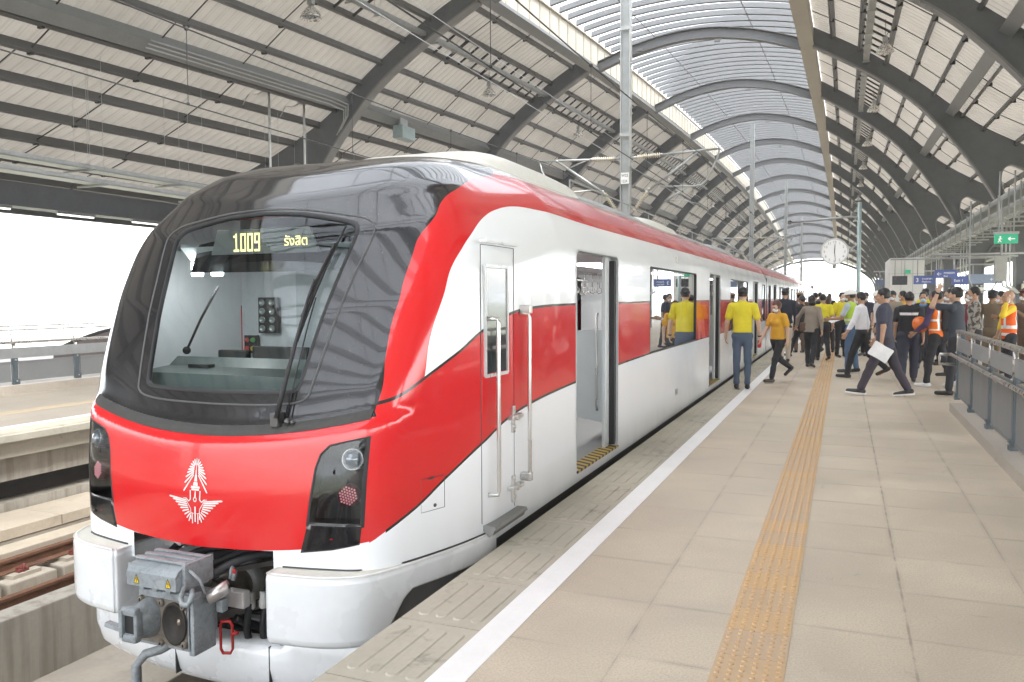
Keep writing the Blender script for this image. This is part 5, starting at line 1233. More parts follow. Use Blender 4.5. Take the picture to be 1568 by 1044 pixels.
    for yb in (6.2, 8.3, 20.5, 22.6):
        for s_ in (1, -1):
            mb = MB(); mb.lathe([(.05, -.07), (.38, -.07), (.40, -.06), (.43, -.065), (.43, .0), (.40, .06), (.33, .06), (.30, .02), (.12, .03), (.05, .08)], (XC + s_ * .57, yb, -.74), (s_, 0, 0), 28); obj('wheel', mb, M_RAIL, T)
    # ---- coupler
    CG = grimy(); CD = mat('coupler_grime', (.20, .175, .145), .65, .3, .35, 14, bump=.4)
    mb = MB(); mb.box(XC - .33, XC + .34, 3.50, 3.56, -.375, .02, bev=.012); mb.box(XC - .27, XC + .30, 3.56, 3.80, -.32, -.02, bev=.02); mb.box(XC - .35, XC + .36, 3.52, 3.60, -.02, .03, bev=.01); mb.box(XC + .30, XC + .37, 3.50, 3.72, -.40, .0, bev=.012)
    cp = obj('coupler', mb, CG, T)
    mb = MB(); mb.box(XC - .30, XC + .29, 3.492, 3.50, -.35, -.03, bev=.003)
    for (u, v) in ((-.27, -.05), (.27, -.05), (.27, -.32), (-.02, -.34), (-.01, -.05)): mb.lathe([(.028, 0), (.028, -.022), (.012, -.024)], (XC + u, 3.49, v), (0, 1, 0), 12)
    obj('face_plate', mb, CD, cp)
    mb = MB(); mb.lathe([(.148, -.016), (.150, 0), (.135, .003), (.128, .02), (.11, .10), (.0, .12)][::-1] if False else [(.150, .0), (.150, -.016), (.132, -.018), (.126, -.005), (.001, -.004)], (XC + .15, 3.492, -.185), (0, 1, 0), 32); obj('funnel', mb, mat('funnel_shade', (.035, .03, .026), .7, .2, .5, 16), cp)  # flat disc; the shade of a deep cavity is put into its colour
    mb = MB(); mb.beam((XC + .07, 3.51, -.15), (XC + .22, 3.50, -.17), .03, .03); mb.ball((XC + .20, 3.505, -.17), .03); obj('latch', mb, mat('latch_steel', (.35, .30, .24), .4, .7), cp)
    mb = MB(); mb.lathe([(.140, 0), (.138, -.03), (.12, -.08), (.095, -.13), (.085, -.15)], (XC - .17, 3.49, -.17), (0, 1, 0), 28); mb.box(XC - .27, XC - .08, 3.29, 3.35, -.10, -.045, bev=.02); mb.box(XC - .27, XC - .08, 3.29, 3.35, -.285, -.225, bev=.02); mb.box(XC - .285, XC - .235, 3.28, 3.36, -.26, -.06, bev=.018); mb.box(XC - .12, XC - .075, 3.30, 3.36, -.25, -.08, bev=.015); obj('cone', mb, CG, cp)
    mb = MB(); mb.box(XC - .235, XC - .12, 3.31, 3.34, -.225, -.10); obj('cone_pocket', mb, M_BLK, cp)  # black box painted in for the shade inside the hollow cone
    mb = MB(); mb.beam((XC - .17, 3.40, -.27), (XC - .52, 3.34, -.20), .05, .03); obj('guide_horn', mb, CG, cp)
    mb = MB()   # electric head with its cover
    prof = [(3.40, .075), (3.40, .17), (3.43, .205), (3.52, .235), (3.72, .235), (3.72, .05), (3.46, .05)]
    mb.prism([(a, b) for a, b in prof], .62, Matrix(((0, 0, 1, XC - .33), (1, 0, 0, 0), (0, 1, 0, 0), (0, 0, 0, 1))))
    for u in (3.50, 3.59, 3.68): mb.box(XC - .34, XC + .30, u - .018, u + .022, .232, .25, bev=.006)
    mb.box(XC - .375, XC - .335, 3.44, 3.52, .06, .21, bev=.008); mb.box(XC + .29, XC + .33, 3.46, 3.74, .07, .245, bev=.008)
    ec = obj('electric_head', mb, mat('coupler_grey', (0, 0, 0)), cp)
    for u in (-.20, .20):
        mb = MB(); mb.prism([(-.033, -.028), (.033, -.028), (0, .032)], .003, Matrix(((1, 0, 0, XC + u), (0, 0, 1, 3.3965), (0, 1, 0, .125), (0, 0, 0, 1)))); w_ = obj('warning_triangle', mb, mat('warning_yellow', (.80, .55, .03), .5), ec)
        mb = MB(); k_ = .003; [mb.beam((XC + u + a[0], 3.395, .125 + a[1]), (XC + u + b[0], 3.395, .125 + b[1]), .002, k_) for a, b in (((-.033, -.028), (.033, -.028)), ((.033, -.028), (0, .032)), ((0, .032), (-.033, -.028)), ((.002, .014), (-.007, -.002)), ((-.007, -.002), (.006, -.002)), ((.006, -.002), (-.001, -.02)))]; obj('triangle_mark', mb, M_BLK, w_)
    mb = MB(); mb.tube([(XC + .31, 3.47, .10), (XC + .31, 3.43, .03), (XC + .34, 3.42, -.01), (XC + .40, 3.43, -.01), (XC + .41, 3.46, .04), (XC + .36, 3.5, .06)], .022, 8); mb.tube([(XC + .33, 3.5, .20), (XC + .40, 3.55, .12), (XC + .42, 3.58, .02)], .012, 6)
    for u in (-.22, -.05, .12): mb.tube([(XC + u, 3.47, .06), (XC + u + .02, 3.50, .03), (XC + u, 3.55, .02)], .018, 8); mb.box(XC + u - .03, XC + u + .03, 3.45, 3.5, .03, .06, bev=.005)
    obj('lever', mb, CG, cp)
    mb = MB(); mb.lathe([(.02, 0), (.05, .005), (.052, .18), (.02, .185)], (XC + .40, 3.62, -.03), (.55, .5, .28), 20); obj('air_cylinder', mb, mat('cylinder_silver', (.60, .56, .54), .3, .7), cp)
    mb = MB(); mb.lathe([(.07, 0), (.085, .05), (.085, .22), (.105, .24), (.105, .27), (.085, .28), (.085, .45), (.105, .46), (.11, .50), (.11, .60), (.15, .62), (.15, .9)], (XC - .0, 3.58, -.19), (-.09, 1, -.08), 30); sh_ = obj('shank', mb, CD, cp)
    mb = MB(); mb.lathe([(.112, 0), (.150, .01), (.155, .07), (.155, .10), (.112, .11)], (XC - .055, 4.12, -.235), (-.09, 1, -.08), 32); obj('ring', mb, mat('ring_grey', (.48, .48, .46), .5, .2, .2, dirt=.3), sh_)
    mb = MB(); mb.tube([(XC + .47, 3.80, .06), (XC + .46, 3.82, .12), (XC + .45, 3.84, .13)], .016, 8); mb.tube([(XC + .50, 3.80, .05), (XC + .50, 3.83, .12)], .018, 8); mb.box(XC + .40, XC + .48, 3.70, 3.76, -.15, -.06, bev=.006); obj('valve', mb, CG, cp)
    mb = MB(); mb.ball((XC + .52, 3.80, .12), .018); P = [(.42, -.20), (.50, -.20), (.52, -.23), (.52, -.40), (.50, -.43), (.43, -.43), (.41, -.40), (.41, -.23)]; mb.tube([(XC + u - .03, 3.76 + (u - .42) * .3, v - .04) for u, v in P], .012, 8, closed=True); mb.tube([(XC + .49, 3.78, -.33), (XC + .55, 3.80, -.32)], .014, 6); obj('red_handle', mb, mat('handle_red', (.42, .02, .02), .4), cp)
    mb = MB()
    for P in ([(-.12, 3.62, .04), (.0, 3.8, .10), (.2, 4.0, .09), (.45, 4.3, .0)], [(.20, 3.62, .02), (.32, 3.78, .09), (.45, 4.0, .07), (.52, 4.4, -.1)], [(-.2, 3.6, .0), (-.32, 3.95, .08), (-.35, 4.4, .0)], [(.62, 3.95, -.10), (.60, 3.88, -.30), (.66, 3.9, -.47), (.75, 4.2, -.5)], [(.52, 3.92, -.10), (.51, 3.86, -.3), (.55, 3.88, -.5), (.7, 4.2, -.55)], [(.2, 3.8, -.3), (.3, 4.0, -.42), (.5, 4.3, -.45)], [(-.1, 3.8, -.3), (-.2, 4.05, -.48), (.1, 4.4, -.4)]):
        q = cr([Vector(p) for p in P], 5); mb.tube([(XC + p[0], p[1], p[2]) for p in q], .026, 8)
    obj('hose', mb, M_BLK, cp)
    for P in ([(.27, 3.86, -.22), (.26, 3.84, -.40), (.33, 3.90, -.56), (.50, 4.2, -.62)], [(.36, 3.90, -.20), (.35, 3.88, -.42), (.42, 3.96, -.58), (.55, 4.25, -.6)], [(.10, 3.80, -.32), (.16, 3.95, -.44), (.40, 4.1, -.50), (.6, 4.3, -.45)], [(.05, 3.66, .0), (.2, 3.85, .09), (.38, 4.05, .10), (.5, 4.3, .02)]):
        q = cr([Vector(p) for p in P], 5); mb = MB(); mb.tube([(XC + p[0], p[1], p[2]) for p in q], .022, 8); obj('hose', mb, M_BLK, cp)
    for u, v in ((.27, -.19), (.36, -.17)): mb = MB(); mb.lathe([(.018, -.07), (.026, -.06), (.026, -.02), (.02, -.015), (.02, .03), (.001, .03)], (XC + u, 3.87, v), (0, 0, 1), 12); obj('hose_fitting', mb, mat('fitting_steel', (.46, .46, .44)), cp)
    mb = MB(); mb.box(XC + .12, XC + .62, 4.00, 4.06, -.44, -.38, bev=.004); [mb.ball((XC + .2 + .09 * i, 3.995, -.41), .012) for i in range(4)]; obj('cross_bar', mb, mat('bar_grey', (.42, .44, .46), .5, .2, .15, 8, dirt=.3), cp)
    mb = MB(); mb.box(XC + .16, XC + .34, 3.72, 3.78, -.20, -.10, bev=.01); obj('valve_block', mb, mat('block_pale', (.55, .52, .50), .5, .2, .15, 12, dirt=.3), cp)
    mb = MB(); mb.beam((XC + .05, 3.64, -.30), (XC + .40, 4.1, -.22), .03, .05); mb.beam((XC - .05, 3.7, -.05), (XC + .34, 4.1, -.02), .025, .03); obj('stay', mb, mat('stay_dark', (.12, .11, .10), .6, .3, .3, 10), cp)
    mb = MB(); 
    for (u, y, v) in ((.62, 3.93, -.05), (.52, 3.90, -.05)): mb.tube([(XC + u, y, v - .06), (XC + u, y, v + .05)], .024, 10)
    mb.box(XC + .45, XC + 1.0, 4.02, 4.08, -.33, -.27, bev=.004); mb.box(XC - 1.0, XC - .4, 4.02, 4.08, .0, .06); mb.box(XC - .30, XC - .25, 3.84, 3.88, .08, .3, bev=.004); [mb.ball((XC - .275, 3.835, .12 + .05 * i), .014) for i in range(4)]
    mb.box(XC + .1, XC + .16, 3.92, 3.98, .05, .3); mb.tube([(XC - .2, 3.95, .24), (XC + .1, 3.98, .25), (XC + .35, 4.0, .22)], .018, 8); mb.tube([(XC + .55, 4.2, -.1), (XC + .9, 4.15, -.15)], .03, 8)
    obj('fittings', mb, mat('fitting_steel', (.46, .46, .44), .5, .5, .3, 10, dirt=.3), cp)
    for o in cp.children_recursive + [cp]:
        if o.name.split('.')[0] in ('shank', 'ring', 'hose', 'fittings', 'hose_fitting', 'cross_bar', 'valve_block', 'stay'): continue
        for v in o.data.vertices:
            q = v.co + Vector((XC, 3.7, -1.17)); v.co = Vector((XC + (q.x - XC) * .58 + .035, 3.42 + (q.y - 3.50) * .78, -.195 + (q.z + .18) * .82)) - Vector((XC, 3.7, -1.17))
    mb = MB(); mb.tube([(XC + .05, 3.46, -.34), (XC + .02, 3.40, -.36), (XC - .05, 3.36, -.38), (XC - .09, 3.33, -.44), (XC - .09, 3.33, -.95)], .027, 12); obj('down_pipe', mb, CG, cp)
    # ---- inside the cab
    mb = MB(); mb.box(XC - 1.2, XC + 1.2, 5.55, 5.62, .1, 2.3); bw = obj('cab_back_wall', mb, mat('cab_wall', (.50, .53, .55), .5), T)
    mb = MB(); mb.box(XC - .62, XC + .0, 5.53, 5.55, .1, 1.92); mb.box(XC - .01, XC + .9, 5.52, 5.55, .1, 1.85); obj('cab_locker', mb, mat('cab_locker', (.36, .39, .41), .45), bw)
    mb = MB(); mb.box(XC - .98, XC - .78, 5.49, 5.52, 1.34, 1.64, bev=.006); gp = obj('gauge_panel', mb, mat('gauge_black', (.03, .03, .03), .4), bw)
    for i in range(2):
        for j in range(4): mb = MB(); mb.lathe([(.026, 0), (.028, -.012), (.022, -.014), (.019, -.006), (.001, -.006)], (XC - .93 + .10 * i, 5.488, 1.38 + .072 * j), (0, 1, 0), 16); obj('gauge', mb, mat('gauge_face', (.30, .34, .34), .3, .4), gp)
    mb = MB(); mb.box(XC - 1.13, XC - 1.0, 5.49, 5.52, 1.17, 1.32); sb = obj('switch_panel', mb, mat('gauge_black', (0, 0, 0)), bw)
    for i, c_ in enumerate(((.5, .05, .05), (.5, .4, .05), (.4, .06, .06), (.1, .3, .1))): mb = MB(); mb.lathe([(.022, 0), (.018, -.02), (.001, -.022)], (XC - 1.10 + .065 * (i % 2), 5.49, 1.21 + .07 * (i // 2)), (0, 1, 0), 10); obj('switch', mb, mat('switch_%s' % ('red', 'yellow', 'maroon', 'green')[i], c_, .4), sb)
    for s_ in (1, -1): mb = MB(); mb.sheet([[(XC + s_ * min(1.22, side_x(max(float(nose_y(.86, z_)[0]) + .06, y_), z_) - .07) if y_ > 0 else XC + s_ * .84, max(float(nose_y(.86, z_)[0]) + .06, y_), z_) for y_ in (0, 4.25, 4.5, 4.8, 5.1, 5.56)] for z_ in (.98, 1.15, 1.3, 1.6, 1.85, 2.0)], False); obj('cab_side_wall', mb, mat('cab_white', (.85, .88, .90), .5, 0, .03), T)
    mb = MB(); mb.box(XC - 1.2, XC + 1.2, 4.1, 5.6, .08, .12); obj('cab_floor', mb, M_INTD, T)
    mb = MB(); mb.box(XC - .95, XC + .95, 4.62, 5.6, 2.0, 2.03); mb.prism([(4.44, 1.99), (4.60, 1.84), (4.64, 1.84), (4.64, 2.01)], 1.56, Matrix(((0, 0, 1, XC - .78), (1, 0, 0, 0), (0, 1, 0, 0), (0, 0, 0, 1)))); obj('cab_ceiling', mb, mat('cab_ceiling', (.34, .38, .39), .5), T)
    for u in (-.70, -.52): mb = MB(); mb.box(XC + u - .045, XC + u + .045, 4.50, 4.53, 1.79, 1.89, bev=.01); obj('cab_lamp', mb, mat('cab_lamp', (.8, .82, .82), .4, emit=(1, 1, 1), es=12.), T)
    dk = mat('desk_green_grey', (.075, .10, .095), .45, 0, .1)
    mb = MB(); mb.prism([(4.02, .3), (3.99, 1.02), (4.08, 1.14), (4.38, 1.16), (4.46, 1.22), (4.52, 1.20), (4.78, 1.02), (4.78, .3)], 1.7, Matrix(((0, 0, 1, XC - .85), (1, 0, 0, 0), (0, 1, 0, 0), (0, 0, 0, 1)))); ds = obj('driving_desk', mb, dk, T)
    mb = MB(); mb.tube([(XC - .90, 4.6, 1.25), (XC - .76, 4.6, 1.48), (XC - .59, 4.6, 1.72)], .009, 6); mb.ball((XC - .90, 4.6, 1.25), .03); mb.box(XC - .60, XC - .42, 4.3, 4.36, 1.14, 1.18); mb.box(XC - .2, XC + .25, 4.48, 4.53, 1.19, 1.30, bev=.01); mb.box(XC - .5, XC - .25, 4.48, 4.53, 1.19, 1.27, bev=.01); obj('desk_lever', mb, M_BLK, ds)
    # ---- inside the saloon
    for y in (8.22, 13.9, 15.8, 21.2): 
        for s_ in (1, -1):
            if y == 8.22 or s_ > 0:
                P = [(.60, .42), (1.28, .30), (1.28, 1.30), (.95, 1.28), (.72, 1.18), (.60, .98)]; mb = MB(); mb.prism([(s_ * u, v) for u, v in P], .025, Matrix(((1, 0, 0, XC), (0, 0, 1, y), (0, 1, 0, 0), (0, 0, 0, 1)))); sc_ = obj('draught_screen', mb, M_INT, T)
                mb = MB(); mb.tube([(XC + s_ * .70, y - .03, .55), (XC + s_ * .66, y - .08, .7), (XC + s_ * .66, y - .08, 1.55), (XC + s_ * .72, y, 1.85), (XC + s_ * .72, y, 2.13)], .017, 10); mb.tube([(XC + s_ * 1.2, y - .08, .45), (XC + s_ * 1.2, y - .10, .5), (XC + s_ * 1.2, y - .10, 1.42), (XC + s_ * 1.2, y - .06, 1.46)], .014, 8); obj('grab_pole', mb, M_CHROME, sc_)
    mb = MB(); STP = []
    for s_ in (1, -1):
        mb.tube([(XC + s_ * .62, 6.5, 1.93), (XC + s_ * .62, 25, 1.93)], .015, 8)
        for y in np.arange(6.7, 25, .32): hs_ = MB(); STP.append(hs_); hs_.tube([(XC + s_ * .62, y, 1.92), (XC + s_ * .62, y, 1.76)], .006, 5); hs_.tube([(XC + s_ * .62 + .035 * math.cos(a), y, 1.72 + .04 * math.sin(a)) for a in np.linspace(0, 2 * PI, 9)[:-1]], .006, 5, closed=True)
    obj('strap_rail', mb, M_CHROME, T); each('hand_strap', STP, M_CHROME, T, 60)
    for s_ in (1, -1):
        for (a, b) in ((8.4, 13.8), (15.9, 21.1), (22.9, 25)):
            mb = MB(); mb.box(min(XC + s_ * .85, XC + s_ * 1.27), max(XC + s_ * .85, XC + s_ * 1.27), a, b, .46, .54, bev=.03); mb.box(min(XC + s_ * 1.19, XC + s_ * 1.27), max(XC + s_ * 1.19, XC + s_ * 1.27), a, b, .54, .94, bev=.03); obj('bench_seat', mb, mat('seat_red', (.30, .04, .05), .6), T)
    for i in range(4):
        mb = MB(); mb.box(XC - .22, XC + .22, 7 + 4.5 * i, 9.5 + 4.5 * i, 2.12, 2.14); obj('saloon_light', mb, mat('saloon_light', (.8, .8, .8), .5, emit=(1, 1, .98), es=1.6), T)
    return T
m, x, q = newmat('hazard_stripes'); P_, X_, Y_, Z_ = x.pos()
f_ = x.gt(x.m('FRACT', x.m('DIVIDE', x.add(Y_, x.mul(X_, .6)), .115)), .5)
x.put(q.inputs['Base Color'], x.mix(f_, (.05, .045, .04), (.50, .34, .06))); q.inputs['Roughness'].default_value = .6; M_HAZ = m
M_SGLASS = glassmat('saloon_glass', (.42, .46, .46), .38); M_DGLASS = mat('door_dark_glass', (.02, .024, .026), .03, 0, .02, coat=1., spec=1.)
TRAIN = build_train()
# ---------------------------------------------------------------- people: smooth-union distance fields meshed with surface nets
def surf_net(F, o, h):
    nx, ny, nz = F.shape; ins = F < 0
    c = np.zeros((nx - 1, ny - 1, nz - 1), np.int8)
    for i in (0, 1):
        for j in (0, 1):
            for k in (0, 1): c += ins[i:nx - 1 + i, j:ny - 1 + j, k:nz - 1 + k]
    act = (c > 0) & (c < 8); idx = np.argwhere(act)
    if not len(idx): return [], []
    ii, jj, kk = idx.T; acc = np.zeros((len(idx), 3)); cnt = np.zeros(len(idx))
    for ax in range(3):
        o1, o2 = [a for a in range(3) if a != ax]
        for a in (0, 1):
            for b in (0, 1):
                d0 = [0, 0, 0]; d0[o1] = a; d0[o2] = b; d1 = list(d0); d1[ax] = 1
                f0 = F[ii + d0[0], jj + d0[1], kk + d0[2]]; f1 = F[ii + d1[0], jj + d1[1], kk + d1[2]]
                m = (f0 < 0) != (f1 < 0); t = np.where(m, f0 / np.where(m, f0 - f1, 1), 0)
                p = np.tile(np.array(d0, float), (len(idx), 1)); p[:, ax] = t
                acc += p * m[:, None]; cnt += m
    V = (idx + acc / cnt[:, None]) * h + np.array(o)
    vid = -np.ones(act.shape, int); vid[ii, jj, kk] = np.arange(len(idx)); Q = []
    for ax in range(3):
        o1, o2 = (ax + 1) % 3, (ax + 2) % 3
        sl0 = [slice(None)] * 3; sl1 = [slice(None)] * 3; sl0[ax] = slice(0, -1); sl1[ax] = slice(1, None)
        a, b = ins[tuple(sl0)], ins[tuple(sl1)]; E = np.argwhere(a != b)
        ok = (E[:, o1] > 0) & (E[:, o2] > 0) & (E[:, o1] < F.shape[o1] - 1) & (E[:, o2] < F.shape[o2] - 1); E = E[ok]
        flip = b[tuple(E.T)]
        def g(d1, d2):
            q = E.copy(); q[:, o1] -= d1; q[:, o2] -= d2; return vid[tuple(q.T)]
        q = np.stack([g(1, 1), g(0, 1), g(0, 0), g(1, 0)], 1); q[flip] = q[flip][:, ::-1]; Q.append(q)
    return V, np.concatenate(Q)
class SDF:
    def __init__(s, lo, hi, h):
        s.lo = np.array(lo, float); s.h = h; n = np.ceil((np.array(hi) - s.lo) / h).astype(int) + 1
        s.ax = [s.lo[a] + h * np.arange(n[a]) for a in range(3)]; s.F = np.full(n, 9.)
    def sub(s, lo, hi):
        return tuple(slice(max(0, int(np.searchsorted(s.ax[a], lo[a])) - 1), min(len(s.ax[a]), int(np.searchsorted(s.ax[a], hi[a])) + 1)) for a in range(3))
    def grid(s, sl):
        return np.meshgrid(s.ax[0][sl[0]], s.ax[1][sl[1]], s.ax[2][sl[2]], indexing='ij')
    def put(s, sl, d, k, cutp=None):
        A = s.F[sl]
        if k > 0: h = np.clip(.5 + .5 * (A - d) / k, 0, 1); s.F[sl] = A + (d - A) * h - k * h * (1 - h)
        else: s.F[sl] = np.minimum(A, d)
    def cone(s, a, b, ra, rb, k=.03, sy=1.):
        a, b = np.array(a, float), np.array(b, float); R = max(ra, rb) + k + .03
        sl = s.sub(np.minimum(a, b) - R, np.maximum(a, b) + R)
        if min(x.stop - x.start for x in sl) < 2: return
        X_, Y_, Z_ = s.grid(sl); d = b - a; d_ = d.copy(); d_[1] /= sy; L = (d_ ** 2).sum() + 1e-9
        px, py, pz = X_ - a[0], (Y_ - a[1]) / sy, Z_ - a[2]
        t = np.clip((px * d_[0] + py * d_[1] + pz * d_[2]) / L, 0, 1)
        q = np.sqrt((px - d_[0] * t) ** 2 + (py - d_[1] * t) ** 2 + (pz - d_[2] * t) ** 2) - (ra + (rb - ra) * t)
        s.put(sl, q * (1 if sy == 1 else .5 + .5 * sy), k)
    def ell(s, c, r, k=.03, neg=False):
        c = np.array(c, float); r = np.array(r, float); sl = s.sub(c - r - k - .03, c + r + k + .03)
        if min(x.stop - x.start for x in sl) < 2: return
        X_, Y_, Z_ = s.grid(sl); p = [(X_ - c[0]) / r[0], (Y_ - c[1]) / r[1], (Z_ - c[2]) / r[2]]
        k0 = np.sqrt(p[0] ** 2 + p[1] ** 2 + p[2] ** 2); k1 = np.sqrt((p[0] / r[0]) ** 2 + (p[1] / r[1]) ** 2 + (p[2] / r[2]) ** 2) + 1e-9
        q = k0 * (k0 - 1) / k1
        if neg:
            A = s.F[sl]; d = -q; h = np.clip(.5 - .5 * (A - d) / k, 0, 1); s.F[sl] = A + (d - A) * h + k * h * (1 - h)
        else: s.put(sl, q, k)
    def plane(s, n, d):
        """keep the side where n.p < d"""
        X_, Y_, Z_ = s.grid(tuple(slice(None) for _ in range(3))); s.F = np.maximum(s.F, X_ * n[0] + Y_ * n[1] + Z_ * n[2] - d)
    def wrinkle(s, amp, seed, fz=26.):
        X_, Y_, Z_ = s.grid(tuple(slice(None) for _ in range(3))); r = random.Random(seed); w = 0
        for i in range(4):
            a, b, c, p = r.uniform(-20, 20), r.uniform(-20, 20), r.uniform(.6, 1.3) * fz, r.uniform(0, 6)
            w = w + np.sin(X_ * a + Y_ * b + Z_ * c + p + 1.5 * np.sin(Z_ * 7 + p))
        s.F = s.F + w * amp * .5
    def mesh(s): return surf_net(s.F, s.lo, s.h)
def head_template(h):
    S_ = SDF((-.115, -.15, -.10), (.115, .16, .28), h)
    S_.ell((0, -.012, .155), (.074, .094, .098), .02); S_.ell((0, .028, .085), (.056, .062, .068), .04); S_.ell((0, .062, .040), (.028, .026, .024), .03)
    S_.cone((0, -.03, -.09), (0, -.012, .06), .056, .052, .03)
    S_.cone((0, .084, .128), (0, .106, .094), .008, .014, .012); S_.ell((0, .082, .150), (.052, .016, .012), .02)
    for s_ in (-1, 1):
        S_.ell((s_ * .031, .100, .128), (.019, .016, .012), .012, True); S_.ell((s_ * .031, .078, .128), (.014, .014, .012), .004)
        S_.ell((s_ * .076, -.008, .115), (.010, .020, .032), .008); S_.ell((s_ * .04, .06, .10), (.022, .022, .022), .02)
    S_.ell((0, .089, .064), (.022, .010, .008), .008)
    V, Q = S_.mesh(); C = V[Q].mean(1); mi = np.zeros(len(Q), int)
    for s_ in (-1, 1):
        d = np.linalg.norm((C - np.array([s_ * .031, .09, .128])) / np.array([.011, .02, .0055]), axis=1); mi[d < 1] = 1
        d = np.linalg.norm((C - np.array([s_ * .031, .09, .147])) / np.array([.019, .03, .0045]), axis=1); mi[d < 1] = 1
    d = np.linalg.norm((C - np.array([0, .097, .064])) / np.array([.020, .014, .007]), axis=1); mi[d < 1] = 2
    return V, Q, mi
def hand_template(h):
    S_ = SDF((-.06, -.04, -.20), (.085, .075, .05), h); S_.ell((0, 0, -.045), (.038, .0155, .048), .01); S_.cone((0, 0, .04), (0, 0, -.02), .026, .024, .02)
    for x0, L, z0 in ((-.029, .060, -.078), (-.0098, .074, -.086), (.0098, .078, -.087), (.029, .070, -.080)):
        p = Vector((x0, 0, z0)); a = .35
        for j, f in enumerate((.42, .32, .26)):
            q = p + Vector((x0 * .03, math.sin(a), -math.cos(a))) * L * f; S_.cone(p, q, .0088 - j * .0008, .0082 - j * .0008, .004); p = q; a += .42
    S_.cone((.030, .004, -.018), (.052, .014, -.050), .013, .0105, .01); S_.cone((.052, .014, -.050), (.056, .028, -.078), .0105, .008, .004)
    return S_.mesh()
TH = {}
def tmpl(near):
    if near not in TH: TH[near] = (head_template(.0075 if near else .011), hand_template(.0042 if near else .0075))
    return TH[near]
def hair_mesh(kind, seed):
    key = (kind, seed % 3)
    if key in TH: return TH[key]
    h = .009; S_ = SDF((-.15, -.20, -.34), (.15, .15, .32), h); rn = random.Random(seed)
    if kind in ('short', 'long', 'bob', 'bun', 'curly'):
        S_.ell((0, -.018, .162), (.084, .100, .103), .0); X_, Y_, Z_ = S_.grid(tuple(slice(None) for _ in range(3)))
        face = np.maximum(Y_ - .030 - np.clip(.20 - Z_, 0, 1) * -.0, Z_ - .205) if False else 0
        keep = np.minimum(.197 + .02 * np.sin(X_ * 30 + seed) - Z_, Y_ - (.055 - .5 * np.clip(.197 - Z_, 0, .06)))      # positive = face region
        S_.F = np.maximum(S_.F, keep)
        low = {'short': .085, 'long': .02, 'bob': .02, 'bun': .07, 'curly': .03}[kind]; S_.F = np.maximum(S_.F, low - Z_)
        if kind == 'short': S_.F = np.maximum(S_.F, -(Z_ - .10 - 1.2 * np.clip(Y_, -.02, .09)))
        if kind == 'long': S_.cone((0, -.06, .12), (0, -.085, -.16), .075, .05, .03); S_.cone((0, -.085, -.14), (0, -.08, -.26), .05, .028, .02)
        if kind == 'bob': S_.ell((0, -.045, .06), (.088, .075, .075), .02)
        if kind == 'bun': S_.ell((0, -.115, .14), (.035, .035, .035), .01)
        if kind == 'curly': S_.ell((0, -.03, .15), (.098, .105, .10), .02); S_.F = np.maximum(S_.F, np.minimum(.19 - Z_, Y_ - .035)); S_.F = np.maximum(S_.F, .03 - Z_)
        S_.wrinkle(.0035 if kind != 'curly' else .006, seed, 90)
    elif kind == 'cap':
        S_.ell((0, -.012, .165), (.088, .106, .098), .0); X_, Y_, Z_ = S_.grid(tuple(slice(None) for _ in range(3))); S_.F = np.maximum(S_.F, .155 - Z_)
        S_.ell((0, .10, .168), (.062, .065, .008), .006)
    elif kind == 'beret':
        S_.ell((.01, -.012, .205), (.098, .112, .045), .0); S_.ell((0, -.012, .18), (.084, .102, .03), .02)
    elif kind == 'peaked':
        S_.ell((0, -.012, .215), (.115, .128, .030), .0); S_.ell((0, -.012, .185), (.085, .102, .035), .02); S_.ell((0, .098, .165), (.055, .045, .006), .006)
    elif kind == 'helmet':
        S_.ell((0, -.010, .165), (.108, .128, .112), .0); X_, Y_, Z_ = S_.grid(tuple(slice(None) for _ in range(3))); S_.F = np.maximum(S_.F, .162 - Z_); S_.ell((0, .02, .166), (.118, .150, .010), .008); S_.cone((0, -.11, .23), (0, .09, .23), .02, .02, .01)
    TH[key] = S_.mesh(); return TH[key]
M_SKIN = [mat('skin_tan', (.42, .25, .16), .5, 0, .06, 12), mat('skin_brown', (.31, .17, .10), .5, 0, .06, 12), mat('skin_light', (.52, .34, .24), .5, 0, .06, 12)]
M_EYE = mat('eye_dark', (.03, .02, .018), .3); M_LIP = mat('lip', (.38, .14, .11), .5)
M_HAIRB = mat('hair_black', (.016, .014, .014), .45, 0, .3, 40); M_HAIRR = mat('hair_auburn', (.09, .035, .022), .45, 0, .3, 40)
def cloth(n, c, r=.85): return mat('cloth_' + n, c, r, 0, .10, 9., bump=.12, bsc=220)
def rx(v, a): c, s_ = math.cos(a), math.sin(a); return Vector((v.x, v.y * c - v.z * s_, v.y * s_ + v.z * c))
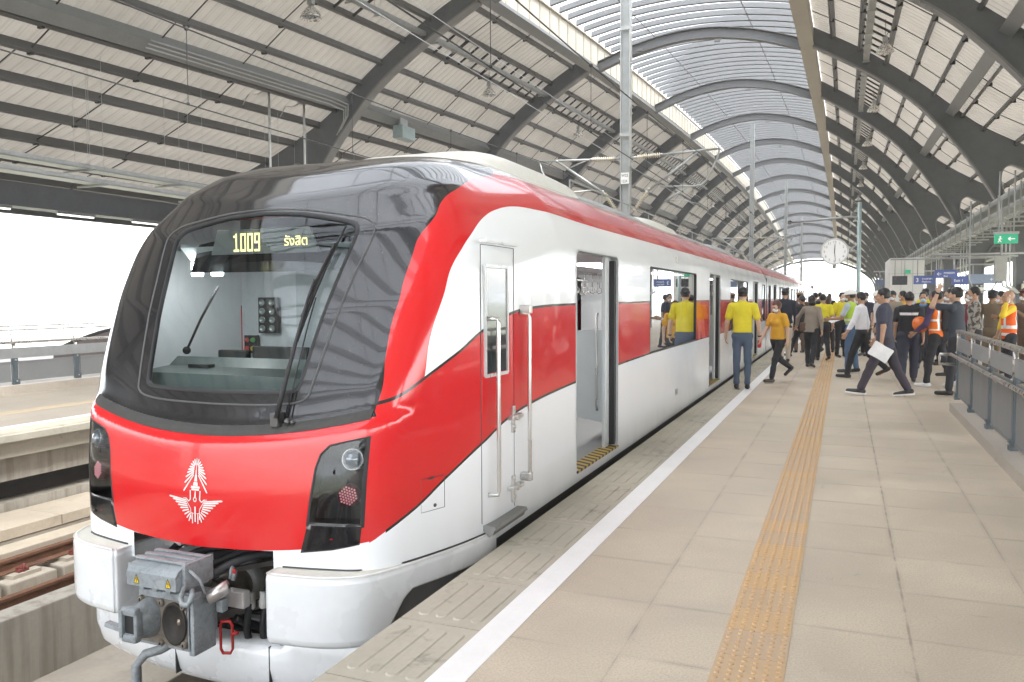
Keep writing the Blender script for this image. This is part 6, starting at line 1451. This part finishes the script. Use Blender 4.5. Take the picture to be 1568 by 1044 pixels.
class Person:
    def __init__(s, label, loc, face, H, **k):
        g = lambda n, d: k.get(n, d); s.T = T = thing('person', label, 'person', (loc[0], loc[1], loc[2] if len(loc) > 2 else 0), g('group', None)); T.rotation_euler.z = rad(face)
        near = g('near', True); sc = H / 1.745; f = g('build', 1.0); fem = g('fem', False); seed = g('seed', 1); h = .0125 if near else .018
        lean = rad(g('lean', 2)); hip = [rad(a) for a in g('hip', (2, -2))]; knee = [rad(a) for a in g('knee', (3, 3))]; sh = [rad(a) for a in g('sh', (4, -4))]; el = [rad(a) for a in g('el', (12, 12))]; ab = [rad(a) for a in g('ab', (8, 8))]
        J = {}; HZ = .915
        for i, sd in enumerate((-1, 1)):
            hp = Vector((sd * .088, 0, HZ)); a = hip[i]; kn = hp + Vector((sd * .008, math.sin(a), -math.cos(a))) * .435; b = a - knee[i]; an = kn + Vector((0, math.sin(b), -math.cos(b))) * .41
            J[i] = (hp, kn, an, b)
        foot = g('foot', (None, None)); low = 9; F = []
        for i in (0, 1):
            b = J[i][3]; pt = rad(foot[i]) if foot[i] is not None else max(-.9, min(.25, b * .55 if b < 0 else b * .4)); F.append(pt)
            an = J[i][2]; toe = an + Vector((0, .155 * math.cos(pt), .155 * math.sin(pt) - .058)); heel = an + Vector((0, -.055 * math.cos(pt), -.055 * math.sin(pt) - .058)); J[('t', i)] = toe; J[('h', i)] = heel; low = min(low, toe.z - .022, heel.z - .022)
        up = -low
        for q in list(J):
            J[q] = tuple(v + Vector((0, 0, up)) if isinstance(v, Vector) else v for v in J[q]) if isinstance(J[q], tuple) else J[q] + Vector((0, 0, up))
        hz = HZ + up; pel = Vector((0, 0, hz)); TT = lambda x_, y_, z_: pel + rx(Vector((x_, y_, z_)), -lean)   # torso frame
        s.hz = hz; wS = (.170 if fem else .192) * (.6 + .4 * f)
        A = {}
        for i, sd in enumerate((-1, 1)):
            S0 = TT(sd * wS, -.005, .500); d = rx(Vector((0, 0, -1)), sh[i]); cab, sab = math.cos(ab[i]), math.sin(ab[i]); d = Vector((sd * sab, d.y * cab, d.z * cab)); E0 = S0 + d * .285
            d2 = rx(Vector((0, 0, -1)), sh[i] + el[i]); ab2 = ab[i] * .4 + rad(g('abf', (0, 0))[i]); d2 = Vector((sd * math.sin(ab2), d2.y * math.cos(ab2), d2.z * math.cos(ab2))); W0 = E0 + d2 * .245; A[i] = (S0, E0, W0, d2)
        s.A = A; hy = rad(g('yaw', 0)); hpch = rad(g('nod', 4)); HB = TT(0, .0, .575); s.HB = HB
        MH = Matrix.Translation(HB) @ Matrix.Rotation(hy, 4, 'Z') @ Matrix.Rotation(-hpch, 4, 'X'); s.MH = MH; s.sc = sc
        lo = (-.62, -.62, -.02); hi = (.62, .75, 1.62)
        allp = [p for i in (0, 1) for p in A[i][:3]] + [J[0][2], J[1][2], J[('t', 0)], J[('t', 1)], J[('h', 0)], J[('h', 1)]]
        lo = [min(p[a] for p in allp) - .14 for a in (0, 1)] + [-.02]; hi = [max(p[a] for p in allp) + .14 for a in (0, 1)] + [1.66]
        lo[0] = min(lo[0], -.32); hi[0] = max(hi[0], .32); lo[1] = min(lo[1], -.24); hi[1] = max(hi[1], .24)
        # skin body
        B = SDF(lo, hi, h); th = .155 * f; chest = (.128 if fem else .138) * f
        B.cone(TT(0, 0, .40), TT(0, 0, .18), chest, .115 * f, .05, .62); B.cone(TT(0, 0, .12), TT(0, 0, .02), .122 * f, .135 * f, .05, .66); B.cone(TT(-wS * .8, -.005, .50), TT(wS * .8, -.005, .50), .052, .052, .05)
        B.cone(TT(0, -.01, .50), HB + Vector((0, 0, .04)), .060, .052, .03)
        for i in (0, 1):
            S0, E0, W0, d2 = A[i]; B.cone(S0, E0, .048 * f, .038, .03); B.cone(E0, W0, .040, .027, .02)
            hp, kn, an, b = J[i]; B.cone(hp, kn, .075 * f, .050, .03); B.cone(kn, an, .050, .036, .03); B.cone(J[('h', i)] + Vector((0, .01, .02)), J[('t', i)], .030, .022, .02)
        V, Q = B.mesh(); VV = [np.array(V)]; QQ = [np.array(Q)]; mi = [np.zeros(len(Q), int)]; off = len(V)
        (hv, hq, hm), (nv, nq) = tmpl(near)
        R = np.array(MH)[:3, :3]; t_ = np.array(MH.translation); VV.append(hv @ R.T + t_); QQ.append(hq + off); mi.append(hm); off += len(hv)
        for i, sd in enumerate((-1, 1)):
            S0, E0, W0, d2 = A[i]; zax = -d2.normalized(); fw = Vector((-sd, .25, 0)); fw = (fw - zax * fw.dot(zax)).normalized(); xax = fw.cross(zax) * 1
            # palm faces the thigh; thumb points forward
            M = Matrix((xax, fw, zax)).transposed(); v = nv.copy(); 
            if (M @ Vector((1, 0, 0))).y < 0: v[:, 0] *= -1; q_ = nq[:, ::-1]
            else: q_ = nq
            VV.append(v @ np.array(M).T + np.array(W0)); QQ.append(q_ + off); mi.append(np.zeros(len(nq), int)); off += len(nv)
        skin = M_SKIN[g('skin', 0)]
        s.emit('body', np.concatenate(VV), np.concatenate(QQ), [skin, M_EYE, M_LIP], np.concatenate(mi))
        # trousers (or skirt)
        c = g('legs', (.02, .02, .024)); tr = g('fit', 1.0)
        B = SDF(lo, hi, h); B.cone(TT(0, -.005, .125), TT(0, -.01, .0), .132 * f, .150 * f, .04, .70)
        for i in (0, 1):
            hp, kn, an, b = J[i]; B.cone(hp + Vector((0, -.01, -.02)), kn, .096 * f * tr, .066 * tr, .04); B.cone(kn, an + (kn - an) * .08, .066 * tr, .056 * tr, .03)
        waist = hz + g('waist', .135); B.plane((0, 0, 1), waist); B.wrinkle(.0035, seed, 30); V, Q = B.mesh(); s.emit('trousers', V, Q, [cloth(g('legn', 'black'), c)])
        # top
        c = g('top', (.6, .6, .05)); hem = hz + g('hem', .09); lg = g('long', False); lo_ = g('loose', 1.0)
        B = SDF(lo, hi, h); B.cone(TT(0, 0, .41), TT(0, 0, .20), (chest + .022) * lo_, (.128 * f + .004) * lo_, .05, .66); un = .014 if hem < hz + .055 else 0.; B.cone(TT(0, 0, .20), TT(0, -.005, .03 if hem > hz else -.06), (.130 * f) * lo_ + un, (.150 * f) * lo_ + un, .05, .72)
        if fem: B.ell(TT(-.062, .088, .36), (.058, .045, .055), .05); B.ell(TT(.062, .088, .36), (.058, .045, .055), .05)
        B.cone(TT(-wS * .82, -.005, .505), TT(wS * .82, -.005, .500), .055, .055, .05)
        B.cone(TT(0, -.012, .53), TT(0, -.008, .572), .073, .064, .02)
        for i in (0, 1):
            S0, E0, W0, d2 = A[i]
            if lg: B.cone(S0, E0, .058 * f, .050, .03); B.cone(E0, W0 + (E0 - W0) * .10, .052, .038, .02)
            else: B.cone(S0, S0 + (E0 - S0) * .66, .058 * f, .060 * f, .03)
        B.plane((0, 0, -1), -hem)
        sl = tuple(slice(None) for _ in range(3)); X_, Y_, Z_ = B.grid(sl); n0 = TT(0, .03, .60); B.F = np.maximum(B.F, .062 - np.sqrt((X_ - n0.x) ** 2 + (Y_ - n0.y) ** 2 + (Z_ - n0.z) ** 2))
        B.wrinkle(.0035, seed + 7, 22); V, Q = B.mesh(); s.emit(g('topname', 'shirt'), V, Q, [g('topmat', None) or cloth(g('topn', 'yellow'), c)])
        if g('vest', None):
            vc, vn, bands = g('vest', None); B = SDF(lo, hi, h); B.cone(TT(0, 0, .41), TT(0, 0, .20), chest + .036, .150 * f, .05, .70); B.cone(TT(0, 0, .20), TT(0, -.005, .02), .150 * f, .160 * f, .05, .74); B.cone(TT(-wS * .72, -.005, .505), TT(wS * .72, -.005, .505), .074, .074, .05)
            B.plane((0, 0, -1), -(hz + g('vhem', .03))); B.plane((1, 0, 0), wS * .93); B.plane((-1, 0, 0), wS * .93)
            X_, Y_, Z_ = B.grid(sl); n0 = TT(0, .06, .60); B.F = np.maximum(B.F, .095 - np.sqrt((X_ - n0.x) ** 2 + (Y_ - n0.y) ** 2 + (Z_ - n0.z) ** 2)); B.wrinkle(.003, seed + 3, 20)
            V, Q = B.mesh(); C = V[Q].mean(1); m_ = np.zeros(len(Q), int)
            for z_, w_ in bands: m_[np.abs(C[:, 2] - (hz + z_)) < w_] = 1
            if len(bands) > 1: m_[(np.abs(np.abs(C[:, 0]) - .095) < .024) & (C[:, 2] > hz + bands[0][0])] = 1
            s.emit('vest', V, Q, [cloth(vn, vc), mat('reflective_band', (.70, .71, .70), .3, .2, .05)], m_)
        # shoes
        for i in (0, 1):
            B = SDF(lo, [hi[0], hi[1], .6], h * .8); an = J[i][2]; B.cone(J[('h', i)] + Vector((0, .012, .028)), J[('t', i)] + Vector((0, .035, .010)), .041, .034, .02); B.cone(an, an + Vector((0, .01, -.03)), .042 if g('boots', True) else .03, .04, .02)
            V, Q = B.mesh(); s.emit('shoe', V, Q, [mat('shoe_' + g('shoen', 'black'), g('shoes', (.02, .018, .018)), .4, 0, .2)])
        if g('sole', None):
            mb = MB()
            for i in (0, 1):
                a, b_ = J[('h', i)], J[('t', i)]; P = [(a + Vector((0, -.03, -.010))), (b_ + Vector((0, .07, -.008)))]; mb.beam(P[0], P[1], .082, .022)
            s.part('soles', mb, mat('sole_white', (.7, .7, .68), .6))
        # hair / headgear
        hk = g('hair', 'short')
        if hk:
            V, Q = hair_mesh(hk, seed); s.emit('hair', V @ R.T + t_, Q, [g('hairm', M_HAIRB)])
        if g('hat', None):
            V, Q = hair_mesh(g('hat', None), 0); s.emit({'cap': 'cap', 'beret': 'beret', 'peaked': 'peaked_cap', 'helmet': 'helmet'}[g('hat', None)], V @ R.T + t_, Q, [cloth('hat_' + g('hatn', 'black'), g('hatc', (.02, .02, .022)), .5)])
        if g('mask', True):
            S_ = SDF((-.09, -.02, .0), (.09, .14, .14), .008); S_.ell((0, .030, .074), (.063, .078, .052), .0); S_.ell((0, .085, .09), (.02, .035, .025), .02); X_, Y_, Z_ = S_.grid(sl); S_.F = np.maximum(S_.F, .035 - Y_); S_.F = np.maximum(S_.F, .028 - Z_); V, Q = S_.mesh()
            mk = s.emit('face_mask', V @ R.T + t_, Q, [mat('mask_' + g('maskn', 'white'), g('maskc', (.62, .66, .70)), .8)])
        # belt
        if g('hem', .09) > .05 and not g('nobelt', False):
            S_ = SDF((-.25, -.22, hz + .06), (.25, .22, hz + .17), .012); S_.cone(TT(0, -.005, .16), TT(0, -.005, .06), .138 * f, .143 * f, .0, .70); S_.plane((0, 0, 1), hz + .128); S_.plane((0, 0, -1), -(hz + .092)); V, Q = S_.mesh(); s.emit('belt', V, Q, [M_BLK])
        s.J = J
    def emit(s, name, V, Q, mats, mi=None):
        me = bpy.data.meshes.new(name); me.from_pydata([tuple(v) for v in np.asarray(V) * s.sc], [], [tuple(int(i) for i in q) for q in Q])
        for m_ in mats: me.materials.append(m_)
        me.polygons.foreach_set('use_smooth', [True] * len(me.polygons))
        if mi is not None: me.polygons.foreach_set('material_index', [int(a) for a in mi])
        me.update(); o = bpy.data.objects.new(name, me); COL.objects.link(o); o.parent = s.T; return o
    def part(s, name, mb, m_, parent=None):
        me = mb.mesh(name); 
        for v in me.vertices: v.co *= s.sc
        me.materials.append(m_); o = bpy.data.objects.new(name, me); COL.objects.link(o); o.parent = parent or s.T; return o
    def world(s, v): return s.T.location + Matrix.Rotation(s.T.rotation_euler.z, 3, 'Z') @ (Vector(v) * s.sc)
    def hand(s, i): S0, E0, W0, d2 = s.A[i]; return s.world(W0 + d2 * .075)
YEL, YELO, BLKC, NAVY = (.72, .62, .03), (.62, .33, .03), (.022, .022, .026), (.045, .048, .075)
def build_people():
    P = Person
    p = P('man seen from behind in bright yellow polo and slim slate blue trousers beside the train', (-1.66, 14.8), 3, 1.80, top=(.66, .56, .03), topn='bright_yellow', legs=(.075, .105, .155), legn='slate_blue', fit=.90, sh=(2, -2), ab=(13, 13), el=(14, 14), hip=(1, -1), hair='short', mask=False, seed=2, build=1.03, hem=.05, nobelt=True, skin=2, foot=(0, 0))
    S0, E0, W0, d2 = p.A[1]; mb = MB(); mb.lathe([(.031, -.012), (.034, -.010), (.034, .010), (.031, .012)], W0 - d2 * .01, d2, 16); p.part('wrist_watch', mb, M_BLK)
    S0, E0, W0, d2 = p.A[1]
    p = P('auburn haired masked woman in orange yellow polo and black trousers walking left', (-1.17, 16.3), 142, 1.60, fem=True, top=YELO, topn='orange_yellow', legs=BLKC, hip=(24, -20), knee=(10, 40), sh=(-12, 14), el=(18, 22), ab=(10, 10), hair='curly', hairm=M_HAIRR, maskc=(.72, .74, .75), hem=.02, nobelt=True, seed=4, skin=2, nod=18, build=1.06, fit=.95, boots=False)
    h = p.hand(1); t = thing('hand_bag', 'small red clutch bag held by the woman in orange yellow', 'bag', h); mb = MB(); mb.box(h.x - .03, h.x + .03, h.y - .12, h.y + .10, h.z - .12, h.z + .03, bev=.02); obj('pouch', mb, mat('bag_red', (.50, .02, .03), .4), t)
    mb = MB(); mb.tube([(h.x, h.y - .06, h.z + .02), (h.x, h.y - .02, h.z + .07), (h.x, h.y + .04, h.z + .02)], .008, 6); obj('strap', mb, mat('bag_red', (0, 0, 0)), t)
    P('tall man in a dark jacket and beige trousers behind the auburn haired woman', (-1.36, 21.2), 10, 1.85, top=(.020, .023, .034), topn='dark_suit', topname='jacket', long=True, hem=-.10, loose=1.10, legs=(.48, .42, .34), legn='beige', hip=(-12, 10), knee=(20, 4), near=False, seed=5, mask=False)
    p = P('man in a brown uniform and flat topped cap seen from behind, near the train', (-1.20, 25.1), 20, 1.76, top=(.14, .09, .06), topn='uniform_brown', topname='uniform', long=True, legs=(.12, .08, .055), legn='uniform_brown', hat='peaked', hatc=(.36, .24, .14), hatn='tan', near=False, seed=6, mask=False)
    P('man in a long dark coat stepping left between the dark jacket and the taupe blazer', (-1.04, 23.2), 60, 1.72, top=BLKC, topn='black', topname='coat', long=True, hem=-.18, loose=1.12, legs=BLKC, hip=(26, -24), knee=(6, 34), near=False, seed=7, skin=1, maskc=(.7, .72, .75))
    p = P('woman in a taupe blazer and black trousers walking away with a brown shoulder bag', (-.70, 20.0), -14, 1.66, fem=True, top=(.26, .215, .175), topn='taupe', topname='blazer', long=True, hem=-.06, loose=1.12, legs=BLKC, sh=(16, -10), ab=(38, 14), el=(16, 8), hip=(6, -10), knee=(4, 12), hair='bob', seed=8, maskc=(.7, .72, .75), yaw=30, boots=False)
    q = p.world((-.20, .02, p.hz + .06)); t = thing('shoulder_bag', 'brown bag hanging at the hip of the woman in the taupe blazer', 'bag', q); mb = MB(); mb.box(q.x - .07, q.x + .07, q.y - .12, q.y + .12, q.z - .10, q.z + .10, bev=.03); obj('pouch', mb, mat('bag_brown', (.10, .05, .03), .5), t)
    a = p.world((-.14, 0, p.hz + .55)); mb = MB(); mb.tube([(q.x, q.y - .08, q.z + .09), (a.x, a.y, a.z), (q.x, q.y + .08, q.z + .09)], .009, 6); obj('strap', mb, mat('bag_brown', (0, 0, 0)), t)
    P('person in a yellow shirt and black trousers mostly hidden behind the taupe blazer', (-.50, 22.1), 15, 1.70, top=YEL, topn='yellow', legs=BLKC, near=False, seed=9, hip=(8, -12), knee=(3, 16), mask=False)
    P('woman with long brown hair in a yellow top walking away down the platform', (-.42, 25.3), -12, 1.68, fem=True, top=(.68, .48, .03), topn='warm_yellow', legs=BLKC, hair='long', hairm=mat('hair_brown', (.06, .028, .018), .45), near=False, seed=10, hip=(-20, 18), knee=(34, 6), sh=(14, 20), mask=False)
    P('distant man with cropped hair in a navy shirt, far down beside the train', (-1.60, 32.5), 0, 1.76, top=NAVY, topn='navy', near=False, seed=11, mask=False)
    P('distant man in a grey shirt, left of two far heads against the bright opening', (-.93, 35.9), 10, 1.82, top=(.12, .12, .13), topn='grey', near=False, seed=12, mask=False)
    P('distant figure in black, right of two far heads against the bright opening', (-.58, 36.4), -8, 1.76, top=BLKC, topn='black', near=False, seed=13, mask=False)
    P('man facing the camera in a bright yellow polo, left of the tall white helmeted worker', (-.06, 23.6), 205, 1.74, top=(.76, .68, .04), topn='bright_yellow', legs=BLKC, near=False, seed=14, skin=2, maskc=(.66, .7, .74))
    p = P('man in pale grey shirt, hi vis harness, white helmet and blue jeans holding papers', (.14, 18.8), 70, 1.76, top=(.42, .47, .50), topn='pale_grey', legs=(.07, .12, .20), legn='denim', sh=(22, 24), el=(62, 58), hat='helmet', hatc=(.75, .74, .70), hatn='white', hip=(3, -5), seed=15, vest=((.42, .60, .06), 'hi_vis_green', [(.20, .02)]), vhem=.14, skin=1)
    h = p.hand(1); t = thing('paper_sheet', 'white paper held out by the man in the hi vis harness', 'paper', h); mb = MB(); R_ = Matrix.Translation(h) @ Matrix.Rotation(rad(25), 4, 'X') @ Matrix.Rotation(rad(40), 4, 'Z'); mb.box(-.16, .10, -.11, .11, -.001, .001, R_); obj('page', mb, mat('paper', (.8, .8, .8), .7), t)
    P('man in a white long sleeved shirt and black trousers walking left, white mask', (.32, 17.5), 72, 1.74, top=(.74, .74, .78), topn='white', long=True, legs=BLKC, hip=(20, -20), knee=(8, 30), sh=(14, -12), el=(16, 16), ab=(12, 8), seed=16, maskc=(.72, .74, .76), loose=1.05)
    P('dark haired man in a navy shirt, behind the white shirt at left', (.55, 24.4), 150, 1.74, top=NAVY, topn='navy', near=False, seed=17)
    p = P('man in a dark navy T shirt and charcoal trousers striding left with papers in hand', (.62, 14.5), 78, 1.80, top=(.050, .052, .078), topn='dark_navy', hem=-.12, loose=1.10, nobelt=True, legs=(.048, .040, .052), legn='charcoal', fit=1.08, hip=(24, -20), knee=(2, 8), foot=(5, -12), sh=(-6, 12), el=(12, 16), ab=(6, 14), seed=18, sole=True, shoes=(.02, .02, .024), mask=False, nod=8, build=1.06, skin=0)
    h = p.hand(0); t = thing('paper_sheaf', 'sheaf of white printed pages hanging from the striding man s hand', 'paper', h)
    for i in range(3):
        R_ = Matrix.Translation(h + Vector((.02, -.05 - .004 * i, -.06))) @ Matrix.Rotation(rad(28 + 3 * i), 4, 'Y'); mb = MB(); mb.box(-.17, .14, -.001, .001, -.13, .10, R_)
        pg = obj('page', mb, mat('paper', (0, 0, 0)), t)
    mb = MB(); R_ = Matrix.Translation(h + Vector((.02, -.055, -.06))) @ Matrix.Rotation(rad(28), 4, 'Y')
    for z_, w_ in ((.05, .10), (.02, .16), (-.01, .12), (-.05, .08)): mb.box(-w_ / 2, w_ / 2, -.0012, -.0005, z_, z_ + .004, R_)
    obj('print_lines', mb, mat('print_grey', (.3, .3, .32), .7), t)
    P('man in a black cap and a black vest with one white stripe across the back', (1.13, 16.9), -6, 1.72, top=(.035, .036, .042), topn='black_soft', legs=(.03, .032, .05), legn='dark_navy_cotton', vest=((.022, .022, .026), 'vest_black', [(.42, .022)]), vhem=-.02, hat='cap', near=True, seed=19, hip=(-14, 16), knee=(26, 4), fit=1.22, build=1.08, sh=(10, -10), loose=1.05)
    P('man in a blue mask, black vest and blue shirt facing the camera', (1.60, 19.8), 172, 1.74, top=(.06, .20, .42), topn='sky_blue', vest=((.022, .022, .026), 'vest_black', []), seed=20, maskc=(.32, .50, .66), maskn='blue', legs=BLKC, hip=(14, -16), knee=(4, 20), near=False)
    P('man in a yellow shirt, back turned, behind the blue masked man', (1.90, 22.8), 40, 1.82, top=(.74, .62, .04), topn='bright_yellow', near=False, seed=21, mask=False)
    p = P('worker in orange hi vis vest, purple sleeves and white trainers carrying an orange helmet', (1.53, 16.2), 58, 1.73, top=(.055, .035, .085), topn='purple', long=True, vest=((.80, .17, .02), 'hi_vis_orange', [(.13, .018), (.30, .018)]), vhem=.0, legs=(.022, .022, .028), shoes=(.66, .66, .66), shoen='white', sh=(10, -16), el=(40, 20), ab=(16, 10), hip=(10, -12), knee=(4, 18), seed=22, mask=False, skin=1)
    q = p.world((-.10, .24, p.hz + .22)); t = thing('hard_hat', 'orange hard hat held against the worker in the orange vest', 'helmet', q); mb = MB(); mb.lathe([(.0, .115), (.06, .108), (.10, .075), (.125, .02), (.13, 0), (.15, -.006), (.15, -.012), (.12, -.004)], q, (.3, -.7, .2), 24); obj('shell', mb, mat('helmet_orange', (.70, .16, .02), .3), t)
    q = p.world((.06, -.20, p.hz + .34)); t = thing('backpack', 'black backpack with a strap on the back of the worker in the orange vest', 'bag', q); mb = MB(); mb.box(q.x - .13, q.x + .13, q.y - .10, q.y + .10, q.z - .24, q.z + .20, bev=.05); obj('sack', mb, M_BLK, t)
    q = p.world((.10, -.16, p.hz + .02)); t = thing('camera_bag', 'small black camera bag hanging low beside the backpack', 'bag', q); mb = MB(); mb.box(q.x - .10, q.x + .10, q.y - .08, q.y + .08, q.z - .10, q.z + .10, bev=.03); a = p.world((-.08, -.06, p.hz + .53)); mb.tube([(q.x, q.y, q.z + .1), a], .012, 6); obj('pouch', mb, mat('bag_black2', (.03, .03, .034), .6), t)
    p = P('man in black raising his watch hand to his forehead beside the railing end', (1.70, 14.9), 62, 1.76, top=(.038, .045, .058), topn='black_blue', hem=-.10, loose=1.08, nobelt=True, legs=(.02, .02, .024), sh=(95, 10), el=(105, 10), ab=(10, 8), abf=(-6, 0), seed=24, mask=False, hip=(6, -6), knee=(3, 8), shoes=(.02, .02, .02), skin=2)
    S0, E0, W0, d2 = p.A[0]; mb = MB(); mb.lathe([(.030, -.014), (.035, -.012), (.035, .012), (.030, .014)], W0 - d2 * .02, d2, 16); p.part('wrist_watch', mb, M_BLK)
    m, x, q = newmat('camouflage'); n = x.noise(x.obj(), 14, 2, .5, .6); x.put(q.inputs['Base Color'], x.mix(x.gt(n, .52), x.mix(x.gt(n, .45), (.09, .075, .06), (.20, .18, .15)), (.36, .34, .31))); q.inputs['Roughness'].default_value = .85
    P('man in a brown and grey camouflage shirt, masked, behind the railing', (2.29, 17.5), 95, 1.79, topmat=m, long=True, hem=-.08, seed=25, legs=(.05, .05, .055), legn='dark_grey', near=True, maskc=(.7, .72, .74), loose=1.05)
    P('man in a brown uniform with a dark beret seen from behind, behind the railing', (2.69, 18.3), -10, 1.74, top=(.17, .125, .085), topn='uniform_khaki', topname='uniform', long=True, legs=(.16, .12, .08), legn='uniform_khaki', hat='beret', seed=26, mask=False, skin=1)
    p = P('shaven headed man in yellow shirt and orange vest holding a phone to his ear', (2.74, 16.8), 100, 1.72, top=(.74, .52, .04), topn='golden_yellow', long=True, vest=((.85, .13, .02), 'hi_vis_red_orange', [(.16, .028), (.03, .02)]), vhem=-.06, legs=(.02, .02, .02), sh=(60, 6), el=(130, 10), ab=(30, 8), hair=None, seed=27, mask=False, skin=0)
    h = p.world(p.MH @ Vector((-.085, .02, .10))); t = thing('mobile_phone', 'white phone held to the ear of the shaven headed man', 'phone', h); mb = MB(); mb.box(h.x - .02, h.x + .02, h.y - .01, h.y + .01, h.z - .07, h.z + .07, bev=.006); obj('case', mb, mat('phone_white', (.75, .75, .76), .3), t)
    P('man in a brown uniform and maroon peaked cap at the right edge of the photo', (3.14, 17.6), 120, 1.76, top=(.16, .11, .075), topn='uniform_brown2', topname='uniform', long=True, legs=(.15, .10, .07), legn='uniform_brown2', hat='peaked', hatc=(.10, .05, .04), hatn='maroon', seed=28, skin=1, sh=(40, 30), el=(80, 70))
    P('man in a white shirt and white helmet behind the striding man', (.76, 21.0), 100, 1.74, top=(.66, .64, .64), topn='white_soft', hat='helmet', hatc=(.75, .74, .70), hatn='white', near=False, seed=29)
    P('man in a beige shirt and dark cap, just right of the striding man s head', (1.10, 22.0), 160, 1.76, top=(.30, .26, .20), topn='beige_shirt', hat='cap', near=False, seed=30)
    P('man in an orange yellow shirt hidden behind the black capped man', (1.42, 23.3), 80, 1.76, top=YELO, topn='orange_yellow', near=False, seed=31)
    P('man in a white polo behind the worker in the orange vest', (2.12, 21.6), 120, 1.74, top=(.62, .62, .60), topn='white_polo', near=False, seed=32, mask=False)
    P('dark haired man in a grey shirt, second head right of the orange vest worker', (2.35, 22.6), 60, 1.76, top=(.16, .16, .17), topn='mid_grey', near=False, seed=33)
    P('man in a dark polo far behind the white shirted man', (.05, 28.0), 20, 1.78, top=(.05, .07, .10), topn='dark_polo', near=False, seed=34, mask=False)
    P('man in a maroon shirt standing between the camouflage shirt and the khaki uniform', (2.55, 20.4), 140, 1.72, top=(.22, .04, .05), topn='maroon', near=False, seed=35)
    P('person in yellow shirt and black trousers just inside the second open train door', (-2.52, 14.95, .09), -20, 1.70, top=(.72, .58, .05), topn='yellow_pale', legs=BLKC, seed=36, mask=False, hip=(3, -3))
build_people()
def more_people():
    for i, (x_, y_, f_, c, n, lab) in enumerate(((-.85, 27.6, 10, (.03, .03, .035), 'black', 'man in black seen between the long haired woman and the brown uniform'), (.30, 26.4, 190, (.60, .50, .04), 'mustard', 'man in a mustard shirt facing the camera behind the white shirted man'), (1.0, 26.0, 60, (.05, .06, .09), 'ink', 'man in an ink blue shirt far behind the striding man'), (1.75, 26.2, 200, (.45, .45, .44), 'light_grey', 'man in a light grey shirt far behind the blue masked man'), (2.55, 25.2, 30, (.02, .02, .022), 'black', 'man in black far behind the worker in the orange vest'), (3.05, 19.6, 100, (.30, .04, .05), 'dark_red', 'man in a dark red shirt just left of the maroon peaked cap'), (2.0, 18.6, 110, (.55, .55, .56), 'silver', 'man in a silver grey shirt behind the man with the raised hand'), (3.4, 20.8, 80, (.62, .56, .05), 'lemon', 'man in a lemon shirt behind the shaven headed man'))):
        Person(lab, (x_, y_), f_, 1.76 - .02 * (i % 3), top=c, topn=n, near=False, seed=40 + i, skin=i % 3, hip=(8 - 3 * i % 9, -8), hair='short')
more_people()
# ---------------------------------------------------------------- the bright hazy air
mb = MB(); mb.box(-5200, 5200, -4200, 5700, -10.6, 24)
hz = obj('haze', mb, []); tag(hz, kind='stuff')
m = bpy.data.materials.new('haze_air'); m.use_nodes = True; m.node_tree.nodes.clear()
_o = m.node_tree.nodes.new('ShaderNodeOutputMaterial'); _v = m.node_tree.nodes.new('ShaderNodeVolumePrincipled')
_v.inputs['Density'].default_value = .0006; _v.inputs['Color'].default_value = (.93, .96, 1, 1); m.node_tree.links.new(_v.outputs[0], _o.inputs['Volume'])
hz.data.materials.append(m)
S.cycles.volume_bounces = 1
# ---------------------------------------------------------------- loose pieces of a few small parts become parts of their own
def split_loose(o):
    bm = bmesh.new(); bm.from_mesh(o.data); seen = set(); groups = []
    for f in bm.faces:
        if f.index in seen: continue
        st = [f]; g = []; seen.add(f.index)
        while st:
            q = st.pop(); g.append(q)
            for v in q.verts:
                for e in v.link_faces:
                    if e.index not in seen: seen.add(e.index); st.append(e)
        groups.append(g)
    for i, g in enumerate(groups):
        ids = {}; vs = []; fs = []
        for f in g:
            r = []
            for v in f.verts:
                if v.index not in ids: ids[v.index] = len(vs); vs.append(v.co.copy())
                r.append(ids[v.index])
            fs.append(r)
        me = bpy.data.meshes.new(o.name); me.from_pydata(vs, [], fs); me.polygons.foreach_set('use_smooth', [f.smooth for f in g]); me.update()
        for m_ in o.data.materials: me.materials.append(m_)
        if i == 0: first = me
        else: n = bpy.data.objects.new(o.name.split('.')[0], me); COL.objects.link(n); n.parent = o.parent; n.location = o.location
    bm.free(); o.data = first
for _o in list(bpy.data.objects):
    if _o.type == 'MESH' and _o.name.split('.')[0] in ('lever', 'rail_end', 'valve', 'red_handle'): split_loose(_o)
